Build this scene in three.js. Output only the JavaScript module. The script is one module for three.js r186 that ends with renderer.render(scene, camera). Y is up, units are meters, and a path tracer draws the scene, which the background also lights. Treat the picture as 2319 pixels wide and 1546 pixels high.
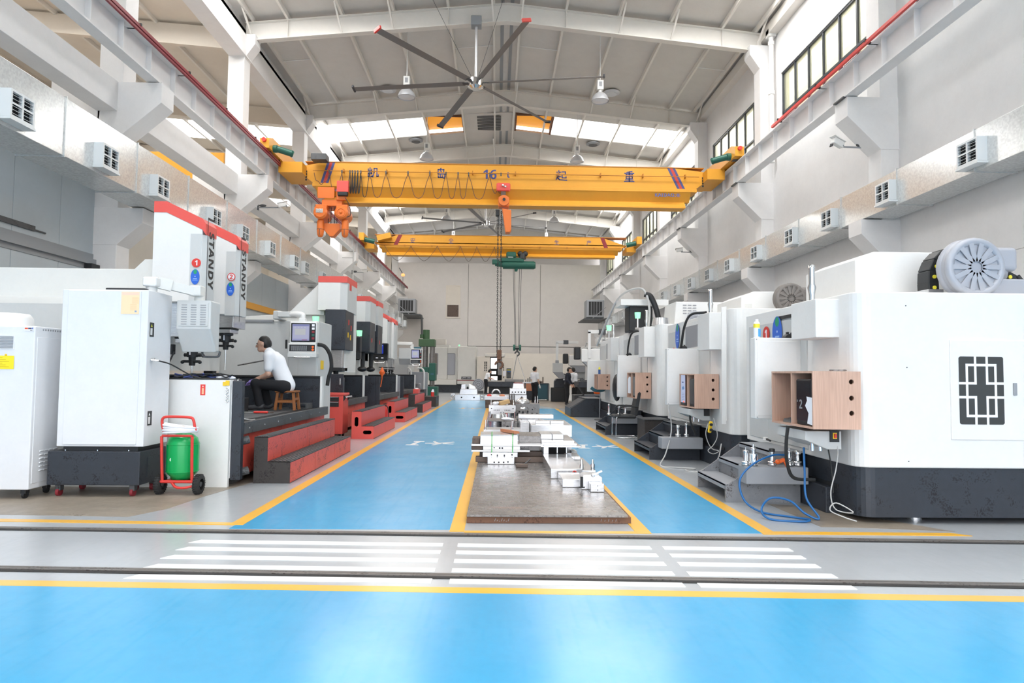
import * as THREE from 'three';
import { mergeGeometries, mergeVertices } from 'three/addons/utils/BufferGeometryUtils.js';
import { RoundedBoxGeometry } from 'three/addons/geometries/RoundedBoxGeometry.js';
import { TextGeometry } from 'three/addons/geometries/TextGeometry.js';
import { FontLoader } from 'three/addons/loaders/FontLoader.js';
import { RectAreaLightUniformsLib } from 'three/addons/lights/RectAreaLightUniformsLib.js';

// ---------------------------------------------------------------- camera, sky, big lights, exposure
const scene = new THREE.Scene();
const camera = new THREE.PerspectiveCamera(54.683, 2319 / 1546, 0.1, 400);
camera.position.set(0, 1.4, 0);
camera.rotation.order = 'YXZ';
camera.rotation.set(0.04903, -0.02322, 0.010);
const renderer = new THREE.WebGLRenderer({ antialias: true });
renderer.toneMapping = THREE.LinearToneMapping;
renderer.toneMappingExposure = 0.67;
renderer.shadowMap.enabled = true;
RectAreaLightUniformsLib.init();
{ // an even, bright overcast sky over pale ground haze
  const W = 64, H = 32, a = new Float32Array(W * H * 4);
  for (let y = 0; y < H; y++) for (let x = 0; x < W; x++) {
    const up = (y + 0.5) / H * 2 - 1, k = up > 0 ? 1 + 0.25 * up : 0.75, i = (y * W + x) * 4;
    a[i] = 0.97 * k; a[i + 1] = 1.0 * k; a[i + 2] = 1.06 * k; a[i + 3] = 1;
  }
  const t = new THREE.DataTexture(a, W, H, THREE.RGBAFormat, THREE.FloatType);
  t.mapping = THREE.EquirectangularReflectionMapping; t.magFilter = THREE.LinearFilter; t.needsUpdate = true;
  scene.background = t; scene.environment = t;
  scene.backgroundIntensity = scene.environmentIntensity = 6.5;
}
const SKYLIGHT = { light: 20, glow: 4.5 };       // radiance of the roof's translucent strips

// ---------------------------------------------------------------- helpers; x right, y up, d = metres ahead of the camera (z = -d)
let seed = 7;
const rnd = (a = 0, b = 1) => { seed = (seed * 1664525 + 1013904223) >>> 0; return a + (b - a) * seed / 4294967296; };
const names = new Map(), origin = new WeakMap();
function numbered(n) { const k = names.get(n) ?? 0; names.set(n, k + 1); return k ? n + '_' + String(k).padStart(3, '0') : n; }
const shadowed = (o) => { o.castShadow = o.receiveShadow = true; return o; };
function tag(o, label, category, group) { o.userData.label = label; o.userData.category = category; if (group) o.userData.group = group; return o; }
function thing(name, label, category, [x, y, d], group) {
  const o = new THREE.Group(); o.name = numbered(name); o.position.set(x, y, -d); origin.set(o, [x, y, d]); scene.add(o);
  return tag(o, label, category, group);
}
function structure(name, [x, y, d] = [0, 0, 0]) {
  const o = new THREE.Group(); o.name = numbered(name); o.position.set(x, y, -d); origin.set(o, [x, y, d]); o.userData.kind = 'structure'; scene.add(o); return o;
}
function copy(src, [x, y, d], label, turn = null) { const c = src.clone(); c.name = numbered(src.name.replace(/_\d{3}$/, '')); c.position.set(x, y, -d); origin.set(c, [x, y, d]); if (turn !== null) c.rotation.y = turn; c.userData = { ...src.userData }; if (label) c.userData.label = label; scene.add(c); return c; }
const V = (p) => new THREE.Vector3(p[0], p[1], -p[2]);
const M4 = () => new THREE.Matrix4();
function boxUV(g) { // texture coordinates in metres, from the face's main direction
  const p = g.attributes.position, n = g.attributes.normal, uv = new Float32Array(p.count * 2);
  for (let i = 0; i < p.count; i++) {
    const ax = Math.abs(n.getX(i)), ay = Math.abs(n.getY(i)), az = Math.abs(n.getZ(i));
    if (ay >= ax && ay >= az) { uv[2 * i] = p.getX(i); uv[2 * i + 1] = p.getZ(i); }
    else if (ax >= az) { uv[2 * i] = p.getZ(i); uv[2 * i + 1] = p.getY(i); }
    else { uv[2 * i] = p.getX(i); uv[2 * i + 1] = p.getY(i); }
  }
  g.setAttribute('uv', new THREE.BufferAttribute(uv, 2)); return g;
}
function clean(g) { const q = g.index ? g.toNonIndexed() : g; for (const k of Object.keys(q.attributes)) if (k !== 'position' && k !== 'normal') q.deleteAttribute(k); q.morphAttributes = {}; return q; }
const UP = new THREE.Vector3(0, 1, 0);
class G {
  constructor() { this.l = []; }
  add(g, m) { g = clean(g); if (m) g.applyMatrix4(m); this.l.push(g); return this; }
  b(x0, x1, y0, y1, d0, d1, r = 0) { // box by its bounds
    const w = Math.abs(x1 - x0), h = Math.abs(y1 - y0), l = Math.abs(d1 - d0);
    r = Math.min(r, w / 2.01, h / 2.01, l / 2.01);
    return this.add(r > 0 ? new RoundedBoxGeometry(w, h, l, r > 0.02 ? 3 : 1, r) : new THREE.BoxGeometry(w, h, l), M4().makeTranslation((x0 + x1) / 2, (y0 + y1) / 2, -(d0 + d1) / 2));
  }
  o(c, [w, h, l], rot = [0, 0, 0], r = 0) { // box by centre, size and turn
    return this.add(r > 0 ? new RoundedBoxGeometry(w, h, l, 1, r) : new THREE.BoxGeometry(w, h, l), M4().compose(V(c), new THREE.Quaternion().setFromEuler(new THREE.Euler(...rot)), new THREE.Vector3(1, 1, 1)));
  }
  c(a, b, r, r2 = r, seg = 12) { // bar from a to b
    const A = V(a), B = V(b), D = B.clone().sub(A), L = D.length();
    return this.add(new THREE.CylinderGeometry(r2, r, L, seg), M4().compose(A.add(B).multiplyScalar(0.5), new THREE.Quaternion().setFromUnitVectors(UP, D.normalize()), new THREE.Vector3(1, 1, 1)));
  }
  bar(a, b, w, h) { // rectangular bar from a to b
    const A = V(a), B = V(b), L = A.distanceTo(B), m = M4().lookAt(A, B, Math.abs(B.clone().sub(A).normalize().y) > 0.99 ? new THREE.Vector3(1, 0, 0) : UP);
    return this.add(new THREE.BoxGeometry(w, h, L), m.setPosition(A.add(B).multiplyScalar(0.5)));
  }
  t(pts, r, seg = 6, n = 0, closed = false) { return this.add(new THREE.TubeGeometry(new THREE.CatmullRomCurve3(pts.map(V), closed, 'catmullrom', 0.5), n || pts.length * 6, r, seg, closed)); }
  ex(poly, depth, m, holes = [], bevel = 0) {
    const s = new THREE.Shape(poly.map((p) => new THREE.Vector2(...p)));
    for (const h of holes) s.holes.push(h instanceof THREE.Path ? h : new THREE.Path(h.map((p) => new THREE.Vector2(...p))));
    return this.add(new THREE.ExtrudeGeometry(s, bevel ? { depth: depth - 2 * bevel, bevelEnabled: true, bevelSize: bevel, bevelOffset: -bevel, bevelThickness: bevel, bevelSegments: 2, curveSegments: 10 } : { depth, bevelEnabled: false, curveSegments: 10 }), bevel ? m.multiply(M4().makeTranslation(0, 0, bevel)) : m);
  }
  px(poly, d0, d1, holes, bevel) { return this.ex(poly, d1 - d0, M4().makeTranslation(0, 0, -d1), holes, bevel); }      // outline in x, y
  pz(poly, x0, x1, holes, bevel) { return this.ex(poly, x1 - x0, M4().set(0, 0, 1, x0, 0, 1, 0, 0, -1, 0, 0, 0, 0, 0, 0, 1), holes, bevel); } // outline in d, y
  py(poly, y0, y1, holes, bevel) { return this.ex(poly, y1 - y0, M4().set(1, 0, 0, 0, 0, 0, 1, y0, 0, -1, 0, 0, 0, 0, 0, 1), holes, bevel); } // outline in x, d
  s(c, r, [sx, sy, sz] = [1, 1, 1], seg = 16) { return this.add(new THREE.SphereGeometry(r, seg, Math.max(6, seg >> 1)), M4().makeScale(sx, sy, sz).setPosition(V(c))); }
  lathe(prof, c, seg = 24, axis = null) { // profile of [radius, height] turned about y, or laid along an axis
    const m = M4(); if (axis) m.makeRotationFromQuaternion(new THREE.Quaternion().setFromUnitVectors(UP, V(axis).normalize())); m.setPosition(V(c));
    return this.add(new THREE.LatheGeometry(prof.map((p) => new THREE.Vector2(Math.max(p[0], 1e-4), p[1])), seg), m);
  }
  tor(c, R, r, axis = [0, 0, 1], seg = 24, arc = Math.PI * 2) { const m = M4().makeRotationFromQuaternion(new THREE.Quaternion().setFromUnitVectors(new THREE.Vector3(0, 0, 1), V(axis).normalize())); m.setPosition(V(c)); return this.add(new THREE.TorusGeometry(R, r, 8, seg, arc), m); }
  geo(parent) { const g = mergeGeometries(this.l); const p = parent && origin.get(parent); if (p) g.translate(-p[0], -p[1], p[2]); return boxUV(g); }
  out(name, mat, parent, label) {
    const m = shadowed(new THREE.Mesh(this.geo(parent), mat)); m.name = name;
    if (label) m.userData.label = label;
    if (parent) { parent.add(m); const p = origin.get(parent); if (p) origin.set(m, p); } else { m.name = numbered(name); scene.add(m); }
    return m;
  }
}
const g_ = () => new G();
const ring = (cx, cy, r) => new THREE.Path().absarc(cx, cy, r, 0, Math.PI * 2, true);
const rect = (x0, x1, y0, y1) => [[x0, y0], [x1, y0], [x1, y1], [x0, y1]];
function rrect(x0, x1, y0, y1, r, n = 4) { // rounded rectangle outline
  const o = [], a = [[x1 - r, y0 + r, -1], [x1 - r, y1 - r, 0], [x0 + r, y1 - r, 1], [x0 + r, y0 + r, 2]];
  for (const [x, y, q] of a) for (let i = 0; i <= n; i++) { const t = (q + i / n) * Math.PI / 2; o.push([x + r * Math.cos(t), y + r * Math.sin(t)]); }
  return o;
}
const font = await new FontLoader().loadAsync('fonts/droid/droid_sans_bold.typeface.json');
function text(str, size, depth = 0.004) { const g = new TextGeometry(str, { font, size, depth, curveSegments: 4, bevelEnabled: false }); g.computeBoundingBox(); const b = g.boundingBox; g.translate(-(b.min.x + b.max.x) / 2, -(b.min.y + b.max.y) / 2, 0); return g; }
// a printed face: canvas drawing on a thin plate; m places its centre, +z outwards
function print(name, w, h, px, draw, parent, m, rough = 0.5) {
  const c = document.createElement('canvas'); c.width = px; c.height = Math.round(px * h / w); draw(c.getContext('2d'), c.width, c.height);
  const t = new THREE.CanvasTexture(c); t.colorSpace = THREE.SRGBColorSpace; t.magFilter = THREE.LinearFilter;
  return plate(name, w, h, new THREE.MeshStandardMaterial({ map: t, roughness: rough }), parent, m);
}
function plate(name, w, h, mat, parent, m) {
  const g = new THREE.PlaneGeometry(w, h); g.applyMatrix4(m); const p = origin.get(parent); if (p) g.translate(-p[0], -p[1], p[2]);
  const o = shadowed(new THREE.Mesh(g, mat)); o.name = name; parent.add(o); return o;
}
const at = (p, ry = 0, rx = 0, rz = 0) => M4().compose(V(p), new THREE.Quaternion().setFromEuler(new THREE.Euler(rx, ry, rz, 'YXZ')), new THREE.Vector3(1, 1, 1));
const ORD = ['first', 'second', 'third', 'fourth', 'fifth', 'sixth', 'seventh', 'eighth', 'ninth', 'tenth', 'eleventh', 'twelfth', 'thirteenth', 'fourteenth'];

// ---------------------------------------------------------------- materials
function noise2(S, period, s) { // tileable value noise
  const N = period, v = new Float32Array(N * N); let q = s * 7919 + 13; for (let i = 0; i < N * N; i++) { q = (Math.imul(q, 1664525) + 1013904223) >>> 0; v[i] = q / 4294967296; }
  return (x, y) => { x = x / S * N; y = y / S * N; const xi = Math.floor(x), yi = Math.floor(y); let fx = x - xi, fy = y - yi; fx = fx * fx * (3 - 2 * fx); fy = fy * fy * (3 - 2 * fy); const I = (a, b) => v[((b % N + N) % N) * N + ((a % N + N) % N)]; return (I(xi, yi) * (1 - fx) + I(xi + 1, yi) * fx) * (1 - fy) + (I(xi, yi + 1) * (1 - fx) + I(xi + 1, yi + 1) * fx) * fy; };
}
function tex(S, fn, srgb = true, metres = 1) {
  const a = new Uint8Array(S * S * 4);
  for (let y = 0; y < S; y++) for (let x = 0; x < S; x++) { const c = fn(x, y), i = (y * S + x) * 4; for (let k = 0; k < 3; k++) a[i + k] = Math.max(0, Math.min(255, (c.length ? c[k] : c) * 255)); a[i + 3] = 255; }
  const t = new THREE.DataTexture(a, S, S); t.wrapS = t.wrapT = THREE.RepeatWrapping; t.magFilter = THREE.LinearFilter; t.minFilter = THREE.LinearMipmapLinearFilter; t.generateMipmaps = true;
  if (srgb) t.colorSpace = THREE.SRGBColorSpace; t.repeat.set(1 / metres, 1 / metres); t.needsUpdate = true; return t;
}
const nA = noise2(512, 4, 1), nB = noise2(512, 12, 2), nC = noise2(512, 40, 3), nD = noise2(512, 128, 4), nE = noise2(512, 256, 5);
const fb = (x, y) => nA(x, y) * 0.4 + nB(x, y) * 0.28 + nC(x, y) * 0.18 + nD(x, y) * 0.14;
const tPaint = tex(512, (x, y) => 0.955 + 0.05 * fb(x, y) - 0.05 * Math.max(0, nC(x, y) * nB(x, y) - 0.62), true, 3);
const tWear = tex(512, (x, y) => { const f = fb(x, y), s = Math.max(0, nB(x, y) * 0.6 + nD(x, y) * 0.5 - 0.68) * 2.4; const k = 0.86 + 0.2 * f - s * 0.6; return [k, k - s * 0.05, k - s * 0.06]; }, true, 1.3);
const tRough = tex(512, (x, y) => 0.35 + 0.5 * fb(x, y), false, 2);
const tFloorR = tex(512, (x, y) => 0.55 + 0.45 * fb(x, y) + 0.25 * Math.max(0, nD(x, 40 + (y >> 4)) - 0.6), false, 3.7);
const tFloorC = tex(512, (x, y) => 0.93 + 0.07 * fb(x, y) - 0.10 * Math.max(0, nE(x, y) * nC(x, y) - 0.7), true, 4.3);
const tFloorB = tex(512, (x, y) => nA(x, y) * 0.6 + nB(x, y) * 0.3 + nC(x, y) * 0.1, false, 5.1);
const tSteel = tex(512, (x, y) => { const f = fb(x, y), s = nD(x * 0.12, y * 1.0), r = Math.max(0, nB(x, y) - 0.78) * 1.5; const k = 0.62 + 0.34 * f + 0.12 * (s - 0.5); return [k + r * 0.25, k - r * 0.05, k - r * 0.15]; }, true, 1.9);
const tBrush = tex(512, (x, y) => 0.86 + 0.12 * nE(x * 0.06, y) + 0.05 * fb(x, y), true, 0.7);
const tBrushR = tex(512, (x, y) => 0.4 + 0.5 * fb(x, y), false, 0.5);
const tWood = tex(512, (x, y) => { const w = nD(x, y * 0.05) * 0.5 + nB(x, y * 0.12) * 0.5, k = 0.9 + 0.14 * (w - 0.5) + 0.05 * nA(x, y); return [k, k * (0.98 + 0.02 * w), k * (0.96 + 0.04 * w)]; }, true, 0.9);
const tConc = tex(512, (x, y) => { const f = fb(x, y); return [0.78 + 0.28 * f, 0.76 + 0.28 * f, 0.73 + 0.28 * f].map((v) => v - 0.16 * Math.max(0, nB(x, y) - 0.55)); }, true, 2.6);
const tGalv = tex(512, (x, y) => 0.9 + 0.1 * Math.round(nC(x + 6 * nD(x, y), y) * 5) / 5 + 0.02 * nE(x, y), true, 1.2);
const S = (color, roughness = 0.5, metalness = 0, o = {}) => new THREE.MeshStandardMaterial({ color, roughness, metalness, ...o });
const P = (color, roughness, metalness, o) => new THREE.MeshPhysicalMaterial({ color, roughness, metalness, ...o });
const lin = (r, g, b) => new THREE.Color().setRGB(r, g, b);
const mat = {
  wall: S(lin(0.80, 0.79, 0.785), 0.75, 0, { map: tPaint }), wallFar: S(lin(0.72, 0.685, 0.655), 0.75, 0, { map: tPaint }), conc: S(lin(0.80, 0.79, 0.785), 0.7, 0, { map: tPaint }),
  beam: S(lin(0.78, 0.75, 0.70), 0.5, 0, { map: tPaint }), roof: S(lin(0.66, 0.635, 0.60), 0.55, 0, { map: tPaint }), cream: S(lin(0.76, 0.70, 0.62), 0.7, 0, { map: tPaint }),
  panelBlue: S(lin(0.50, 0.56, 0.60), 0.38, 0.1, { map: tPaint }), girt: S(lin(0.30, 0.32, 0.34), 0.5, 0.3),
  galv: S(lin(0.70, 0.715, 0.71), 0.34, 0.35, { map: tGalv, roughnessMap: tRough }), vent: S(lin(0.72, 0.76, 0.78), 0.4, 0.2), dark: S(lin(0.012, 0.012, 0.014), 0.6), glassDark: S(lin(0.02, 0.02, 0.022), 0.15),
  floorGrey: P(lin(0.44, 0.46, 0.48), 0.45, 0, { map: tFloorC, roughnessMap: tFloorR, clearcoat: 0.55, clearcoatRoughness: 0.16 }),
  floorBlue: P(lin(0.0, 0.35, 0.66), 0.5, 0, { map: tFloorC, roughnessMap: tFloorR, clearcoat: 0.7, clearcoatRoughness: 0.2, bumpMap: tFloorB, bumpScale: 0.006 }),
  floorYellow: P(lin(0.90, 0.47, 0.025), 0.45, 0, { map: tFloorC, clearcoat: 0.6, clearcoatRoughness: 0.2 }), floorWhite: P(lin(0.86, 0.86, 0.85), 0.45, 0, { map: tFloorC, clearcoat: 0.5, clearcoatRoughness: 0.2 }),
  concFloor: S(lin(0.36, 0.32, 0.275), 0.6, 0, { map: tConc, roughnessMap: tRough }), groove: S(lin(0.03, 0.029, 0.028), 0.8, 0, { map: tWear }), railSteel: S(lin(0.22, 0.20, 0.185), 0.5, 0.5, { map: tWear }),
  white: S(lin(0.84, 0.835, 0.815), 0.38, 0, { map: tPaint }), whiteCool: S(lin(0.82, 0.835, 0.86), 0.4, 0, { map: tPaint }), offWhite: S(lin(0.76, 0.755, 0.72), 0.42, 0, { map: tPaint }), greyWhite: S(lin(0.62, 0.63, 0.62), 0.45, 0, { map: tPaint }),
  base: S(lin(0.036, 0.042, 0.054), 0.42, 0.1, { map: tWear }), black: S(lin(0.018, 0.019, 0.021), 0.5), blackGloss: S(lin(0.012, 0.014, 0.018), 0.22), rubber: S(lin(0.025, 0.025, 0.025), 0.85), greyDark: S(lin(0.10, 0.105, 0.11), 0.5, 0.2, { map: tWear }),
  red: S(lin(0.74, 0.105, 0.075), 0.45, 0, { map: tWear }), redBright: S(lin(0.70, 0.045, 0.035), 0.4, 0), redCap: S(lin(0.80, 0.10, 0.08), 0.45, 0, { map: tPaint }), redDark: S(lin(0.25, 0.02, 0.03), 0.5), stepBlack: S(lin(0.045, 0.038, 0.035), 0.55, 0.2, { map: tWear }), tread: S(lin(0.055, 0.057, 0.06), 0.6, 0.3),
  orange: S(lin(0.80, 0.19, 0.03), 0.42, 0, { map: tPaint }), crane: S(lin(0.78, 0.36, 0.03), 0.5, 0, { map: tPaint }), craneDark: S(lin(0.5, 0.2, 0.02), 0.5), blueText: S(lin(0.05, 0.075, 0.25), 0.6), stripeBlue: S(lin(0.06, 0.07, 0.22), 0.6), stripeRed: S(lin(0.55, 0.05, 0.03), 0.6),
  greenDark: S(lin(0.012, 0.10, 0.07), 0.45), greenPress: S(lin(0.05, 0.115, 0.05), 0.5), green: S(lin(0.0, 0.36, 0.085), 0.28), greenLeaf: S(lin(0.05, 0.4, 0.05), 0.5),
  steel: S(lin(0.72, 0.72, 0.73), 0.36, 0.85, { map: tBrush, roughnessMap: tBrushR }), alu: S(lin(0.83, 0.83, 0.845), 0.34, 0.6, { map: tBrush, roughnessMap: tBrushR }), chrome: S(lin(0.78, 0.78, 0.78), 0.16, 1), steelDark: S(lin(0.26, 0.25, 0.245), 0.42, 0.6, { map: tWear }), plateSteel: S(lin(0.40, 0.375, 0.36), 0.42, 0.45, { map: tSteel, roughnessMap: tBrushR }), rust: S(lin(0.20, 0.10, 0.06), 0.75, 0.1, { map: tWear }), brown: S(lin(0.14, 0.10, 0.08), 0.6, 0.2, { map: tWear }),
  fan: S(lin(0.19, 0.19, 0.195), 0.45, 0.4), fanDark: S(lin(0.05, 0.05, 0.055), 0.5), lamp: S(lin(0.62, 0.63, 0.66), 0.4, 0.3), lampIn: S(lin(0.75, 0.77, 0.8), 0.3, 0.2), cable: S(lin(0.02, 0.02, 0.02), 0.6), cableGrey: S(lin(0.5, 0.5, 0.49), 0.5), hoseBlue: S(lin(0.01, 0.12, 0.34), 0.35), yellow: S(lin(0.85, 0.55, 0.02), 0.5), yellowPaint: S(lin(0.92, 0.80, 0.06), 0.5), orangeTag: S(lin(0.85, 0.14, 0.02), 0.4),
  wood: S(lin(0.72, 0.47, 0.36), 0.6, 0, { map: tWood }), stool: S(lin(0.36, 0.13, 0.035), 0.5, 0, { map: tWood }), woodDark: S(lin(0.26, 0.11, 0.05), 0.6, 0, { map: tWood }), copper: S(lin(0.62, 0.25, 0.13), 0.4, 0.3), grey: S(lin(0.33, 0.34, 0.36), 0.5, 0.1, { map: tPaint }), greyStep: S(lin(0.26, 0.265, 0.28), 0.5, 0.25, { map: tWear }), motor: S(lin(0.40, 0.41, 0.45), 0.45, 0.2), motorBrown: S(lin(0.2, 0.18, 0.165), 0.6, 0.2), teal: S(lin(0.03, 0.12, 0.16), 0.4), blueBox: S(lin(0.04, 0.12, 0.35), 0.5),
  skin: S(lin(0.66, 0.39, 0.28), 0.5), hair: S(lin(0.012, 0.01, 0.009), 0.5), shirt: S(lin(0.84, 0.85, 0.88), 0.8), trousers: S(lin(0.010, 0.010, 0.013), 0.85), suit: S(lin(0.014, 0.017, 0.03), 0.8), shoe: S(lin(0.05, 0.05, 0.055), 0.5), glove: S(lin(0.36, 0.26, 0.66), 0.5), gloveWhite: S(lin(0.8, 0.82, 0.85), 0.8), tan: S(lin(0.55, 0.36, 0.17), 0.7),
  paper: S(lin(0.86, 0.87, 0.92), 0.8), pane: P(lin(0.80, 0.80, 0.66), 0.35, 0, { transmission: 0.85, thickness: 0, ior: 1.45 }), winFrame: S(lin(0.035, 0.04, 0.05), 0.5),
  skylight: S(lin(0.8, 0.8, 0.8), 0.6, 0, { emissive: lin(1, 1, 1), emissiveIntensity: SKYLIGHT.glow }), amber: S(lin(0.7, 0.3, 0.02), 0.6, 0, { emissive: lin(1, 0.38, 0.03), emissiveIntensity: 0.75 }),
};
// ---------------------------------------------------------------- the hall: floor and its paint
const DK = (k) => 16.75 + 7.8 * k, RIDGE = 0.28, roofY = (x) => 15.85 - 0.1 * Math.abs(x - RIDGE);
const WL = -10.2, WR = 10.45, BACK = 63.6, FRONT = -10.4;
{
  const f = structure('floor');
  g_().b(-22.3, WR + 0.3, -0.25, 0, FRONT, BACK + 2).out('slab', mat.floorGrey, f);
  const top = (poly, name, m, y = 0.003) => g_().py(poly.map(([x, d]) => [x, d < FRONT + 0.1 ? d : d * 1.3]), -0.02, y).out(name, m, f);
  const strip = (x0, x1, d0, d1, name, m, y) => top(rect(x0, x1, d0, d1), name, m, y);
  top([[-9.4, 5.05], [-4.6, 5.02], [-3.5, 4.97], [-3.32, 5.25], [-3.24, 5.8], [-3.05, 6.6], [-3.3, 13], [-9.4, 13]], 'bare_concrete', mat.concFloor, 0.002);
  top([[2.5, 21], [4.6, 21], [4.6, 27.5], [1.6, 27.5], [1.6, 23.5]], 'bare_concrete', mat.concFloor, 0.002);
  top([[3.05, 4.75], [3.5, 4.72], [4.2, 4.62], [3.4, 5.5], [3.0, 5.6]], 'bare_concrete', mat.concFloor, 0.002);
  strip(-2.36, -0.33, 4.62, 26.6, 'blue_lane', mat.floorBlue); strip(1.33, 2.44, 4.55, 20.7, 'blue_lane', mat.floorBlue);
  const nearBlue = (x) => 3.29 - 0.032 * x;
  top([[-9.5, FRONT], [10, FRONT], [10, nearBlue(10)], [-9.5, nearBlue(-9.5)]], 'blue_lane', mat.floorBlue);
  strip(-2.42, -2.29, 4.78, 26.6, 'yellow_line', mat.floorYellow, 0.0045); strip(-0.40, -0.27, 4.56, 21, 'yellow_line', mat.floorYellow, 0.0045);
  strip(1.255, 1.39, 4.53, 20.7, 'yellow_line', mat.floorYellow, 0.0045); strip(2.385, 2.515, 4.52, 20.7, 'yellow_line', mat.floorYellow, 0.0045);
  top([[-5.4, 4.83], [-2.29, 4.72], [-2.29, 4.79], [-5.4, 4.91]], 'yellow_line', mat.floorYellow, 0.004);
  strip(-0.27, 1.255, 4.53, 4.585, 'yellow_line', mat.floorYellow, 0.004); top([[2.515, 4.525], [4.25, 4.50], [4.12, 4.58], [2.515, 4.60]], 'yellow_line', mat.floorYellow, 0.004);
  top([[-9.5, nearBlue(-9.5)], [10, nearBlue(10)], [10, nearBlue(10) + 0.085], [-9.5, nearBlue(-9.5) + 0.085]], 'yellow_line', mat.floorYellow, 0.004);
  [4.2, 4.03, 3.85, 3.665, 3.475].forEach((d0, i) => { // crossing stripes
    for (const [a, b] of [[-2.43, -0.42], [-0.30, 1.27], [1.37, 2.40]]) { const e = (x) => d0 - 0.03 * x, w = 0.036, s = a < -1 ? 0.06 : 0; top([[a - s, e(a) - w], [b, e(b) - w], [b, e(b) + w], [a, e(a) + w]], 'crossing_stripe', mat.floorWhite, 0.004); }
  });
  for (const [c, k] of [[4.45, 0.03], [3.545, 0.035]]) { // the two sunken tracks of the sliding gate
    const s = (o, w, name, m, y) => top([[-9.5, c + o + k * 9.5], [10, c + o - k * 10], [10, c + o + w - k * 10], [-9.5, c + o + w + k * 9.5]], name, m, y);
    s(-0.035, 0.03, 'track_groove', mat.groove, 0.005); s(-0.005, 0.022, 'track_rail', mat.railSteel, 0.012); s(0.017, 0.014, 'track_groove', mat.groove, 0.005); s(0.031, 0.02, 'track_rail', mat.railSteel, 0.009);
  }
  const walker = (x, d, s, m = mat.floorWhite) => { // painted bar and walking figure
    top([[x - 0.62 * s, d - 0.33 * s], [x - 0.30 * s, d - 0.33 * s], [x - 0.34 * s, d - 0.22 * s], [x - 0.42 * s, d - 0.22 * s], [x - 0.34 * s, d + 0.28 * s], [x - 0.26 * s, d + 0.28 * s], [x - 0.26 * s, d + 0.38 * s], [x - 0.52 * s, d + 0.38 * s], [x - 0.52 * s, d + 0.28 * s], [x - 0.44 * s, d + 0.28 * s], [x - 0.53 * s, d - 0.22 * s], [x - 0.6 * s, d - 0.22 * s]], 'floor_marking', m, 0.0045);
    const limb = (x0, d0, x1, d1, w) => { const L = Math.hypot(x1 - x0, d1 - d0), nx = -(d1 - d0) / L * w, nd = (x1 - x0) / L * w; return [[x0 - nx, d0 - nd], [x1 - nx * 0.6, d1 - nd * 0.6], [x1 + nx * 0.6, d1 + nd * 0.6], [x0 + nx, d0 + nd]].map(([a, b]) => [x + a * s, d + b * s]); };
    const g = g_(); for (const l of [[0.2, 0.05, -0.2, 0.02, 0.07], [0.2, 0.05, 0.48, 0.3, 0.07], [0.25, 0, 0.5, -0.1, 0.06], [0.1, 0.05, -0.02, 0.36, 0.05], [0.15, 0, 0.02, -0.28, 0.06]]) g.py(limb(...l).map(([a, b]) => [a, b * 1.3]), -0.01, 0.0045);
    g.out('floor_marking', m, f);
  };
  walker(-1.24, 10.2, 0.82); walker(2.02, 9.9, 0.72); walker(-0.98, 20.5, 0.8, mat.floorYellow);
  const out = structure('ground', [0, 0, -40]); g_().b(-60, 60, -0.3, -0.05, -100, FRONT).out('forecourt', mat.concFloor, out);
}
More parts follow.
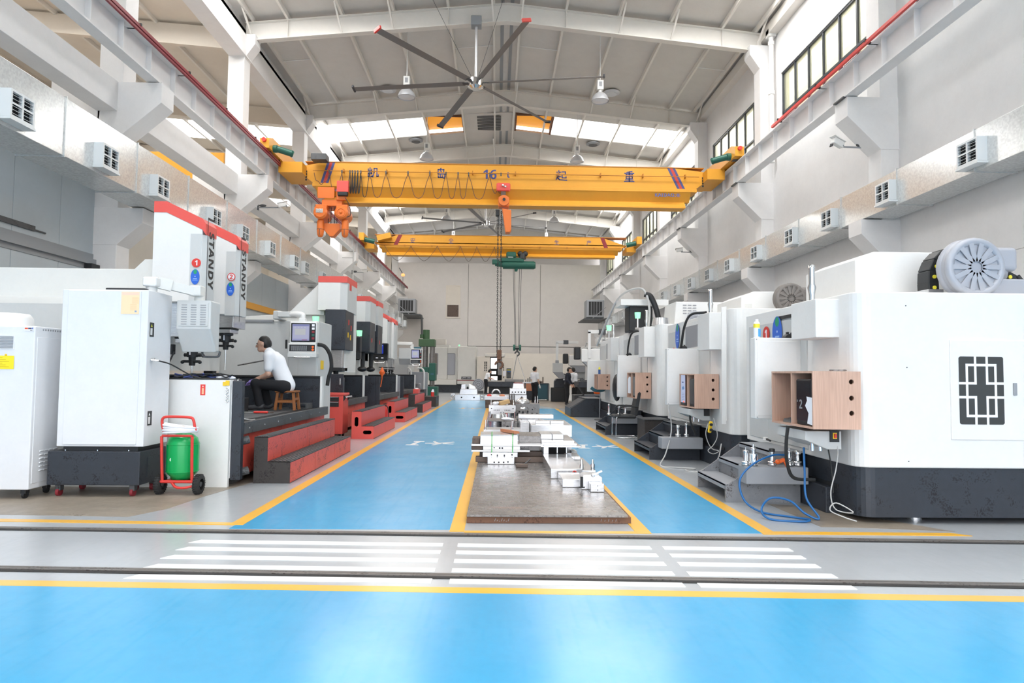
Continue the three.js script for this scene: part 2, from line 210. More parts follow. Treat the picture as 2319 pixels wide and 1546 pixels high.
// ---------------------------------------------------------------- walls
{
  const w = structure('wall_right', [WR, 0, 20]), X0 = WR, X1 = WR + 0.3;
  g_().b(X0, X1, -0.02, 3.995, FRONT, BACK).out('wall_course', mat.wall, w); g_().b(X0 + 0.02, X1, 3.99, 4.02, FRONT, BACK).b(X0, X1, 4.012, 10, FRONT, BACK).out('wall_course', mat.wall, w);
  g_().b(X0, X1, 12.65, 14.95, FRONT, BACK).out('lintel', mat.wall, w);
  const piers = g_(); let from = FRONT;
  for (let k = -1; k < 6; k++) { const a = DK(k) + 0.95, b = DK(k + 1) - 0.8; piers.b(X0, X1, 9.99, 12.66, from, a); from = b; }
  piers.b(X0, X1, 9.99, 12.66, from, BACK).out('pier', mat.wall, w);
  for (let k = -1; k < 6; k++) { // steel windows, six lights wide, two high
    const a = DK(k) + 0.95, b = DK(k + 1) - 0.8, n = 6, s = (b - a) / n, wn = structure('window_' + (k + 2), [X0 + 0.1, 10, a]), fr = g_();
    fr.b(X0 + 0.03, X0 + 0.15, 9.98, 10.05, a, b).b(X0 + 0.03, X0 + 0.15, 12.58, 12.66, a, b).b(X0 + 0.03, X0 + 0.15, 11.08, 11.16, a, b).b(X0 + 0.03, X0 + 0.15, 10, 12.65, a, a + 0.07).b(X0 + 0.03, X0 + 0.15, 10, 12.65, b - 0.07, b).out('frame', mat.winFrame, wn);
    for (let i = 1; i < n; i++) g_().b(X0 + 0.04, X0 + 0.14, 10.02, 12.62, a + i * s - 0.04, a + i * s + 0.04).out('mullion', mat.winFrame, wn);
    for (let i = 0; i < n; i++) for (const [y0, y1] of [[10.05, 11.08], [11.16, 12.58]]) {
      const open = y0 < 11 && k === 0 && (i === 1 || i === 5);
      if (!open) g_().b(X0 + 0.085, X0 + 0.095, y0, y1, a + i * s + 0.04, a + (i + 1) * s - 0.04).out('pane', mat.pane, wn);
      else { const L = s - 0.1; g_().o([X0 + 0.09 + 0.45, (y0 + y1) / 2 + 0.1, a + (i + 0.5) * s], [0.03, 1.0, L], [0, 0, 0.9]).out('open_sash', mat.winFrame, wn); }
    }
    g_().b(X0 - 0.06, X0 + 0.3, 9.9, 9.985, a - 0.05, b + 0.05).out('sill', mat.conc, wn);
  }
  const nb = thing('neighbour_building', 'plain beige building seen faintly through the high steel windows', 'building', [17, 0, 20]);
  g_().b(17, 19, 0, 17, -8, 66).out('wall', mat.cream, nb); g_().b(16.8, 19.2, 17, 17.4, -8, 66).out('parapet', mat.conc, nb);
}
{
  const w = structure('wall_left', [WL, 0, 20]), X1 = WL, X0 = WL - 0.16;
  const sheet = (d0, d1, y0, y1, m, name = 'wall_panel') => g_().b(X0, X1, y0, y1, d0 + 0.006, d1 - 0.006, 0.006).out(name, m, w);
  for (let d = FRONT + 0.37; d < 16.5; d += 1.5) sheet(d, Math.min(d + 1.5, 16.75), 0, 6.6, mat.panelBlue);
  sheet(17.35, 24.55, 0, 5.9, mat.cream, 'plaster_panel');
  for (let d = 25.15; d < 32.2; d += 1.8) sheet(d, Math.min(d + 1.8, 32.35), 0, 5.65, mat.panelBlue);
  for (let k = 2; k < 6; k++) sheet(DK(k) + 0.6, DK(k + 1), 0, 5.9, k === 3 ? mat.wallFar : mat.cream, 'plaster_panel');
  g_().b(WL, WL + 0.1, 4.02, 4.16, FRONT, 16.9).b(WL, WL + 0.02, 3.9, 4.3, FRONT, 16.9).out('girt', mat.girt, w); g_().b(WL, WL + 0.1, 3.96, 4.22, 25.1, 32.3).out('girt', mat.crane, w);
  g_().b(WL - 0.02, WL + 0.2, 3.9, 4.02, 16.4, 16.74).out('girt_cleat', mat.black, w);
  g_().b(WL, WL + 0.05, 4.42, 4.53, 13.3, 14.6).c([WL + 0.03, 4.45, 14.6], [WL + 0.03, 4.45, 14.95], 0.02).out('door_bolt', mat.greyDark, w);
  // long beams of the open arcade above the duct
  const t = structure('beam_left', [-9.9, 8, 20]);
  for (let k = -2; k < 6; k++) g_().b(-10.25, -9.72, 7.98, 8.74, DK(k) + 0.55, DK(k + 1) + 0.05, 0.01).out('tie_beam', mat.conc, t);
  g_().b(-10.2, -9.55, 13.25, 14.05, FRONT, BACK, 0.01).out('eave_beam', mat.conc, t);
  g_().b(-10.2, -9.9, 14.04, 14.85, FRONT, BACK).out('eave_wall', mat.wall, t);
  // neighbouring bay beyond the arcade
  const n = structure('wall_far_bay', [-16, 0, 20]);
  g_().b(-22.3, -22, 0, 15.4, FRONT, BACK).out('wall', mat.cream, n); g_().b(-22.3, WL, 0, 15.4, FRONT - 0.3, FRONT).out('wall', mat.cream, n); g_().b(-22.3, WL, 0, 15.4, BACK, BACK + 0.3).out('wall', mat.cream, n);
  const slope = (a, b, x) => a + (b - a) * (x + 9.9) / -12.1;
  for (const [d0, d1] of [[FRONT, 3.9], [6.5, 20], [22.7, 35.5], [38.4, 51.5], [54.1, BACK]]) g_().px([[-9.9, 14.5], [-22.2, 15.3], [-22.2, 15.45], [-9.9, 14.65]], d0, d1).out('roof_panel', mat.cream, n);
  for (const [d0, d1] of [[3.9, 6.5], [20, 22.7], [35.5, 38.4], [51.5, 54.1]]) g_().px([[-9.9, 14.5], [-22.2, 15.3], [-22.2, 15.4], [-9.9, 14.6]], d0, d1).out('skylight', mat.skylight, n);
  for (let k = 0; k < 6; k++) g_().px([[-9.9, 13.6], [-22, 14.5], [-22, 15.2], [-9.9, 14.4]], DK(k) + 0.2, DK(k) + 0.42).out('rafter', mat.cream, n);
  for (let x = -11.2; x > -22; x -= 1.9) g_().b(x, x + 0.09, 14.33 - (x + 9.9) * 0.066, 14.52 - (x + 9.9) * 0.066, FRONT, BACK).out('purlin', mat.beam, n);
  for (const d of [5.2, 21.3, 36.9, 52.8]) { const l = new THREE.RectAreaLight(new THREE.Color(1, 0.97, 0.92), SKYLIGHT.light * 0.6, 10, 2.6); l.position.set(-16, 14.3, -d); l.rotation.x = -Math.PI / 2; scene.add(l); }
}
{
  const w = structure('wall_back', [0, 0, BACK]), p = (x0, x1, y0, y1, m, d = BACK) => g_().b(x0 + 0.015, x1 - 0.015, y0, y1, d, d + 0.3, 0.01).out('wall_panel', m, w);
  p(-10.3, -2.8, 0, 12.05, mat.wallFar); p(-2.8, 4.17, 4.05, 12.05, mat.wallFar); p(4.17, 10.5, 4.05, 12.05, mat.wallFar); p(-2.8, 4.17, 0, 4.0, mat.wallFar); p(4.17, 10.5, 0, 4.0, mat.wallFar);
  g_().b(-10.3, 10.5, 0, 12, BACK + 0.28, BACK + 0.34).out('backing', mat.groove, w);
  g_().px([[-10.3, 11.9], [10.5, 11.9], [10.5, 14.9], [RIDGE, 15.95], [-10.3, 14.9]], BACK + 1.4, BACK + 1.6).out('gable', mat.wallFar, w);
  g_().b(-0.9, 8.6, 0, 3.35, BACK - 1.2, BACK - 1.05).out('partition', mat.cream, w);
  const v = structure('window_8', [-4.25, 6.8, BACK]);
  g_().px(rect(-4.95, -3.55, 6.7, 9.9), BACK - 0.05, BACK + 0.02, [rect(-4.85, -3.65, 6.8, 9.8)]).out('frame', mat.cream, v); g_().b(-4.85, -3.65, 8.02, 9.8, BACK - 0.02, BACK - 0.005).out('blind', mat.cream, v); g_().b(-4.8, -3.72, 6.85, 7.98, BACK - 0.02, BACK - 0.005).out('shutter', mat.brown, v);
  const fw = structure('wall_front', [0, 0, FRONT]);
  g_().px([[WL, 0], [-8.2, 0], [-8.2, 8.6], [8.8, 8.6], [8.8, 0], [WR + 0.3, 0], [WR + 0.3, 14.9], [RIDGE, 15.9], [WL, 14.9]], FRONT - 0.3, FRONT).out('gable', mat.wall, fw);
}
// ---------------------------------------------------------------- roof
{
  const c = structure('ceiling', [0, 14, 20]);
  const piece = (x0, x1, d0, d1, name, m, lift = 0, th = 0.1) => g_().px([[x0, roofY(x0) + lift], [x1, roofY(x1) + lift], [x1, roofY(x1) + lift + th], [x0, roofY(x0) + lift + th]], d0, d1).out(name, m, c);
  const xs = [-10.3, -8.1, -6.05, -4.1, -2.0, RIDGE], strips = [[-7.2, -4.3], [4.2, 6.8], [19.8, 22.6], [35.7, 38.4], [51.6, 54.2]];
  let from = FRONT - 0.3;
  for (const [a, b] of [...strips, [BACK + 1.6, 99]]) { for (const [x0, x1] of [[-10.3, RIDGE], [RIDGE, 10.8]]) piece(x0, x1, from, a, 'roof_sheet', mat.roof); from = b; }
  for (const [a, b] of strips) {
    const shown = a > 35 && a < 36;
    piece(-10.3, -4.15, a, b, 'skylight', mat.skylight, 0.06, 0.03); piece(3.0, 10.8, a, b, 'skylight', mat.skylight, 0.06, 0.03);
    piece(-4.15, -2.05, a, b, 'skylight', shown ? mat.amber : mat.skylight, 0.3, 0.03); piece(0.95, 3.0, a, b, 'skylight', shown ? mat.amber : mat.skylight, 0.3, 0.03);
    piece(-2.05, 0.95, a, b, 'roof_sheet', mat.roof, 0.0);
    for (const x of [-4.15, -2.05, 0.95, 3.0]) g_().b(x - 0.05, x + 0.05, roofY(x) - 0.02, roofY(x) + 0.42, a, b).out('skylight_curb', shown ? mat.rust : mat.beam, c);
    g_().b(-4.15, -2.05, roofY(-3) - 0.05, roofY(-3) + 0.3, a, a + 0.06).b(0.95, 3, roofY(2) - 0.05, roofY(2) + 0.3, a, a + 0.06).out('skylight_curb', shown ? mat.rust : mat.beam, c);
    for (const [x, w] of [[-7.1, 5.6], [6.7, 6.8]]) { const l = new THREE.RectAreaLight(new THREE.Color(1, 0.99, 0.97), SKYLIGHT.light, w, b - a - 0.1); l.position.set(x, roofY(x) - 0.24, -(a + b) / 2); l.rotation.x = -Math.PI / 2; scene.add(l); }
  }
  { const g = g_(); for (let i = 0; i < 5; i++) g.b(-1.85, 0.1, roofY(-1) - 0.06, roofY(-1) - 0.04, 36.0 + i * 0.44, 36.36 + i * 0.44); g.out('vent_louvre', mat.glassDark, c); }
  for (const x of [-9.4, -8.1, -6.05, -4.1, -2.0, -0.25, 0.8, 2.55, 4.6, 6.6, 8.6, 9.9]) g_().b(x - 0.045, x + 0.045, roofY(x) - 0.2, roofY(x) + 0.01, FRONT, BACK + 1.4).out('purlin', mat.beam, c);
  g_().b(0.02, 0.16, roofY(0.1) - 0.03, roofY(0.1), FRONT, BACK).b(0.4, 0.54, roofY(0.4) - 0.03, roofY(0.4), FRONT, BACK).out('ridge_gap', mat.girt, c);
  for (const [d, x0, x1] of [[28.1, -2.0, -0.25], [28.1, 0.8, 2.55], [28.1, -9.4, -8.1], [28.1, 8.6, 9.9], [44, -4.1, -2.0], [44, 2.55, 4.6]]) g_().c([x0, roofY(x0) - 0.12, d], [x1, roofY(x1) - 0.12, d], 0.02, 0.02, 6).out('sag_rod', mat.white, c);
  g_().b(WR - 0.35, WR, 14.3, 14.72, FRONT, BACK).out('gutter', mat.beam, c);
  for (let k = 0; k < 7; k++) {
    const d = DK(k) + 0.3, b = thing('roof_beam', `pale painted steel roof beam, ${ORD[k]} across the hall counting from the open end`, 'roof beam', [RIDGE, 14, d], 'roof beams'), low = (x) => roofY(x) - 0.2 - 0.72, X0 = -9.7, X1 = 10.2;
    const chev = (y0, y1) => [[X0, low(X0) + y0], [RIDGE, low(RIDGE) + y0], [X1, low(X1) + y0], [X1, low(X1) + y1], [RIDGE, low(RIDGE) + y1], [X0, low(X0) + y1]];
    g_().px(chev(0, 0.72), d - 0.008, d + 0.008).out('web', mat.beam, b); g_().px(chev(0, 0.025), d - 0.14, d + 0.14).out('flange', mat.beam, b); g_().px(chev(0.695, 0.72), d - 0.14, d + 0.14).out('flange', mat.beam, b);
    for (const x of [-6.05, -4.1, 4.6, 6.6, 9.9, -9.4, -0.25, 0.8]) g_().bar([x + (x > 0 ? 0.1 : -0.1), roofY(x) - 0.1, d - 0.95], [x, low(x) + 0.05, d - 0.06], 0.06, 0.06).out('knee_brace', mat.beam, b);
    for (const x of [-8.1, -2, 2.55, 8.6, X0 + 0.1, X1 - 0.1]) g_().b(x - 0.01, x + 0.01, low(x), low(x) + 0.71, d - 0.12, d + 0.12).out('stiffener', mat.beam, b);
  }
}
// ---------------------------------------------------------------- columns with their corbels, crane runways
{
  for (const s of [-1, 1]) for (let k = 0; k < 7; k++) {
    const d = DK(k), side = s > 0 ? 'window wall' : 'open arcade', xi = s > 0 ? 9.98 : -9.62, xo = s > 0 ? WR + 0.02 : -10.22, tip = s > 0 ? 9.1 : -8.62;
    const o = thing('concrete_column', `white concrete column with stepped crane corbels, ${ORD[k]} along the ${side} from the open end`, 'column', [(xi + xo) / 2, 0, d], 'columns of the ' + side);
    g_().b(Math.min(xi, xo), Math.max(xi, xo), 0, 14.1, d, d + 0.6, 0.015).out('shaft', mat.conc, o);
    const cor = (y, t, root, yb, yt) => [[xo, y], [t, y], [t, yt], [root, yb], [xo, yb]];
    g_().px(cor(8.74, tip, xi, 7.35, 8.22), d - 0.02, d + 0.62, [], 0.012).out('corbel', mat.conc, o);
    g_().px(cor(5.5, s > 0 ? 9.42 : -8.98, xi, 4.55, 5.12), d - 0.015, d + 0.615, [], 0.012).out('corbel', mat.conc, o);
    g_().px(cor(14.12, xi - s * 0.38, xi, 13.2, 13.75), d + 0.02, d + 0.58, [], 0.012).out('head', mat.conc, o);
    if (s < 0) g_().px([[-10.1, 8.74], [-11.4, 8.74], [-11.4, 8.3], [-10.2, 7.3]].reverse(), d - 0.02, d + 0.62, [], 0.012).out('corbel', mat.conc, o);
  }
  for (const s of [-1, 1]) {
    const X = s > 0 ? 9.22 : -8.86, d0 = 1, d1 = BACK - 0.6, o = thing('crane_runway', s > 0 ? 'white steel crane runway beam on the window wall corbels with a bright red conductor rail' : 'white steel crane runway beam on the arcade corbels with a dark red conductor rail', 'crane runway', [X, 8.74, 20]);
    g_().b(X - 0.012, X + 0.012, 8.8, 9.5, d0, d1).out('web', mat.conc, o); g_().b(X - 0.16, X + 0.16, 8.76, 8.8, d0, d1).out('flange', mat.conc, o); g_().b(X - 0.2, X + 0.2, 9.5, 9.53, d0, d1).out('flange', mat.conc, o);
    for (let d = 9; d < d1; d += 1.23) g_().b(X - 0.14, X + 0.14, 8.8, 9.5, d - 0.012, d + 0.012).out('stiffener', mat.conc, o);
    g_().b(X - 0.035, X + 0.035, 9.53, 9.64, d0, d1).out('crane_rail', mat.railSteel, o);
    for (let k = 0; k < 7; k++) g_().b(X - 0.2, X + 0.2, 8.735, 8.77, DK(k) + 0.05, DK(k) + 0.55).out('bearing_plate', mat.greyDark, o);
    const xr = X - s * 0.3, a = s > 0 ? 2 : 2, b = s > 0 ? 21 : d1;
    const rail = g_().b(xr - 0.035, xr + 0.035, 9.5, 9.58, a, b); if (s < 0) rail.b(xr - 0.03, xr + 0.03, 9.42, 9.47, a, b);
    rail.out('conductor_rail', s > 0 ? mat.redBright : mat.redDark, o);
    for (let d = 8; d < b; d += 2.5) g_().b(Math.min(xr, X) - 0.02, Math.max(xr, X) + 0.02, 9.52, 9.55, d - 0.03, d + 0.03).b(xr - 0.05, xr + 0.05, 9.56, 9.62, d - 0.02, d + 0.02).b(Math.min(xr, X), Math.max(xr, X), 9.5, 9.53, d - 0.02, d + 0.02).out('rail_bracket', mat.black, o);
  }
}
// ---------------------------------------------------------------- ducts
for (const s of [-1, 1]) {
  const xf = s > 0 ? 9.5 : -8.4, xb = s > 0 ? 10.34 : -9.3, y0 = 5.52, y1 = s > 0 ? 6.36 : 6.66, d0 = -2.6, d1 = 61.8, lo = Math.min(xf, xb), hi = Math.max(xf, xb);
  const o = thing('air_duct', s > 0 ? 'long galvanised air duct on the lower corbels of the window wall, with louvred outlets' : 'long galvanised air duct along the open arcade, with louvred outlets', 'air duct', [xf, y0, 20]);
  for (let d = d0; d < d1; d += 2.56) g_().b(lo, hi, y0, y1, d + 0.004, Math.min(d + 2.556, d1), 0.008).out('duct_section', mat.galv, o);
  for (let d = d0 + 2.56; d < d1 - 1; d += 2.56) g_().px(rect(lo - 0.025, hi + 0.025, y0 - 0.025, y1 + 0.025), d - 0.012, d + 0.012, [rect(lo + 0.01, hi - 0.01, y0 + 0.01, y1 - 0.01)]).out('flange', mat.galv, o);
  const ds = s > 0 ? [7.8, 9.78, 12.0, 14.1, 15.95, 18.15, 20.3, 22.25, 24.3, 26.3, 28.35, 35.4, 37.4, 40.9, 43] : [6.8, 8.74, 10.75, 12.45, 14.85, 16.55, 18.55, 20.75, 21.9, 24.1, 28.8, 30.8, 32.9, 34.5, 38.4, 41, 43.5, 46];
  for (const q of ds) { const d = q * 1.3;
    const t = -s, yc = y0 + 0.36, face = xf + t * 0.2;
    const v = g_().pz([[d - 0.29, yc - 0.24], [d + 0.29, yc - 0.24], [d + 0.29, yc + 0.24], [d - 0.29, yc + 0.24]], Math.min(xf, face), Math.max(xf, face), [[[d - 0.25, yc - 0.2], [d - 0.02, yc - 0.2], [d - 0.02, yc + 0.2], [d - 0.25, yc + 0.2]].reverse(), [[d + 0.02, yc - 0.2], [d + 0.25, yc - 0.2], [d + 0.25, yc + 0.2], [d + 0.02, yc + 0.2]].reverse()])
      .b(Math.min(xf, face + t * 0.02), Math.max(xf, face + t * 0.02), yc - 0.29, yc - 0.25, d - 0.31, d + 0.31).out('vent', mat.vent, o);
    g_().b(face - t * 0.07 - 0.003, face - t * 0.07 + 0.003, yc - 0.21, yc + 0.21, d - 0.26, d + 0.26).out('throat', mat.dark, v);
    if (d < 35) for (let i = 0; i < 6; i++) g_().o([face - t * 0.03, yc - 0.155 + i * 0.062, d], [0.05, 0.007, 0.5], [0, 0, -t * 0.45]).out('louvre', mat.vent, v);
    g_().b(face - 0.004, face + 0.004, yc - 0.015, yc + 0.015, d - 0.25, d + 0.25).out('rib', mat.vent, v);
  }
}
// ---------------------------------------------------------------- bridge cranes
const GLYPH = { // strokes x0,y0,x1,y1 on a grid of ten
  kai: [[2.5, 9, 2.5, 6.5], [1, 8, 1, 6.5], [1, 6.5, 4, 6.5], [4, 8, 4, 6.5], [1, 5.3, 4, 5.3], [4, 5.3, 4, 3.8], [1, 3.8, 4, 3.8], [1, 3.8, 1, 1.3], [1, 1.3, 4.3, 1.3], [4.3, 1.3, 4.3, 2.3], [6, 8.5, 6, 5], [6, 5, 5, 1], [6, 8.5, 8.5, 8.5], [8.5, 8.5, 8.5, 1.5], [8.5, 1.5, 9.7, 1.5], [9.7, 1.5, 9.7, 3]],
  dao: [[5, 9.7, 4.3, 8.7], [2.5, 8.5, 7.5, 8.5], [7.5, 8.5, 7.2, 6], [2.5, 8.5, 2.5, 4.6], [2.5, 4.6, 8.5, 4.6], [8.5, 4.6, 8, 0.8], [8, 0.8, 7, 1.2], [4.5, 7.5, 5.3, 6.5], [4.5, 3.8, 4.5, 1.6], [2.7, 3, 2.7, 1.6], [2.7, 1.6, 6.3, 1.6], [6.3, 3, 6.3, 1.6]],
  qi: [[1, 8, 4.5, 8], [2.8, 9.5, 2.8, 6], [0.6, 6, 4.8, 6], [2.8, 6, 2.8, 2], [2.8, 4, 4.5, 4], [1.6, 5, 1.4, 3.5], [1.4, 3.5, 0.6, 1.5], [1.3, 3, 3.5, 1.3], [3.5, 1.3, 9.8, 0.9], [5.6, 8.3, 8.6, 8.3], [8.6, 8.3, 8.6, 6], [5.8, 6, 8.6, 6], [5.8, 6, 5.8, 3], [5.8, 3, 9.2, 3], [9.2, 3, 9.2, 4]],
  zhong: [[7.5, 9.6, 3, 9], [1, 8, 9, 8], [5, 9.2, 5, 0.8], [2.3, 6.8, 7.7, 6.8], [2.3, 6.8, 2.3, 3.6], [7.7, 6.8, 7.7, 3.6], [2.3, 5.2, 7.7, 5.2], [2.3, 3.6, 7.7, 3.6], [1.8, 2.3, 8.2, 2.3], [0.8, 0.8, 9.2, 0.8]],
  an: [[5, 9.8, 5.3, 8.8], [1.2, 8.4, 8.8, 8.4], [1.2, 8.4, 1, 6.8], [8.8, 8.4, 8.4, 6.8], [4.6, 7.2, 2.6, 3], [2.6, 3, 8.5, 0.6], [7, 5, 5.5, 2.2], [5.5, 2.2, 1.2, 0.6], [0.8, 5, 9.2, 5]],
  quan: [[5, 9.6, 0.8, 6], [5, 9.6, 9.2, 6], [2.6, 5.6, 7.4, 5.6], [5, 5.6, 5, 0.8], [2.8, 3.2, 7.2, 3.2], [1.2, 0.8, 8.8, 0.8]],
  sheng: [[3, 9, 1.2, 6.3], [2.4, 7.4, 8.4, 7.4], [5.2, 9.6, 5.2, 0.8], [2.4, 4.3, 8.2, 4.3], [0.8, 0.8, 9.3, 0.8]],
  chan: [[5, 9.8, 5.4, 8.8], [1.4, 8.4, 8.8, 8.4], [3.2, 7.6, 3.8, 6.4], [7, 7.6, 6.2, 6.2], [1.6, 5.6, 9, 5.6], [2, 5.6, 1.8, 3], [1.8, 3, 0.8, 0.6]],
};
function glyph(k, x, y, d, size, w = 0.9) { const g = g_(), s = size / 10, T = (a, b) => [x + (a - 5) * s, y + (b - 5) * s, d]; for (const [a, b, c, e] of GLYPH[k]) { const A = T(a, b), B = T(c, e), L = Math.hypot(c - a, e - b) || 1, ex = (c - a) / L * w * s * 0.45, ey = (e - b) / L * w * s * 0.45; A[0] -= ex; A[1] -= ey; B[0] += ex; B[1] += ey; g.bar(A, B, 0.006, w * s); } return g; }
function bridgeCrane(label, d, xs, ys, ends) { // xs: [left end, left shoulder, right shoulder, right end]; ys: top, ledge, lowest
  const [a, b, c, e] = xs, [yt, yl, yb] = ys, o = thing('bridge_crane', label, 'crane', [0, yt, d]), H = yt - yl;
  const top = [[a, yt - ends], [b, yt], [c, yt], [e, yt - ends], [e, yl + 0.3 * H], [e - 0.35, yl], [a + 0.35, yl], [a, yl + 0.3 * H]];
  g_().px(top.slice().reverse(), d, d + 0.62).out('girder', mat.crane, o);
  g_().b(a + 0.3, e - 0.3, yl - 0.13, yl + 0.01, d - 0.045, d + 0.66, 0.01).out('girder_ledge', mat.crane, o);
  const m = yl - 0.13, q = m - (m - yb) * 0.57;
  g_().pz([[d - 0.03, m], [d + 0.2, q], [d + 0.42, q], [d + 0.64, m]].reverse(), a + 0.45, e - 0.55).out('girder_belly', mat.crane, o);
  g_().pz([[d + 0.2, q + 0.01], [d + 0.02, yb + 0.05], [d + 0.02, yb], [d + 0.6, yb], [d + 0.6, yb + 0.05], [d + 0.42, q + 0.01]].reverse(), a + 0.75, e - 0.75).out('bottom_flange', mat.crane, o);
  g_().b(a, e, yt - 0.02, yt + 0.012, d - 0.02, d + 0.64).out('top_plate', mat.craneDark, o).scale.set(1, 1, 1);
  return o;
}
{
  const o = bridgeCrane('large yellow bridge crane with blue lettering, 16 t mark and a looped festoon cable', 26.3, [-7.75, -6.9, 6.95, 8.35], [9.83, 8.95, 8.18], 0.16), d = 26.3;
  for (const [k, x] of [['kai', -5.05], ['dao', -2.32], ['qi', 2.54], ['zhong', 5.3]]) glyph(k, x, 9.43, d - 0.004, 0.46).out('lettering', mat.blueText, o);
  g_().add(text('16', 0.38), at([-0.35, 9.43, d - 0.002])).out('lettering', mat.blueText, o); g_().add(text('t', 0.24), at([0.39, 9.42, d - 0.002])).out('lettering', mat.blueText, o);
  for (const x of [-6.5, 6.85]) g_().add(text('KAIDAO:\u00ae', 0.155), at([x, 8.69, d - 0.046], 0, -0.3)).out('lettering', mat.blueText, o);
  for (const [x0, x1] of [[-6.72, -6.98], [7.0, 7.42]]) for (const [off, w, m] of [[-0.11, 0.1, mat.stripeBlue], [0, 0.11, mat.stripeRed], [0.11, 0.1, mat.stripeBlue]]) g_().px([[x0 + off - w / 2, 9.82], [x1 + off - w / 2, 8.96], [x1 + off + w / 2, 8.96], [x0 + off + w / 2, 9.82]], d - 0.006, d - 0.001).out('stripe', m, o);
  // end carriages with drive motors
  for (const s of [-1, 1]) {
    const x = s < 0 ? -8.62 : 9.0, xi = s < 0 ? -7.7 : 8.3;
    g_().pz([[24.1, 9.62], [24.1, 9.98], [24.5, 10.12], [28.6, 10.12], [29, 9.98], [29, 9.62]].reverse(), x - 0.17, x + 0.17).out('end_carriage', mat.crane, o);
    g_().b(Math.min(x, xi), Math.max(x, xi), 9.2, 9.62, 25.7, 27.4).out('bracket', mat.crane, o);
    for (const dd of [24.6, 28.5]) g_().c([x - 0.1, 9.74, dd], [x + 0.1, 9.74, dd], 0.17, 0.17, 16).out('wheel', mat.greyDark, o);
    g_().c([x - s * 0.17, 9.74, 24.6], [x - s * 0.32, 9.74, 24.6], 0.14).c([x - s * 0.3, 9.74, 24.6], [x - s * 0.8, 9.62, 24.75], 0.12, 0.12, 16).c([x - s * 0.8, 9.62, 24.75], [x - s * 0.86, 9.6, 24.77], 0.14, 0.1, 16).out('drive_motor', mat.greenDark, o);
    g_().c([x, 9.9, 24.1], [x, 9.9, 24.0], 0.08).out('buffer', mat.redBright, o);
    const g = g_(); for (let i = 0; i < 4; i++) g.b(xi - 0.03, xi + 0.03, 9.05 + i * 0.11, 9.12 + i * 0.11, 26.26, 26.29); g.out('control_terminals', mat.black, o);
  }
  g_().b(-7.35, -6.75, 9.7, 9.95, 25.6, 26.1, 0.02).out('switch_box', mat.greyDark, o);
  g_().c([-7.4, 9.42, d - 0.16], [8.1, 9.42, d - 0.16], 0.018, 0.018, 6).out('festoon_wire', mat.craneDark, o);
  const trol = [-7.35, -6.75, -6.25, -5.93, -5.83, -5.73, -5.62, -5.5, -5.15, -4.5, -3.62, -2.75, -2.1, -1.62, -1.2, -0.35, 0.1];
  for (const x of trol.slice(1)) g_().b(x - 0.025, x + 0.025, 9.33, 9.45, d - 0.19, d - 0.13).out('festoon_trolley', mat.greyDark, o);
  for (let i = 0; i < trol.length - 1; i++) { const a = trol[i], b = trol[i + 1], w = b - a, tight = w < 0.2, yb = i === 0 ? 8.85 : tight ? 8.5 : i === trol.length - 2 ? 8.6 : 8.36, y0 = 9.33, y1 = i === trol.length - 2 ? 8.62 : 9.33; g_().t([[a, y0, d - 0.16], [a + w * 0.13, y0 - 0.3, d - 0.17], [a + w * 0.3, yb + 0.13, d - 0.18], [a + w * 0.5, yb, d - 0.18], [a + w * 0.7, yb + 0.13, d - 0.18], [a + w * 0.87, y1 - 0.3 * (y1 > 9), d - 0.17], [b, y1, d - 0.16]], tight ? 0.022 : 0.015, 5, 28).out('festoon_cable', i > 2 && i < 8 ? mat.cable : mat.rust, o); }
  for (let x = -6.2; x < 8; x += 1.72) g_().b(x - 0.02, x + 0.02, 9.38, 9.52, d - 0.16, d + 0.01).out('wire_bracket', mat.craneDark, o);
}
{
  const d = 42.5, o = bridgeCrane('farther yellow bridge crane, smaller lettering, carrying the green rope hoist', d, [-7.95, -6.45, 6.75, 8.4], [10.33, 9.62, 9.0], 0.55);
  for (const [k, x] of [['an', -5.5], ['quan', -3.03], ['sheng', 3.83], ['chan', 5.93]]) glyph(k, x, 9.96, d - 0.004, 0.34, 0.8).out('lettering', mat.blueText, o);
  for (const [x0, x1] of [[-6.3, -6.62], [6.8, 7.06]]) g_().px([[x0 - 0.13, 10.32], [x1 - 0.13, 9.63], [x1 + 0.13, 9.63], [x0 + 0.13, 10.32]], d - 0.006, d - 0.001).out('stripe', mat.redDark, o);
  for (const s of [-1, 1]) { const x = s < 0 ? -8.5 : 8.9, xi = s < 0 ? -7.9 : 8.3; g_().b(x - 0.16, x + 0.16, 9.62, 10.1, 40.9, 45, 0.02).out('end_carriage', mat.crane, o); g_().b(Math.min(x, xi), Math.max(x, xi), 9.3, 9.62, 42, 43.4).out('bracket', mat.crane, o); g_().c([x - s * 0.16, 9.72, 41.2], [x - s * 0.75, 9.6, 41.3], 0.15, 0.15, 14).out('drive_motor', mat.greenDark, o); }
  g_().o([-7.3, 10.1, 42.3], [0.9, 0.35, 0.5], [0, 0, 0.25], 0.02).out('switch_box', mat.crane, o);
  g_().c([-7.6, 9.62, d - 0.1], [8, 9.62, d - 0.1], 0.016, 0.016, 6).out('festoon_wire', mat.craneDark, o);
  const t = [-7.3, -5.6, -3.9, -2.4, -1.35, -0.2, 0.3]; for (let i = 0; i < 6; i++) { const a = t[i], b = t[i + 1], w = b - a; g_().t([[a, 9.6, d - 0.1], [a + w * 0.14, 9.2, d - 0.1], [a + w * 0.5, 8.62, d - 0.1], [a + w * 0.86, 9.2, d - 0.1], [b, 9.6, d - 0.1]], 0.014, 5, 24).out('festoon_cable', mat.brown, o); }
  for (let x = -6; x < 8; x += 1.75) g_().b(x - 0.03, x + 0.03, 9.55, 9.66, d - 0.1, d + 0.01).out('wire_bracket', mat.craneDark, o);
}
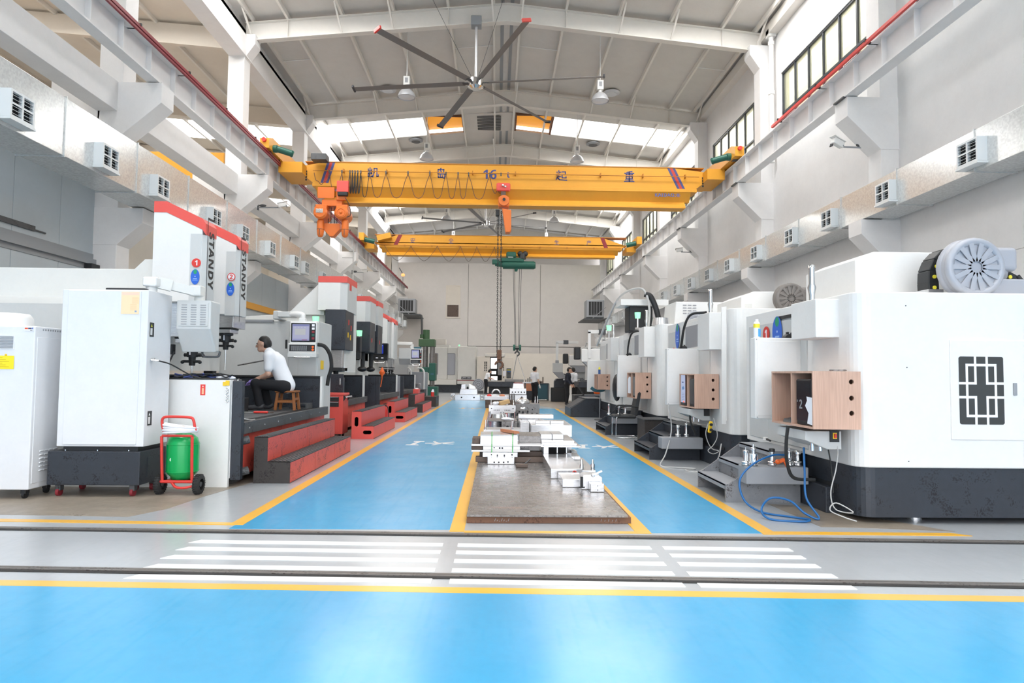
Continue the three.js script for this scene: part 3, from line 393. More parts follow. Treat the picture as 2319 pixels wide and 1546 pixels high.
{ const o = thing('bridge_crane', 'yellow crane girder glimpsed in the next bay through the arcade', 'crane', [-16, 9, 26]); g_().b(-21.6, -10.7, 8.9, 9.9, 25.6, 26.2, 0.02).out('girder', mat.crane, o); g_().b(-21.6, -10.9, 8.75, 8.9, 25.4, 26.4, 0.02).out('bottom_flange', mat.crane, o); }
// ---------------------------------------------------------------- hoists
function chain(x, y0, y1, d, p, m = mat.black, name = 'chain', lean = 0, r = 0.032) { // alternating oval links
  const g = g_(), n = Math.max(2, Math.round(Math.abs(y1 - y0) / (r * 1.9)));
  for (let i = 0; i < n; i++) { const t = (i + 0.5) / n, mm = M4().makeRotationY(i % 2 ? Math.PI / 2 : 0); mm.setPosition(x + lean * t, y0 + (y1 - y0) * t, -d); g.add(new THREE.TorusGeometry(r * 0.75, r * 0.28, 4, 7).applyMatrix4(M4().makeScale(0.8, 1.5, 1)), mm); }
  const o = g.out(name, m, p); o.userData.kind = 'stuff'; return o;
}
{
  const d = 26.2, o = thing('chain_hoist', 'orange twin chain hoist with two chain bags, at the arcade end of the crane', 'hoist', [-6.65, 8.2, d]);
  g_().b(-7.15, -6.5, 8.28, 8.72, d - 0.2, d - 0.14).out('trolley_plate', mat.orange, o); g_().b(-6.42, -6.02, 8.2, 8.62, d - 0.22, d - 0.12, 0.03).out('trolley_plate', mat.orange, o);
  g_().b(-7.0, -6.2, 7.98, 8.24, d - 0.15, d + 0.75, 0.02).out('cross_frame', mat.orange, o);
  g_().b(-6.38, -5.92, 8.5, 8.95, d - 0.34, d - 0.18, 0.02).out('control_box', mat.redCap, o); g_().b(-6.35, -5.95, 8.35, 8.52, d - 0.33, d - 0.16, 0.04).out('cable_guard', mat.black, o);
  for (const [x, nm] of [[-7.0, 0], [-6.18, 1]]) {
    const h = g_().c([x, 7.68, d - 0.32], [x, 7.68, d + 0.5], 0.27, 0.27, 24).c([x, 7.68, d - 0.38], [x, 7.68, d - 0.32], 0.2, 0.27, 24).o([x, 7.92, d], [0.46, 0.2, 0.5], [0, 0, 0], 0.03).out('hoist_motor', mat.orange, o);
    if (!nm) { g_().b(x - 0.16, x + 0.12, 7.64, 7.8, d - 0.4, d - 0.36, 0.01).out('rating_plate', mat.chrome, h); g_().b(x - 0.22, x + 0.2, 7.56, 7.88, d - 0.385, d - 0.35, 0.02).out('cover', mat.orange, h); }
    else g_().tor([x, 7.68, d - 0.38], 0.15, 0.02, [0, 0, -1]).s([x, 7.68, d - 0.38], 0.06).out('cover', mat.orange, h);
    const bx = x + (nm ? 0.12 : -0.03);
    g_().lathe([[0.001, 6.72], [0.08, 6.74], [0.12, 6.82], [0.14, 6.98], [0.14, 7.35], [0.11, 7.42], [0.001, 7.43]], [bx, 0, d - 0.12], 20).out('chain_bag', mat.orange, o);
    g_().tor([bx, 7.04, d - 0.12], 0.14, 0.008, [0, 1, 0]).b(bx - 0.012, bx + 0.012, 6.8, 7.02, d - 0.275, d - 0.26).out('bag_strap', mat.brown, o);
  }
  for (const x of [-6.78, -6.68, -6.54, -6.44]) chain(x, 7.98, 7.2, d + 0.1, o, mat.black, 'chain', 0, 0.03);
  g_().px([[-6.93, 7.3], [-6.28, 7.3], [-6.26, 7.08], [-6.53, 6.78], [-6.68, 6.78], [-6.95, 7.08]].reverse(), d - 0.08, d + 0.25, [], 0.02).out('hook_block', mat.orange, o);
  g_().t([[-6.05, 8.3, d - 0.3], [-5.85, 7.95, d - 0.35], [-5.82, 7.6, d - 0.3], [-5.95, 7.5, d - 0.3]], 0.015).out('cable', mat.cable, o);
}
{
  const d = 26.2, o = thing('chain_hoist', 'small orange chain hoist at mid span with a tapering chain bag and long dark chains', 'hoist', [0.2, 8.2, d]);
  g_().b(-0.08, 0.48, 8.68, 9.02, d - 0.2, d - 0.06, 0.1).out('trolley', mat.redCap, o); g_().s([0.18, 8.9, d - 0.22], 0.06).s([0.28, 8.85, d - 0.22], 0.05).out('trolley_wheel', mat.chrome, o);
  g_().b(0.1, 0.3, 8.5, 8.72, d - 0.15, d + 0.4, 0.02).out('hanger', mat.brown, o);
  g_().c([0.22, 8.27, d - 0.35], [0.22, 8.27, d + 0.35], 0.21, 0.21, 18).b(0.0, 0.44, 8.05, 8.46, d - 0.2, d + 0.3, 0.06).out('hoist_motor', mat.orange, o); g_().c([0.23, 8.3, d - 0.38], [0.23, 8.3, d - 0.34], 0.06).out('motor_cap', mat.black, o);
  g_().px([[0.16, 7.95], [0.52, 7.9], [0.53, 7.1], [0.47, 7.0], [0.3, 7.0]].reverse(), d - 0.3, d + 0.1, [], 0.03).out('chain_bag', mat.orange, o);
  g_().b(-0.1, 0.06, 7.7, 7.95, d - 0.15, d + 0.1, 0.03).out('limit_switch', mat.black, o);
  chain(0.0, 7.9, 2.1, d, o, mat.black, 'chain', 0.02, 0.042); chain(0.13, 7.9, 2.3, d, o, mat.black, 'chain', 0.02, 0.042);
  const hk = thing('hook_block', 'rusty brown hook block on the long chains of the small orange hoist', 'hook', [0.09, 1.6, d]); g_().b(0.02, 0.2, 1.95, 2.35, d - 0.1, d + 0.1, 0.04).out('block', mat.rust, hk); g_().tor([0.1, 1.75, d], 0.14, 0.045, [0, 0, 1], 20, 4.6).c([0.1, 1.86, d], [0.1, 2.0, d], 0.04).out('hook', mat.rust, hk);
}
{
  const d = 42.6, o = thing('rope_hoist', 'dark green wire rope hoist hanging under the farther yellow crane', 'hoist', [1.2, 8.5, d]);
  g_().c([0.35, 8.42, d - 0.25], [2.36, 8.42, d - 0.25], 0.26, 0.26, 24).c([2.36, 8.42, d - 0.25], [2.45, 8.42, d - 0.25], 0.24, 0.2, 24).c([-0.15, 8.5, d - 0.25], [0.4, 8.45, d - 0.25], 0.16, 0.2, 18).out('drum', mat.greenDark, o);
  g_().b(-0.35, 0.1, 8.45, 8.75, d - 0.45, d - 0.1, 0.05).out('gearbox', mat.greenDark, o); g_().b(0.2, 1.7, 8.6, 8.85, d - 0.5, d + 0.2, 0.04).out('frame', mat.greenDark, o);
  g_().b(0.55, 1.2, 8.85, 9.25, d - 0.55, d - 0.15, 0.12).out('trolley_side', mat.greenDark, o); g_().b(0.66, 1.0, 8.86, 8.9, d - 0.57, d - 0.55).out('rating_plate', mat.white, o);
  g_().c([1.6, 8.8, d - 0.3], [1.6, 9.15, d - 0.3], 0.24, 0.2, 16).s([1.45, 9.15, d - 0.3], 0.18).s([1.78, 9.15, d - 0.3], 0.18).out('travel_motor', mat.black, o);
  g_().c([1.2, 8.2, d - 0.3], [1.2, 8.0, d - 0.3], 0.13, 0.08).out('rope_guide', mat.greenDark, o);
  for (const [x, x2] of [[1.02, 1.18], [1.1, 1.24], [1.42, 1.38], [1.54, 1.46]]) g_().c([x, 8.2, d - 0.25], [x2, 3.15, d - 0.25], 0.017, 0.017, 5).out('wire_rope', mat.greyDark, o);
  g_().c([0.2, 9.5, d], [0.2, 8.6, d - 0.2], 0.02).out('power_cable', mat.cable, o);
  const h = thing('hook_block', 'dark green pulley block with a swivel hook on the wire ropes', 'hook', [1.32, 2.9, d - 0.25]);
  for (const x of [1.13, 1.5]) g_().c([x - 0.07, 3.08, d - 0.25], [x + 0.07, 3.08, d - 0.25], 0.2, 0.2, 18).out('pulley', mat.greenDark, h);
  g_().b(1.1, 1.54, 2.96, 3.1, d - 0.32, d - 0.18, 0.03).out('crossbar', mat.black, h); g_().tor([1.32, 2.7, d - 0.25], 0.13, 0.05, [0, 0, 1], 20, 4.8).c([1.32, 2.82, d - 0.25], [1.32, 2.98, d - 0.25], 0.06).out('hook', mat.greyDark, h);
  const sl = (lab, x2, m) => { const s = thing('lifting_sling', lab, 'sling', [1.32, 2.6, d - 0.25]); const g = g_(); for (let i = 0; i < 34; i++) { const t = i / 34, mm = M4().makeRotationY(i % 2 ? 1.57 : 0); mm.setPosition(1.32 + (x2 - 1.32) * t, 2.62 - 1.62 * t, -(d - 0.25)); g.add(new THREE.TorusGeometry(0.028, 0.011, 4, 7).applyMatrix4(M4().makeScale(0.8, 1.4, 1)), mm); } g.out('chain', m, s).userData.kind = 'stuff'; return s; };
  sl('grey chain sling leg dropping from the hook toward the machine table', 1.02, mat.grey); sl('pale chain sling leg hanging in front of the cream partition', 1.85, mat.steel);
}
// ---------------------------------------------------------------- ceiling fans, lamps, wall fittings
function bigFan(label, x, d, y, top, R, a0, dark) {
  const o = thing('ceiling_fan', label, 'ceiling fan', [x, y, d]);
  g_().c([x, y + 0.15, d], [x, top - 0.15, d], 0.055, 0.055, 12).out('down_rod', mat.alu, o); g_().b(x - 0.2, x + 0.2, top - 0.3, top + 0.06, d - 0.2, d + 0.2, 0.02).out('mount', mat.girt, o);
  g_().c([x, y - 0.16, d], [x, y + 0.12, d], 0.3, 0.3, 28).c([x, y - 0.24, d], [x, y - 0.16, d], 0.16, 0.28, 28).out('motor_hub', mat.chrome, o);
  for (let i = 0; i < 4; i++) { const t = i * Math.PI / 2 + 0.6; g_().c([x + 0.2 * Math.cos(t), y + 0.2, d + 0.2 * Math.sin(t)], [x + 2.1 * Math.cos(t), top + 0.4, d + 2.1 * Math.sin(t)], 0.008, 0.008, 4).out('guy_wire', mat.greyDark, o); }
  for (let i = 0; i < 6; i++) {
    const t = a0 + i * Math.PI / 3, q = M4().makeRotationY(t).multiply(M4().makeRotationX(0.26)).setPosition(x, y, -d), foil = [[-0.13, 0], [-0.06, 0.028], [0.05, 0.022], [0.13, -0.012], [0.05, -0.006], [-0.06, -0.004]];
    const b = g_().ex(foil, R - 0.42, q.clone().multiply(M4().set(0, 0, 1, 0.42, 0, 1, 0, 0, -1, 0, 0, 0, 0, 0, 0, 1))).out('blade', mat.fan, o);
    g_().add(new THREE.BoxGeometry(0.25, 0.03, 0.12), q.clone().multiply(M4().makeTranslation(0.38, 0, 0))).out('blade_arm', mat.greyDark, b);
    g_().add(new RoundedBoxGeometry(0.07, 0.12, 0.32, 2, 0.02), q.clone().multiply(M4().makeTranslation(R, 0.02, 0))).out('blade_tip', i === dark[0] ? mat.redBright : i === dark[1] ? mat.redCap : mat.fanDark, b);
  }
  return o;
}
bigFan('nearer large six-bladed ceiling fan hanging on a rod below the roof ridge', -0.91, 24.7, 12.46, 14.95, 4.85, -0.157, [4, 5]);
bigFan('farther large six-bladed ceiling fan seen below the big yellow crane', -0.9, 48.1, 12.45, 14.95, 4.7, 0.29, [9, 9]);
{
  const mk = (label, x, d, y) => { const o = thing('high_bay_lamp', label, 'lamp', [x, y, d], 'bowl lamps under the roof'); g_().lathe([[0.36, 0], [0.355, 0.06], [0.3, 0.2], [0.2, 0.31], [0.1, 0.36], [0.09, 0.36], [0.18, 0.3], [0.28, 0.19], [0.335, 0.06], [0.34, 0]], [x, y, d], 28).out('reflector', mat.lamp, o); g_().lathe([[0.34, 0.012], [0.2, -0.02], [0.001, -0.03]].reverse(), [x, y + 0.02, d], 28).out('glass_cover', mat.lampIn, o); g_().c([x, y + 0.34, d], [x, y + 0.48, d], 0.07).b(x - 0.13, x + 0.13, y + 0.46, y + 0.86, d - 0.12, d + 0.12, 0.02).out('ballast_box', mat.white, o); g_().b(x - 0.06, x + 0.06, y + 0.58, y + 0.78, d - 0.13, d - 0.118).out('rating_label', mat.grey, o); g_().c([x, y + 0.85, d], [x, roofY(x) - 0.05, d], 0.02, 0.02, 6).out('rod', mat.white, o); return o; };
  for (const [s, x] of [['arcade', -3.8], ['window', 4.15]]) [18.4, 26.6, 34.4, 42.0, 48.2, 56].forEach((d, i) => mk(`grey bowl lamp on a rod, ${ORD[i]} of the row nearer the ${s} wall`, x, d, 12.65));
  for (const [x, d, w] of [[-5.45, 31.7, 'beside the big fan on the arcade slope'], [5.5, 31.7, 'beside the big fan on the window slope'], [-4.95, 38.9, 'below the white skylight on the arcade slope'], [5.65, 38.9, 'below the white skylight on the window slope']]) { const y = roofY(x) - 0.12, o = thing('disc_lamp', 'flat round disc lamp fixed to the roof ' + w, 'lamp', [x, y, d]); g_().lathe([[0.001, -0.05], [0.3, -0.04], [0.42, 0.02], [0.42, 0.06], [0.2, 0.1], [0.001, 0.12]], [x, y, d], 28).out('housing', d > 35 ? mat.grey : mat.lamp, o); g_().c([x, y - 0.055, d], [x, y - 0.035, d], 0.26, 0.26, 28).out('diffuser', d > 35 ? mat.greyDark : mat.lampIn, o); }
}
for (const [x, y0, y1, d0, s] of [[-8.15, 6.75, 8.1, 59.5, -1], [8.55, 6.35, 7.9, 57, 1]]) {
  const o = thing('evaporative_cooler', s < 0 ? 'box-shaped air cooler with slatted grille on the back wall at the arcade corner' : 'box-shaped air cooler with slatted grille on the back wall at the window corner', 'air cooler', [x, y0, d0]), w = 0.78;
  g_().b(x - w, x + w, y0, y1, d0, d0 + 1.5, 0.05).out('casing', mat.girt, o); g_().px(rect(x - w + 0.05, x + w - 0.05, y0 + 0.08, y1 - 0.08), d0 - 0.04, d0 + 0.01, [rect(x - w + 0.2, x + w - 0.2, y0 + 0.2, y1 - 0.16)]).out('grille_frame', mat.grey, o);
  g_().b(x - w + 0.18, x + w - 0.18, y0 + 0.18, y1 - 0.14, d0 - 0.012, d0 - 0.004).out('pad', mat.black, o);
  for (const q of [-0.36, -0.12, 0.12, 0.36]) g_().b(x + q - 0.015, x + q + 0.015, y0 + 0.15, y1 - 0.12, d0 - 0.03, d0 - 0.01).out('slat', mat.grey, o);
  g_().b(x - 0.25, x + 0.2, y0 + 0.22, y0 + 0.34, d0 - 0.04, d0 - 0.02).out('maker_plate', mat.greyDark, o);
  g_().b(x - w - 0.2, x + w + 0.3, y0 - 0.16, y0 - 0.06, d0 - 0.1, d0 + 4.2).out('bracket', mat.greyDark, o); g_().bar([x - s * 0.3, y0 - 0.1, d0 - 0.05], [x + s * 0.9, y0 + 0.9, d0 - 0.06], 0.05, 0.05).out('brace', mat.grey, o);
  if (s < 0) g_().t([[x + 0.9, y0 - 0.1, d0 + 0.2], [x + 1.25, y0 - 0.12, d0 + 0.2], [x + 1.35, y0 - 0.4, d0 + 0.2], [x + 1.4, y0 - 1.9, d0 + 0.2]], 0.09, 10, 30).out('drain_pipe', mat.greyDark, o);
}
function cctv(label, x, y, d, xr, tilt) { // camera on a long wall arm
  const o = thing('surveillance_camera', label, 'camera', [x, y, d]), s = Math.sign(xr - x);
  g_().o([x - s * 0.12, y + 0.1, d], [0.34, 0.17, 0.16], [0, 0.3, -s * tilt], 0.03).out('housing', mat.white, o); g_().o([x - s * 0.12, y + 0.2, d], [0.4, 0.015, 0.2], [0, 0.3, -s * tilt]).out('sun_shield', mat.white, o); g_().o([x - s * 0.29, y + 0.1 - tilt * 0.16, d], [0.02, 0.1, 0.1], [0, 0.3, -s * tilt]).out('lens', mat.blackGloss, o);
  g_().c([x, y, d], [xr, y - 0.02, d], 0.025, 0.025, 8).s([x, y + 0.02, d], 0.05).out('arm', mat.grey, o); g_().b(Math.min(xr, xr - s * 0.04), Math.max(xr, xr - s * 0.04), y - 0.12, y + 0.14, d - 0.06, d + 0.06).s([xr - s * 0.2, y + 0.06, d], 0.08, [1.8, 0.7, 0.8]).out('wall_mount', mat.greyDark, o);
}
cctv('white surveillance camera on a long arm below the nearest window-side corbel', 9.25, 7.6, 17.3, 9.97, 0.35); cctv('dark-lensed surveillance camera on an arm at the third window-side column', 9.25, 7.6, 32.7, 9.97, -0.2);
cctv('white surveillance camera on an arm at the second arcade column', -8.75, 7.95, 26.3, -9.6, 0.3); cctv('surveillance camera on a long bar beside the fourth arcade column', -8.9, 8.0, 43.6, -9.62, 0.1);
{ const o = thing('signal_lamp', 'small glowing orange signal lamp at the far end of the arcade crane runway', 'lamp', [-8.6, 10.2, 60]); g_().c([-8.6, 9.6, 60], [-8.6, 10.15, 60], 0.02).out('stem', mat.greyDark, o); g_().s([-8.6, 10.3, 60], 0.16, [1.1, 0.9, 1.1]).out('lens', S(lin(0.9, 0.3, 0.1), 0.4, 0, { emissive: lin(1, 0.35, 0.12), emissiveIntensity: 2.2 }), o); g_().bar([-8.62, 10.4, 60], [-8.95, 10.95, 60], 0.08, 0.08).out('hood', mat.greyDark, o); }
{ const o = thing('downpipe', 'white downpipe beside the second window-side column up to the gutter', 'pipe', [10.2, 9, 24.1]); g_().c([10.25, 9.4, 24.15], [10.25, 14.35, 24.15], 0.09, 0.09, 14).out('pipe', mat.white, o); for (const y of [10.2, 12, 13.9]) g_().c([10.25, y, 24.15], [10.25, y + 0.14, 24.15], 0.115, 0.115, 14).out('collar', mat.white, o); g_().b(10.1, 10.4, 14.2, 14.5, 24.0, 24.3, 0.02).out('hopper', mat.white, o); }
{ const o = thing('conduit', 'thin grey cable conduit hanging down past the duct by the fourth arcade column', 'pipe', [-7.1, 5, 32]); g_().c([-8.32, 6.7, 38], [-8.32, 8.7, 38], 0.035).out('pipe', mat.cableGrey, o); g_().c([-8.95, 8.0, 38], [-8.32, 8.0, 38], 0.03).out('support_arm', mat.cableGrey, o); }
// ---------------------------------------------------------------- window-side machining centres
const circleTag = (parent, c, ry, num, big, r = 0.11) => { // round red number disc and oval blue tag, fixed to a face that looks along ry
  const n = new THREE.Vector3(Math.sin(ry), 0, Math.cos(ry)), m = at([c[0] + n.x * 0.006, c[1], c[2] - n.z * 0.006], ry);
  const disc = (name, rx, ryy, mm, k) => g_().add(new THREE.CylinderGeometry(1, 1, 0.004, 24).rotateX(Math.PI / 2).scale(rx, ryy, 1), mm).out(name, k, parent);
  disc('number_disc', r * 0.62, r * 0.62, m, mat.redBright); disc('number_disc', r * 0.5, r * 0.5, m.clone().multiply(M4().makeTranslation(0, 0, 0.002)), num === '2' && big === 2 ? mat.paper : mat.redBright);
  g_().add(text(num, r * 0.7, 0.003), m.clone().multiply(M4().makeTranslation(0, 0, 0.004))).out('number', big === 2 ? mat.redBright : mat.paper, parent);
};
const ovalTag = (parent, c, ry, rx, rv) => {
  const m = at([c[0] + Math.sin(ry) * 0.006, c[1], c[2] - Math.cos(ry) * 0.006], ry);
  const cvs = (x, w, h) => { x.fillStyle = '#2a66cf'; x.fillRect(0, 0, w, h); x.fillStyle = '#1d9a6c'; x.beginPath(); x.arc(w / 2, h * 0.17, w * 0.2, 0, 7); x.fill(); x.fillStyle = '#dfe9ff'; x.beginPath(); x.arc(w / 2, h * 0.47, w * 0.05, 0, 7); x.fill(); x.fillStyle = '#9fc0f2'; x.fillRect(w * 0.28, h * 0.6, w * 0.44, h * 0.05); x.fillRect(w * 0.2, h * 0.7, w * 0.6, h * 0.03); };
  const k = document.createElement('canvas'); k.width = 96; k.height = 128; cvs(k.getContext('2d'), 96, 128); const t = new THREE.CanvasTexture(k); t.colorSpace = THREE.SRGBColorSpace; t.magFilter = THREE.LinearFilter;
  const g = new THREE.CircleGeometry(1, 28).scale(rx, rv, 1).applyMatrix4(m), p = origin.get(parent); g.translate(-p[0], -p[1], p[2]); const o = shadowed(new THREE.Mesh(g, S(0xffffff, 0.4, 0, { map: t }))); o.name = 'oval_tag'; parent.add(o);
};
function emblem(x, w, h) { // black lattice emblem
  x.fillStyle = '#e9ebea'; x.fillRect(0, 0, w, h); x.fillStyle = '#3b3b39'; x.beginPath(); x.roundRect(0, 0, w, h, w * 0.05); x.fill();
  x.fillStyle = '#eeefee'; const t = w * 0.055, V1 = (u, a, b) => x.fillRect(u * w - t / 2, a * h - t / 2, t, (b - a) * h + t), H1 = (v, a, b) => x.fillRect(a * w - t / 2, v * h - t / 2, (b - a) * w + t, t);
  V1(0.18, 0.125, 0.875); V1(0.82, 0.125, 0.875); H1(0.125, 0.18, 0.82); H1(0.875, 0.18, 0.82);
  V1(0.37, -0.1, 0.395); V1(0.63, -0.1, 0.395); V1(0.37, 0.6, 1.1); V1(0.63, 0.6, 1.1); H1(0.395, -0.1, 0.37); H1(0.395, 0.63, 1.1); H1(0.6, -0.1, 0.37); H1(0.6, 0.63, 1.1);
}
function blower(p, x, y, d, s, m) { // side-channel blower lying on the roof of a machine
  const b = g_().c([x, y + 0.3 * s, d], [x, y + 0.3 * s, d + 0.16 * s], 0.3 * s, 0.3 * s, 28).tor([x, y + 0.3 * s, d + 0.02 * s], 0.27 * s, 0.045 * s, [0, 0, 1], 28).tor([x, y + 0.3 * s, d + 0.14 * s], 0.27 * s, 0.05 * s, [0, 0, 1], 28).out('blower', m, p);
  for (let i = 0; i < 14; i++) { const a = i * Math.PI / 7; g_().bar([x + 0.06 * s * Math.cos(a), y + 0.3 * s + 0.06 * s * Math.sin(a), d - 0.012 * s], [x + 0.26 * s * Math.cos(a), y + 0.3 * s + 0.26 * s * Math.sin(a), d - 0.012 * s], 0.012 * s, 0.05 * s).out('rib', m, b); }
  g_().c([x + 0.1 * s, y + 0.3 * s, d + 0.16 * s], [x + 0.45 * s, y + 0.3 * s, d + 0.4 * s], 0.17 * s, 0.17 * s, 20).b(x + 0.3 * s, x + 0.62 * s, y + 0.3 * s, y + 0.56 * s, d + 0.2 * s, d + 0.5 * s, 0.05).b(x + 0.2 * s, x + 0.62 * s, y, y + 0.2 * s, d + 0.1 * s, d + 0.4 * s, 0.02).out('motor', m, b);
  g_().t([[x + 0.6 * s, y + 0.25 * s, d + 0.2 * s], [x + 0.7 * s, y + 0.1 * s, d + 0.18 * s], [x + 0.76 * s, y, d + 0.18 * s]], 0.02 * s).out('cable', mat.cable, b);
}
function dragChain(p, pts, w, s = 1) { // plastic energy chain: links with yellow pins
  const c = new THREE.CatmullRomCurve3(pts.map(V), false, 'catmullrom', 0.3), n = Math.round(c.getLength() / (0.115 * s));
  for (let i = 0; i < n; i++) {
    const a = c.getPointAt(i / n), b = c.getPointAt((i + 1) / n), q = new THREE.Quaternion().setFromUnitVectors(new THREE.Vector3(1, 0, 0), b.clone().sub(a).normalize()), mm = M4().compose(a.clone().add(b).multiplyScalar(0.5), q, new THREE.Vector3(1, 1, 1));
    const L = g_().add(new RoundedBoxGeometry(a.distanceTo(b) * 1.12, 0.115 * s, w, 1, 0.012), mm).out('chain_link', mat.black, p);
    g_().add(new THREE.CylinderGeometry(0.02 * s, 0.02 * s, 0.012, 12).rotateX(Math.PI / 2), mm.clone().multiply(M4().makeTranslation(0, 0, w / 2 + 0.004))).out('pin', mat.yellowPaint, L);
  }
}
function machiningCentre(label, d0, d1, top, o = {}) {
  const X = o.X ?? 3.47, X2 = 6.6, r = 0.16, p = thing('machining_centre', label, 'milling machine', [X, 0, d0], 'white machining centres on the window side');
  const plan = (a, e) => { const q = []; for (let i = 0; i <= 6; i++) { const t = i / 6 * Math.PI / 2; q.push([X + a + r - (r) * Math.cos(t), d0 + a + r - r * Math.sin(t)]); } return [[X + a, d1 - e], ...q, [X2, d0 + a], [X2, d1 - e]]; };
  g_().py(plan(0, 0).reverse(), 0.535, top, [], 0.012).out('enclosure', mat.white, p);
  g_().py(plan(0.025, 0.02).reverse(), 0.06, 0.54).out('base', mat.base, p);
  g_().b(X - 0.06, X + 0.2, 0.0, 0.27, d0 + 0.5, d1 + 0.1, 0.01).out('chip_tray', mat.base, p); g_().b(X + 0.01, X + 0.08, 0.27, 0.31, d0 + 0.4, d1).out('tray_gap', mat.black, p);
  for (const [x, d] of [[X + 0.7, d0 + 0.25], [X2 - 0.6, d0 + 0.25], [X + 0.3, d1 - 0.3]]) g_().c([x, 0.02, d], [x, 0.1, d], 0.03).c([x, 0, d], [x, 0.025, d], 0.07).out('levelling_foot', mat.steel, p);
  if (o.emblem) {
    const e = g_().px(rect(4.36 + 0.03, 6.1, 0.81, 1.77), d0 - 0.012, d0 + 0.004, [], 0.004).out('side_door', mat.white, p); print('emblem', 0.44, 0.655, 360, emblem, e, at([4.69, 1.285, d0 - 0.014]), 0.35); g_().b(5.0, 5.035, 1.24, 1.36, d0 - 0.025, d0 - 0.012, 0.004).out('pull', mat.grey, e);
    for (const y of [0.6, 1.5, 2.1]) g_().c([X + 0.5, y, d0 - 0.004], [X + 0.5, y, d0 + 0.01], 0.006, 0.006, 6).out('screw', mat.greyDark, p);
  }
  // aisle face: door frame, sliding door, slot, seams
  const a0 = d0 + 0.98, a1 = d1 - 0.12;
  const dr = g_().b(X - 0.014, X + 0.02, 0.6, top - 0.16, a0, a1, 0.006).out('sliding_door', mat.greyWhite, p);
  g_().b(X - 0.02, X - 0.01, 0.66, top - 0.3, a0 + (a1 - a0) * 0.42, a0 + (a1 - a0) * 0.425).b(X - 0.02, X - 0.01, 0.66, top - 0.3, a0 + (a1 - a0) * 0.62, a0 + (a1 - a0) * 0.622).out('door_fold', mat.offWhite, dr);
  g_().b(X - 0.02, X - 0.005, top - 0.14, top - 0.10, a0 + 0.1, a0 + 0.8).out('slot', mat.black, p);
  g_().b(X - 0.04, X - 0.01, 1.0, 1.22, a1 - 0.62, a1 - 0.58).out('door_handle', mat.black, dr);
  if (o.window) { const w = g_().b(X - 0.03, X - 0.012, 1.85, top - 0.06, d0 + 1.5, d0 + 2.35, 0.006).out('window_frame', mat.white, p); g_().b(X - 0.036, X - 0.028, 1.9, top - 0.13, d0 + 1.56, d0 + 2.28).out('window_pane', mat.grey, w); }
  const bx = g_().b(X - 0.24, X + 0.05, 1.80, 2.2 + (top - 2.24), d0 + 0.3, d0 + 0.86, 0.01).out('lubrication_box', mat.white, p);
  g_().lathe([[0.03, 0], [0.03, 0.08], [0.045, 0.16], [0.032, 0.2], [0.03, 0.36], [0.034, 0.36], [0.034, 0.4], [0.001, 0.4]], [X - 0.1, 2.2 + (top - 2.24), d0 + 0.66], 16).out('signal_pole', mat.chrome, p);
  if (o.box) { const [x0, x1, y1, dd] = o.box; g_().px([[x0 - 0.22, top - 0.01], [x1, top - 0.01], [x1, y1], [x0, y1], [x0 - 0.22, y1 - 0.1]], dd, dd + 1.2, [], 0.01).out('column_cover', mat.white, p); g_().b(x0 - 0.16, x0 - 0.04, top + 0.02, top + 0.2, dd - 0.006, dd + 0.01).out('access_flap', mat.offWhite, p); }
  return p;
}
const R1 = machiningCentre('nearest white machining centre, black lattice emblem on its side, grey blower on top', 6.3, 9.08, 2.235, { emblem: 1, box: [4.28, 5.13, 2.83, 7.35] });
blower(R1, 4.86, 2.235, 6.55, 0.98, mat.motor);
dragChain(R1, [[4.63, 2.3, 6.95], [4.63, 2.52, 6.95], [4.72, 2.7, 6.95], [4.9, 2.74, 6.95], [5.2, 2.61, 6.95], [5.6, 2.4, 6.95]], 0.2); g_().b(4.56, 4.72, 2.235, 2.34, 6.84, 7.05).b(4.3, 4.6, 2.235, 2.27, 6.85, 7.0).out('chain_bracket', mat.steel, R1);
circleTag(R1, [3.45, 1.94, 8.35], -Math.PI / 2, '1', 1, 0.16); ovalTag(R1, [3.45, 1.94, 8.02], -Math.PI / 2, 0.14, 0.2);
const R2 = machiningCentre('second white machining centre, with a brown blower and a black cable hanging over its front', 9.65, 13.3, 2.41, { box: [4.3, 5.05, 2.82, 10.9], window: 1 });
blower(R2, 4.7, 2.41, 10.4, 0.8, mat.motorBrown); dragChain(R2, [[4.9, 2.45, 9.95], [5.05, 2.6, 9.95], [5.2, 2.66, 9.95], [5.45, 2.62, 9.95], [5.75, 2.56, 9.95]], 0.2); g_().t([[5.2, 2.7, 10], [5.35, 2.8, 10], [5.5, 2.7, 10], [5.7, 2.62, 10]], 0.02).out('cable', mat.cable, R2);
circleTag(R2, [3.45, 1.85, 12.75], -Math.PI / 2, '2', 2, 0.15); ovalTag(R2, [3.45, 2.15, 12.5], -Math.PI / 2, 0.14, 0.24);
g_().t([[3.3, 2.4, 10.3], [3.12, 2.38, 10.5], [3.04, 2.2, 10.6], [3.02, 1.85, 10.75]], 0.02, 8, 30).out('gooseneck', mat.cable, R2); g_().b(3.3, 3.36, 0.7, 2.41, 9.6, 9.62).c([3.36, 0.75, 9.62], [3.36, 2.42, 9.62], 0.022).out('conduit', mat.white, R2);
const R3 = machiningCentre('third white machining centre, ventilated white housing above it', 14.0, 17.9, 2.5, { window: 1, X: 3.45 });
g_().px([[3.95, 2.49], [5.3, 2.49], [5.05, 3.05], [4.0, 3.05]], 14.6, 15.6, [], 0.02).out('column_cover', mat.white, R3); for (let i = 0; i < 12; i++) g_().b(4.15 + (i % 3) * 0.11, 4.23 + (i % 3) * 0.11, 2.78 + Math.floor(i / 3) * 0.06, 2.8 + Math.floor(i / 3) * 0.06, 14.59, 14.61).out('vent_slit', mat.grey, R3);
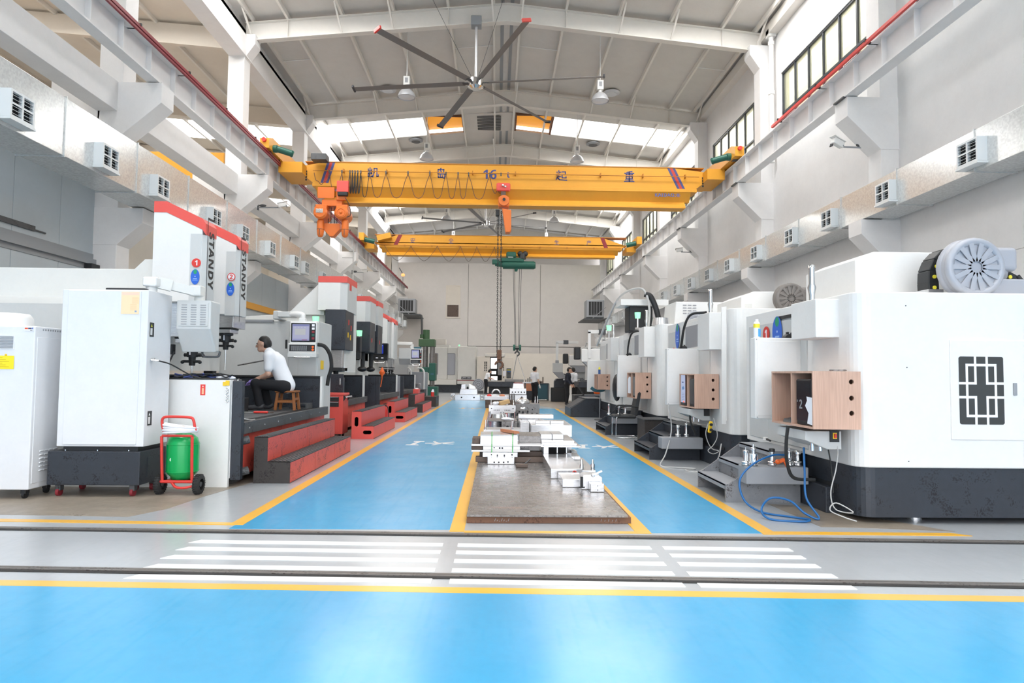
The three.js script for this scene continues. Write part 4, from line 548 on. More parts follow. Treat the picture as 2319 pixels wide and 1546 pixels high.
g_().c([3.6, 2.5, 14.4], [3.6, 2.66, 14.4], 0.2, 0.17, 20).out('exhaust', mat.steel, R3); g_().t([[3.3, 2.4, 14.7], [3.1, 2.36, 15], [3.05, 2.1, 15.2], [3.05, 1.85, 15.3]], 0.02, 8, 30).out('gooseneck', mat.cable, R3); blower(R3, 4.3, 2.5, 14.2, 0.5, mat.motor);
const R4 = machiningCentre('fourth white machining centre, partly hidden, with a lit signal pole', 18.3, 22, 2.5, { window: 1 });
const greenLamp = (p, x, y, d, s = 1) => { g_().c([x, y - 0.22 * s, d], [x, y, d], 0.02 * s).b(x - 0.05 * s, x + 0.05 * s, y - 0.24 * s, y - 0.2 * s, d - 0.04, d + 0.04).out('lamp_stem', mat.chrome, p); g_().c([x, y, d], [x, y + 0.13 * s, d], 0.055 * s, 0.065 * s, 14).out('signal_lamp', lampGreen, p); };
const lampGreen = S(lin(0.25, 0.9, 0.45), 0.4, 0, { emissive: lin(0.35, 1, 0.5), emissiveIntensity: 1.3 });
greenLamp(R3, 3.35, 2.75, 15.6, 1.1); greenLamp(R4, 3.35, 2.72, 19.6, 1.2);
// drag chain column on the third machine
{ const p = R3; g_().b(3.35, 3.95, 2.5, 3.15, 16.6, 17.2, 0.03).out('spindle_motor', mat.black, p); g_().b(3.1, 4.3, 3.15, 3.3, 16.4, 17.3).out('motor_cover', mat.white, p); g_().t([[4.05, 2.5, 16.2], [3.95, 3.0, 16.2], [3.8, 3.35, 16.2], [3.66, 3.4, 16.2]], 0.07, 8, 20).out('corrugated_hose', mat.black, p); g_().t([[3.72, 2.5, 16.1], [3.74, 3.1, 16.1], [3.6, 3.55, 16.3], [3.2, 3.45, 16.9], [2.95, 2.9, 17.4], [2.75, 2.2, 18.0]], 0.03, 8, 50).out('hose', mat.cableGrey, p); }
// operator panels, plywood computer boxes, power strips and step stands
function operatorPanel(label, d, y0, y1, w, x0 = 2.88) { const p = thing('operator_panel', label, 'control panel', [x0, y0, d], 'operator panels of the machining centres'); const b = g_().b(x0, x0 + w, y0, y1, d, d + 0.14, 0.01).out('housing', mat.white, p); g_().b(x0 + 0.03, x0 + w - 0.05, y0 + 0.04, y1 - 0.04, d - 0.004, d + 0.01, 0.002).out('back_plate', mat.white, b); for (const [x, y] of [[0.02, 0.02], [w - 0.02, 0.02], [0.02, y1 - y0 - 0.02], [w - 0.02, y1 - y0 - 0.02]]) g_().c([x0 + x, y0 + y, d - 0.006], [x0 + x, y0 + y, d + 0.02], 0.006, 0.006, 6).out('screw', mat.grey, b); g_().c([x0 + w - 0.1, y0 + 0.3, d + 0.07], [3.44, y0 + 0.3, d + 0.07], 0.04).out('hinge_arm', mat.grey, p); return p; }
operatorPanel('white operator panel in front of the nearest machining centre', 7.42, 0.92, 1.84, 0.53, 2.93); operatorPanel('white operator panel in front of the second machining centre', 11.2, 0.9, 1.86, 0.55, 2.91);
operatorPanel('white operator panel in front of the third machining centre', 15.6, 0.88, 1.87, 0.55); operatorPanel('white operator panel in front of the fourth machining centre', 20.8, 0.86, 1.86, 0.58);
function plywoodBox(label, d0, d1, y0, y1, x1, m = mat.wood, x0 = 3.08) {
  const t = 0.02, p = thing('plywood_box', label, 'box', [x0, y0, d0], 'plywood computer boxes');
  const hole = (k) => ring(x1 - 0.09, y0 + (y1 - y0) * k, 0.024);
  g_().px(rect(x0, x1, y0, y1), d0, d0 + t, [hole(0.28), hole(0.54), hole(0.82)]).out('side_panel', m, p); g_().b(x0, x1, y0, y1, d1 - t, d1).out('side_panel', m, p);
  g_().b(x0, x1, y0, y0 + t, d0 + t, d1 - t).out('shelf', m, p); g_().b(x0, x1, y1 - t, y1, d0 + t, d1 - t).out('top', m, p); g_().b(x1 - t, x1, y0 + t, y1 - t, d0 + t, d1 - t).out('back', m, p);
  const dm = d0 + (d1 - d0) * 0.5; g_().b(x0 + 0.005, x1 - t, y0 + t, y1 - t, dm - 0.012, dm + 0.012).out('divider', m, p);
  const c = thing('computer_tower', 'black computer tower inside the ' + label.replace(/, .*/, ''), 'computer', [x0 + 0.03, y0 + t, d0 + 0.1], 'computers in the plywood boxes'); g_().b(x0 + 0.03, x1 - 0.08, y0 + t + 0.001, y0 + (y1 - y0) * 0.86, d0 + 0.1, dm - 0.06, 0.01).out('case', mat.black, c); g_().b(x0 + 0.024, x0 + 0.034, y0 + 0.06, y0 + (y1 - y0) * 0.84, d0 + 0.11, dm - 0.07, 0.004).out('front_bezel', mat.blackGloss, c);
  return [p, c, x0, dm];
}
{ const [p, c, x0, dm] = plywoodBox('largest plywood box, on the nearest machining centre', 6.2, 7.14, 0.905, 1.455, 3.46, mat.wood, 3.0);
  print('sticker', 0.2, 0.14, 128, (x, w, h) => { x.fillStyle = '#b0288f'; x.fillRect(0, 0, w, h); x.fillStyle = '#e7b3da'; for (let i = 0; i < 5; i++) x.fillRect(8, 14 + i * 14, w * (0.3 + 0.06 * (i % 3)), 4); x.fillStyle = '#e24'; x.fillRect(w * 0.72, h * 0.35, 20, 20); x.fillStyle = '#d8d2e8'; x.fillRect(w * 0.55, h * 0.3, 14, 40); }, p, at([3.437, 1.36, 6.98], -Math.PI / 2)); g_().c([3.441, 1.36, 6.83], [3.437, 1.36, 6.83], 0.06, 0.06, 20).out('sticker', mat.greenLeaf, p);
  g_().add(text('2', 0.09, 0.002), at([x0 + 0.022, 1.13, 6.5], -Math.PI / 2)).add(text("'", 0.06, 0.002), at([x0 + 0.022, 1.16, 6.57], -Math.PI / 2)).out('tower_mark', mat.grey, c);
  const q = thing('paper_sheet', 'white curling paper pinned inside the largest plywood box', 'paper', [x0 + 0.01, 0.95, 6.3]); g_().pz([[6.23, 0.94], [6.34, 0.95], [6.31, 1.05], [6.38, 1.12], [6.34, 1.17], [6.35, 1.21], [6.23, 1.2]].reverse(), x0 + 0.008, x0 + 0.012).out('sheet', mat.paper, q);
  const k = thing('cap', 'dark round cap lying on the shelf of the largest plywood box', 'cap', [3.3, 0.935, 7.1]); g_().lathe([[0.17, 0], [0.16, 0.03], [0.1, 0.045], [0.001, 0.05]], [3.2, 0.926, 6.9], 20).out('crown', mat.greyDark, k);
  const w = thing('wrench', 'small steel wrench lying on top of the largest plywood box', 'wrench', [3.4, 1.457, 6.5]); g_().bar([3.24, 1.466, 6.32], [3.36, 1.466, 6.3], 0.02, 0.015).s([3.24, 1.467, 6.32], 0.016, [1.3, 0.6, 1.3]).s([3.36, 1.467, 6.3], 0.016, [1.3, 0.6, 1.3]).out('shank', mat.steelDark, w); }
{ const [p, c, x0, dm] = plywoodBox('middle plywood box, on the second machining centre', 10.2, 11.05, 0.89, 1.43, 3.46); const q = thing('paper_sheet', 'printed white sheet clipped in the middle plywood box', 'paper', [x0, 1, 10.8]); print('sheet', 0.26, 0.46, 96, (x, w, h) => { x.fillStyle = '#cfd6f2'; x.fillRect(0, 0, w, h); x.fillStyle = '#5a6aa0'; x.fillRect(20, 40, 40, 8); x.fillStyle = '#5f8fc8'; x.beginPath(); x.moveTo(20, 78); x.lineTo(52, 66); x.lineTo(78, 80); x.lineTo(46, 92); x.fill(); x.fillStyle = '#9aa6d0'; for (let i = 0; i < 5; i++) x.fillRect(18, 108 + i * 10, 56, 3); }, q, at([x0 + 0.006, 1.18, 10.86], -Math.PI / 2)); g_().b(x0 + 0.004, x0 + 0.03, 0.92, 0.96, 10.7, 11.0).out('clip_board', mat.black, q); g_().s([x0, 0.975, 10.8], 0.012).out('power_light', S(lin(1, 0.1, 0.05), 0.4, 0, { emissive: lin(1, 0.15, 0.1), emissiveIntensity: 2 }), c); }
{ const [p, c, x0] = plywoodBox('third plywood box along the aisle, on the third machining centre', 14.6, 15.5, 0.88, 1.46, 3.44); const q = thing('paper_sheet', 'white sheet on a clip in the third plywood box along the aisle', 'paper', [x0, 1, 15.3]); g_().pz([[15.1, 0.98], [15.42, 0.98], [15.42, 1.3], [15.3, 1.36], [15.1, 1.36]].reverse(), x0 + 0.002, x0 + 0.006).out('sheet', mat.paper, q); }
plywoodBox('smallest-looking pale plywood box, on the fourth machining centre', 20.0, 20.7, 0.95, 1.42, 3.46, mat.wood);
function stepStand(label, d0, d1, m, blockY, holders, where) {
  const p = thing('step_stand', label, 'steps', [2.6, 0, d0], 'step stands at the machining centres'), prof = [[2.56, 0.0], [3.4, 0.0], [3.4, 0.56], [3.12, 0.57], [2.6, 0.2], [2.56, 0.2]];
  for (const d of [d0, d1]) g_().px(prof, d - 0.012, d + 0.012).out('side_plate', m, p);
  for (const [x0, x1, y] of [[2.56, 2.82, 0.2], [2.82, 3.1, 0.385], [3.08, 3.44, 0.57]]) g_().b(x0, x1, y - 0.025, y, d0 + 0.01, d1 - 0.01, 0.004).b(x0, x0 + 0.012, y - 0.06, y, d0 + 0.01, d1 - 0.01).out('tread', m === mat.greyStep ? mat.grey : m, p);
  for (const [x, y] of [[2.83, 0.36], [3.1, 0.54]]) g_().b(x, x + 0.012, y - 0.2, y, d0 + 0.012, d1 - 0.012).out('riser', m, p);
  const b = thing('tool_block', where.block, 'tool block', [2.72, blockY, d0 - 0.3]); g_().b(2.70, 3.38, blockY, blockY + 0.185, d0 - 0.26, d0 - 0.014, 0.012).out('block', mat.grey, b);
  holders.forEach(([x, h, kind, lab]) => toolHolder(lab, x, blockY + 0.185, d0 - 0.14, h, kind));
  return p;
}
function toolHolder(label, x, y, d, h, kind) {
  const p = thing('tool_holder', label, 'tool', [x, y, d], 'tool holders standing on the blocks');
  g_().lathe([[0.001, 0], [0.045, 0], [0.045, 0.018], [0.036, 0.024], [0.045, 0.03], [0.045, 0.05], [0.024, 0.055], [0.024, h * 0.72], [0.03, h * 0.74], [0.03, h * 0.84], [0.018, h * 0.86], [0.001, h * 0.86]], [x, y, d], 18).out('holder', kind === 1 ? mat.steel : mat.chrome, p);
  if (kind === 1) g_().lathe([[0.05, 0.03], [0.05, h * 0.55], [0.04, h * 0.56], [0.001, h * 0.56]], [x, y, d], 18).out('chuck', mat.chrome, p);
  if (kind < 2) g_().c([x, y + h * (kind === 1 ? 0.55 : 0.85), d], [x, y + h, d], kind === 1 ? 0.014 : 0.006).out('cutter', mat.steel, p); else g_().lathe([[0.032, h * 0.8], [0.032, h * 0.97], [0.02, h], [0.001, h]], [x, y, d], 14).out('collet_nut', kind === 3 ? mat.black : mat.chrome, p);
}
stepStand('grey step stand in front of the nearest machining centre', 7.36, 8.35, mat.greyStep, 0.238, [[2.74, 0.2, 0, 'slim tool holder at the aisle end of the nearest block'], [2.825, 0.235, 1, 'thick tool holder with a straight shank on the nearest block'], [3.03, 0.19, 3, 'black-capped tool holder in the middle of the nearest block'], [3.22, 0.2, 0, 'tool holder behind the orange air gun on the nearest block'], [3.315, 0.17, 2, 'plain tool holder at the machine end of the nearest block']], { block: 'light grey tool block on the nearest step stand' });
stepStand('black step stand in front of the second machining centre', 11.0, 12.2, mat.base, 0.205, [[3.0, 0.2, 2, 'first tool holder on the block of the second machining centre'], [3.14, 0.26, 0, 'taller tool holder with a thin cutter on the second block']], { block: 'scratched grey tool block on the second step stand' });
stepStand('black step stand behind the office chair at the third machining centre', 15.45, 16.9, mat.base, 0.28, [[2.62, 0.3, 0, 'tool holder nearest the aisle on the block behind the chair'], [2.86, 0.24, 2, 'middle pair tool holder on the block behind the chair'], [3.0, 0.26, 2, 'tool holder nearest the machine on the block behind the chair']], { block: 'grey tool block behind the office chair' });
{ const p = thing('step_stand', 'largest dark step stand, by the fourth machining centre', 'steps', [2.5, 0, 21.8]); g_().px([[2.46, 0], [3.5, 0], [3.5, 0.6], [2.98, 0.6], [2.46, 0.28]], 21.8, 23.6, [], 0.01).out('body', mat.base, p); g_().b(2.95, 3.52, 0.6, 0.62, 21.75, 23.6).out('tread', mat.greyDark, p); g_().bar([2.44, 0.3, 21.79], [2.98, 0.62, 21.79], 0.03, 0.03).out('edge_strip', mat.greyDark, p); }
// control boxes under the plywood boxes
for (const [d, x, lab] of [[6.5, 3.04, 'grey switch box with a red and yellow main switch under the largest plywood box'], [10.5, 3.06, 'grey switch box with a black switch under the middle plywood box']]) {
  const p = thing('switch_box', lab, 'electrical box', [x, 0.7, d]); g_().px([[x, 0.87], [x, 0.78], [x + 0.22, 0.69], [3.4, 0.69], [3.4, 0.87]].reverse(), d - 0.05, d + 0.6, [], 0.008).out('housing', mat.greyWhite, p);
  const s = g_().b(x + 0.24, x + 0.33, 0.765, 0.875, d - 0.065, d - 0.045).out('switch_plate', mat.black, p); if (d < 8) g_().b(x + 0.265, x + 0.305, 0.795, 0.855, d - 0.07, d - 0.06).out('switch_face', mat.yellow, s), g_().b(x + 0.275, x + 0.298, 0.805, 0.845, d - 0.085, d - 0.068, 0.004).out('switch_knob', mat.redBright, s);
  for (const q of [0.1, 0.18]) g_().c([x + q, 0.76, d + 0.02], [x + q, 0.67, d + 0.02], 0.02).out('cable_gland', mat.chrome, p);
}
// hoses and cables in front of the machines
const cable = (name, label, pts, r, m, cat = 'cable') => { const p = thing(name, label, cat, pts[0]); g_().t(pts, r, 8, pts.length * 9).out('line', m, p); return p; };
cable('air_hose', 'blue air hose looping from the switch box over the tool block to the floor', [[3.14, 0.68, 6.7], [3.1, 0.45, 6.6], [3.09, 0.2, 6.55], [3.17, 0.02, 6.45], [3.05, 0.06, 6.5], [2.95, 0.16, 6.6], [2.8, 0.17, 6.7], [2.66, 0.08, 6.6], [2.68, 0.014, 6.45], [2.95, 0.012, 6.35], [3.05, 0.02, 6.4], [2.95, 0.012, 6.55], [2.72, 0.02, 6.75], [2.62, 0.1, 6.95], [2.6, 0.3, 7.02], [2.75, 0.46, 7.05], [2.98, 0.55, 7.1], [3.15, 0.55, 7.15]], 0.011, mat.hoseBlue, 'hose');
{ const p = thing('air_gun', 'orange air blow gun lying among the tool holders on the nearest block', 'air gun', [3.1, 0.45, 7.15]); g_().o([3.1, 0.49, 7.14], [0.08, 0.04, 0.04], [0, 0, 0.4], 0.012).o([3.15, 0.452, 7.14], [0.03, 0.075, 0.03], [0, 0, 0.5], 0.01).s([3.06, 0.478, 7.14], 0.028).out('body', mat.orangeTag, p); g_().bar([3.13, 0.505, 7.14], [3.2, 0.51, 7.14], 0.022, 0.02).out('nozzle', mat.grey, p); }
cable('corrugated_cable', 'black corrugated cable hanging under the largest plywood box', [[2.98, 0.9, 6.7], [2.96, 0.72, 6.7], [2.99, 0.52, 6.75], [3.08, 0.36, 6.8], [3.3, 0.34, 6.8], [3.36, 0.45, 6.75], [3.37, 0.66, 6.72]].slice(0, 5), 0.018, mat.rubber);
cable('power_cable', 'black cord with a plug hanging from the main switch of the nearest machine', [[3.33, 0.75, 6.6], [3.345, 0.5, 6.55], [3.335, 0.26, 6.5]], 0.007, mat.cable); cable('power_cable', 'thin pale cable dangling to the chip tray of the nearest machine', [[3.33, 0.84, 6.5], [3.36, 0.7, 6.45], [3.34, 0.5, 6.45], [3.26, 0.28, 6.4], [3.28, 0.13, 6.35], [3.4, 0.12, 6.25], [3.26, 0.2, 6.3], [3.2, 0.13, 6.3], [3.3, 0.08, 6.22], [3.4, 0.05, 6.2]], 0.006, mat.cableGrey);
cable('air_hose', 'pale hose hanging from the second operator panel down to the floor', [[2.86, 0.89, 10.9], [2.9, 0.6, 10.9], [2.86, 0.4, 10.8], [2.7, 0.15, 10.5], [2.55, 0.012, 10.2], [2.75, 0.012, 10.0], [3.0, 0.012, 9.9], [2.8, 0.012, 9.75], [2.95, 0.012, 9.6], [3.25, 0.15, 9.7], [3.34, 0.4, 9.75]], 0.01, mat.cableGrey, 'hose');
cable('power_cable', 'black cable hanging behind the second step stand', [[3.1, 0.88, 10.5], [3.1, 0.68, 10.5], [3.2, 0.45, 10.55]], 0.016, mat.rubber); cable('power_cable', 'looped grey cable under the yellow socket strip', [[3.26, 0.68, 10.1], [3.22, 0.5, 10.1], [3.3, 0.3, 10.1], [3.4, 0.26, 10.05], [3.3, 0.22, 10.0], [3.22, 0.27, 10.0], [3.32, 0.35, 10.05], [3.38, 0.5, 10.05], [3.34, 0.75, 10.1]], 0.007, mat.cableGrey);
{ const p = thing('socket_strip', 'yellow socket strip hanging on its cable below the middle plywood box', 'power strip', [3.28, 0.55, 10.1]); g_().o([3.275, 0.62, 10.06], [0.06, 0.18, 0.04], [0, 0, -0.15], 0.02).out('body', mat.yellow, p); for (const y of [0.58, 0.66]) g_().c([3.275, y, 10.03], [3.275, y, 10.0], 0.022).out('plug', mat.black, p); }
{ const p = thing('air_gun', 'red air blow gun hanging on the front of the second machining centre', 'air gun', [3.3, 1.35, 12.6]); g_().o([3.35, 1.4, 12.6], [0.05, 0.06, 0.16], [0, 0, 0.3], 0.02).o([3.34, 1.32, 12.52], [0.035, 0.16, 0.05], [0.4, 0, 0], 0.012).out('body', mat.redBright, p); g_().t([[3.36, 1.42, 12.65], [3.37, 1.6, 12.6], [3.38, 1.75, 12.5]], 0.008).out('hose', mat.greyDark, p); g_().c([3.34, 1.25, 12.49], [3.34, 1.2, 12.46], 0.01).out('nozzle', mat.steel, p); }
{ const p = thing('power_plug', 'small white fitting with a black tip on the nearest machine apron', 'fitting', [3.39, 0.62, 8.25]); g_().b(3.36, 3.4, 0.6, 0.64, 8.2, 8.28, 0.006).out('body', mat.white, p); g_().c([3.38, 0.62, 8.2], [3.38, 0.61, 8.1], 0.012).out('tip', mat.black, p); }
{ const p = thing('spray_can', 'white spray can with a blue label and yellow band on the nearest operator panel', 'spray can', [2.98, 1.84, 7.5]); g_().lathe([[0.001, 0], [0.034, 0], [0.034, 0.17], [0.024, 0.185], [0.001, 0.185]], [2.98, 1.84, 7.49], 20).out('can', mat.paper, p); g_().c([2.99, 1.855, 7.49], [2.99, 1.945, 7.49], 0.0345, 0.0345, 20).out('label', S(lin(0.1, 0.4, 0.8), 0.4), p); g_().c([2.98, 1.955, 7.49], [2.98, 2.0, 7.49], 0.035, 0.035, 20).out('band', mat.yellowPaint, p); g_().c([2.98, 2.02, 7.49], [2.98, 2.055, 7.49], 0.022, 0.02, 16).out('cap', mat.white, p); }
for (const [x, y, d, lab] of [[3.36, 1.842, 7.5, 'black lamp base left on the nearest operator panel'], [3.2, 1.862, 11.27, 'black magnetic lamp base on the second operator panel'], [3.15, 1.872, 15.67, 'black magnetic lamp base on the third operator panel']]) { const p = thing('lamp_base', lab, 'lamp base', [x, y, d]); g_().px([[x - 0.065, y], [x + 0.065, y], [x + 0.06, y + 0.03], [x + 0.03, y + 0.05], [x - 0.03, y + 0.045], [x - 0.06, y + 0.02]], d - 0.05, d + 0.05, [], 0.006).b(x - 0.03, x - 0.01, y + 0.03, y + 0.07, d - 0.02, d + 0.02).b(x + 0.02, x + 0.035, y + 0.03, y + 0.065, d - 0.02, d + 0.02).out('body', mat.black, p); }
{ const p = thing('office_chair', 'black cantilever office chair with chrome legs at the third machining centre', 'chair', [2.85, 0, 14.75], ); const [x, d] = [2.88, 14.8];
  for (const s of [-1, 1]) g_().t([[x - 0.2, 0.47, d + s * 0.24], [x - 0.22, 0.44, d + s * 0.25], [x - 0.23, 0.1, d + s * 0.25], [x - 0.2, 0.025, d + s * 0.25], [x + 0.1, 0.02, d + s * 0.25], [x + 0.28, 0.02, d + s * 0.24]], 0.013, 8, 40).out('leg', mat.chrome, p);
  g_().c([x + 0.28, 0.02, d - 0.24], [x + 0.28, 0.02, d + 0.24], 0.013).out('floor_bar', mat.chrome, p);
  g_().b(x - 0.26, x + 0.22, 0.44, 0.52, d - 0.25, d + 0.25, 0.035).out('seat', mat.black, p); g_().px([[x + 0.17, 0.5], [x + 0.25, 0.5], [x + 0.33, 1.0], [x + 0.3, 1.03], [x + 0.26, 1.0]], d - 0.22, d + 0.22, [], 0.015).out('backrest', mat.black, p);
  for (const s of [-1, 1]) g_().t([[x - 0.15, 0.5, d + s * 0.27], [x - 0.14, 0.68, d + s * 0.27], [x, 0.71, d + s * 0.27], [x + 0.26, 0.7, d + s * 0.26]], 0.018).out('armrest', mat.black, p); }
{ const p = thing('side_box', 'black steel box on the floor between the chair and the second step stand', 'box', [3.1, 0, 13.4]); g_().b(3.0, 3.5, 0, 0.5, 13.3, 14.0, 0.01).out('body', mat.stepBlack, p); g_().b(2.98, 3.5, 0.5, 0.515, 13.28, 14.0).out('lid', mat.greyDark, p); }
// ---------------------------------------------------------------- arcade side: cabinets in front
{
  const p = thing('air_conditioner', 'white upright cooling cabinet with a slotted grille and yellow notice at the frame edge', 'cooling unit', [-5.46, 0, 7.3]), x0 = -5.9, x1 = -5.022;
  g_().b(x0, x1, 0.1, 1.868, 7.29, 7.76, 0.012).out('casing', mat.whiteCool, p);
  const gr = g_().px(rect(-5.72, -5.235, 1.61, 1.765), 7.283, 7.295, [rect(-5.71, -5.245, 1.62, 1.755)]).out('grille', mat.whiteCool, p); for (let i = 0; i < 8; i++) g_().b(-5.71, -5.245, 1.625 + i * 0.0165, 1.633 + i * 0.0165, 7.282, 7.292).out('grille_slat', mat.grey, gr);
  print('notice', 0.36, 0.145, 128, (x, w, h) => { x.fillStyle = '#fbe32c'; x.fillRect(0, 0, w, h); x.fillStyle = '#c9a51c'; for (let i = 0; i < 6; i++) x.fillRect(14, 7 + i * 7, w * (0.55 + 0.1 * (i % 3)), 2); }, p, at([-5.41, 1.47, 7.284])); g_().c([-5.32, 1.55, 7.284], [-5.32, 1.55, 7.292], 0.012).out('notice_pin', mat.yellow, p);
  print('maker_label', 0.1, 0.05, 96, (x, w, h) => { x.fillStyle = '#f0f0f4'; x.fillRect(0, 0, w, h); x.fillStyle = '#e2552c'; x.fillRect(4, 16, 34, 14); x.fillStyle = '#4a4a66'; x.fillRect(40, 16, 36, 14); x.fillStyle = '#3355bb'; x.fillRect(80, 14, 10, 16); x.fillStyle = '#333'; x.fillRect(60, 38, 24, 5); }, p, at([-5.085, 1.84, 7.284]));
  const sd = g_().b(x1 - 0.01, x1 + 0.006, 0.16, 1.75, 7.33, 7.72, 0.004).out('side_panel', mat.whiteCool, p); for (let r = 0; r < 6; r++) for (let c = 0; c < 4; c++) g_().o([x1 + 0.012, 0.29 + r * 0.042, 7.46 + c * 0.075], [0.012, 0.016, 0.06], [0, 0, -0.5], 0.004).out('side_louvre', mat.whiteCool, sd);
  for (let i = 0; i < 8; i++) g_().c([x1 - 0.004, 1.835, 7.42 + i * 0.04], [x1 + 0.002, 1.835, 7.42 + i * 0.04], 0.011).out('vent_hole', mat.grey, p);
  g_().lathe([[0.24, 0], [0.235, 0.1], [0.2, 0.15], [0.16, 0.155], [0.16, 0.1]], [-5.48, 1.866, 7.52], 28).out('exhaust_cowl', mat.white, p);
  for (const [x, d] of [[-5.1, 7.36], [-5.1, 7.7], [-5.8, 7.36], [-5.8, 7.7]]) { const c = g_().c([x - 0.014, 0.04, d], [x + 0.014, 0.04, d], 0.04, 0.04, 16).out('caster', mat.black, p); g_().b(x - 0.03, x + 0.03, 0.05, 0.11, d - 0.035, d + 0.035, 0.01).out('fork', mat.black, c); }
}
{
  const p = thing('control_cabinet', 'tall pale grey electrical cabinet on a black wheeled plinth with an orange notice', 'cabinet', [-4.4, 0, 7.7]), x0 = -4.86, x1 = -3.91;
  g_().b(-4.93, -3.925, 0.13, 0.5, 7.44, 8.02, 0.008).out('plinth', mat.base, p); g_().b(-4.8, -3.98, 0.5, 0.56, 7.5, 7.98).out('plinth_neck', mat.black, p); g_().b(-3.93, -3.92, 0.2, 0.42, 7.6, 7.9).out('plinth_door', mat.base, p);
  g_().b(x0, x1, 0.55, 2.3, 7.47, 8.01, 0.008).out('body', mat.whiteCool, p); const dr = g_().b(x0 + 0.075, x1 - 0.075, 0.575, 2.285, 7.452, 7.475, 0.004).out('door', mat.whiteCool, p);
  print('notice', 0.2, 0.25, 128, (x, w, h) => { x.fillStyle = '#f8dcb4'; x.fillRect(0, 0, w, h); x.fillStyle = '#f7d3bd'; x.fillRect(4, 4, w - 8, 20); x.fillStyle = '#e8c08c'; for (let i = 0; i < 16; i++) x.fillRect(i < 8 ? w * 0.6 : w * 0.5, 40 + i * 6, w * 0.36, 2); x.fillStyle = '#8fa6c4'; x.fillRect(w * 0.76, h * 0.84, 14, 12); }, dr, at([-4.1, 2.15, 7.449]));
  for (const [y, k] of [[1.86, 0], [0.86, 1]]) print('warning_label', 0.09, 0.16, 48, (x, w, h) => { x.fillStyle = '#222'; x.fillRect(0, 0, w, h); x.fillStyle = k ? '#e8e8e8' : '#cfd03a'; x.beginPath(); x.moveTo(10, 26); x.lineTo(20, 8); x.lineTo(30, 26); x.fill(); x.fillStyle = '#ddd'; x.fillRect(6, 34, 24, 42); }, p, at([x1 + 0.004, y, 7.56 + k * 0.02], Math.PI / 2));
  g_().b(x0 + 0.42, x0 + 0.86, 2.295, 2.33, 7.55, 7.65, 0.01).out('cable_carrier', mat.black, p); const hd = g_().c([x1, 1.52, 7.58], [x1 + 0.035, 1.52, 7.58], 0.02).o([x1 + 0.05, 1.515, 7.56], [0.09, 0.02, 0.022], [0, 0.3, -0.1], 0.006).out('handle', mat.chrome, p);
  for (const [x, d] of [[-4.84, 7.52], [-4.03, 7.52], [-4.03, 7.94], [-4.84, 7.94], [-4.2, 7.9]]) { const c = g_().c([x - 0.016, 0.045, d], [x + 0.016, 0.045, d], 0.045, 0.045, 16).out('caster', mat.redDark, p); g_().b(x - 0.03, x + 0.03, 0.06, 0.135, d - 0.03, d + 0.04, 0.008).out('fork', mat.greyDark, c); }
  for (const x of [-4.75, -4.4, -4.06]) g_().c([x, 0.505, 7.46], [x, 0.518, 7.46], 0.008, 0.008, 6).out('bolt', mat.chrome, p);
}
cable('power_cable', 'black cable from the grey cabinet handle across to the white tank panel', [[-3.83, 1.51, 7.56], [-3.75, 1.47, 7.7], [-3.66, 1.36, 7.95], [-3.58, 1.31, 8.1], [-3.4, 1.3, 8.14], [-3.26, 1.305, 8.16]], 0.008, mat.cable);
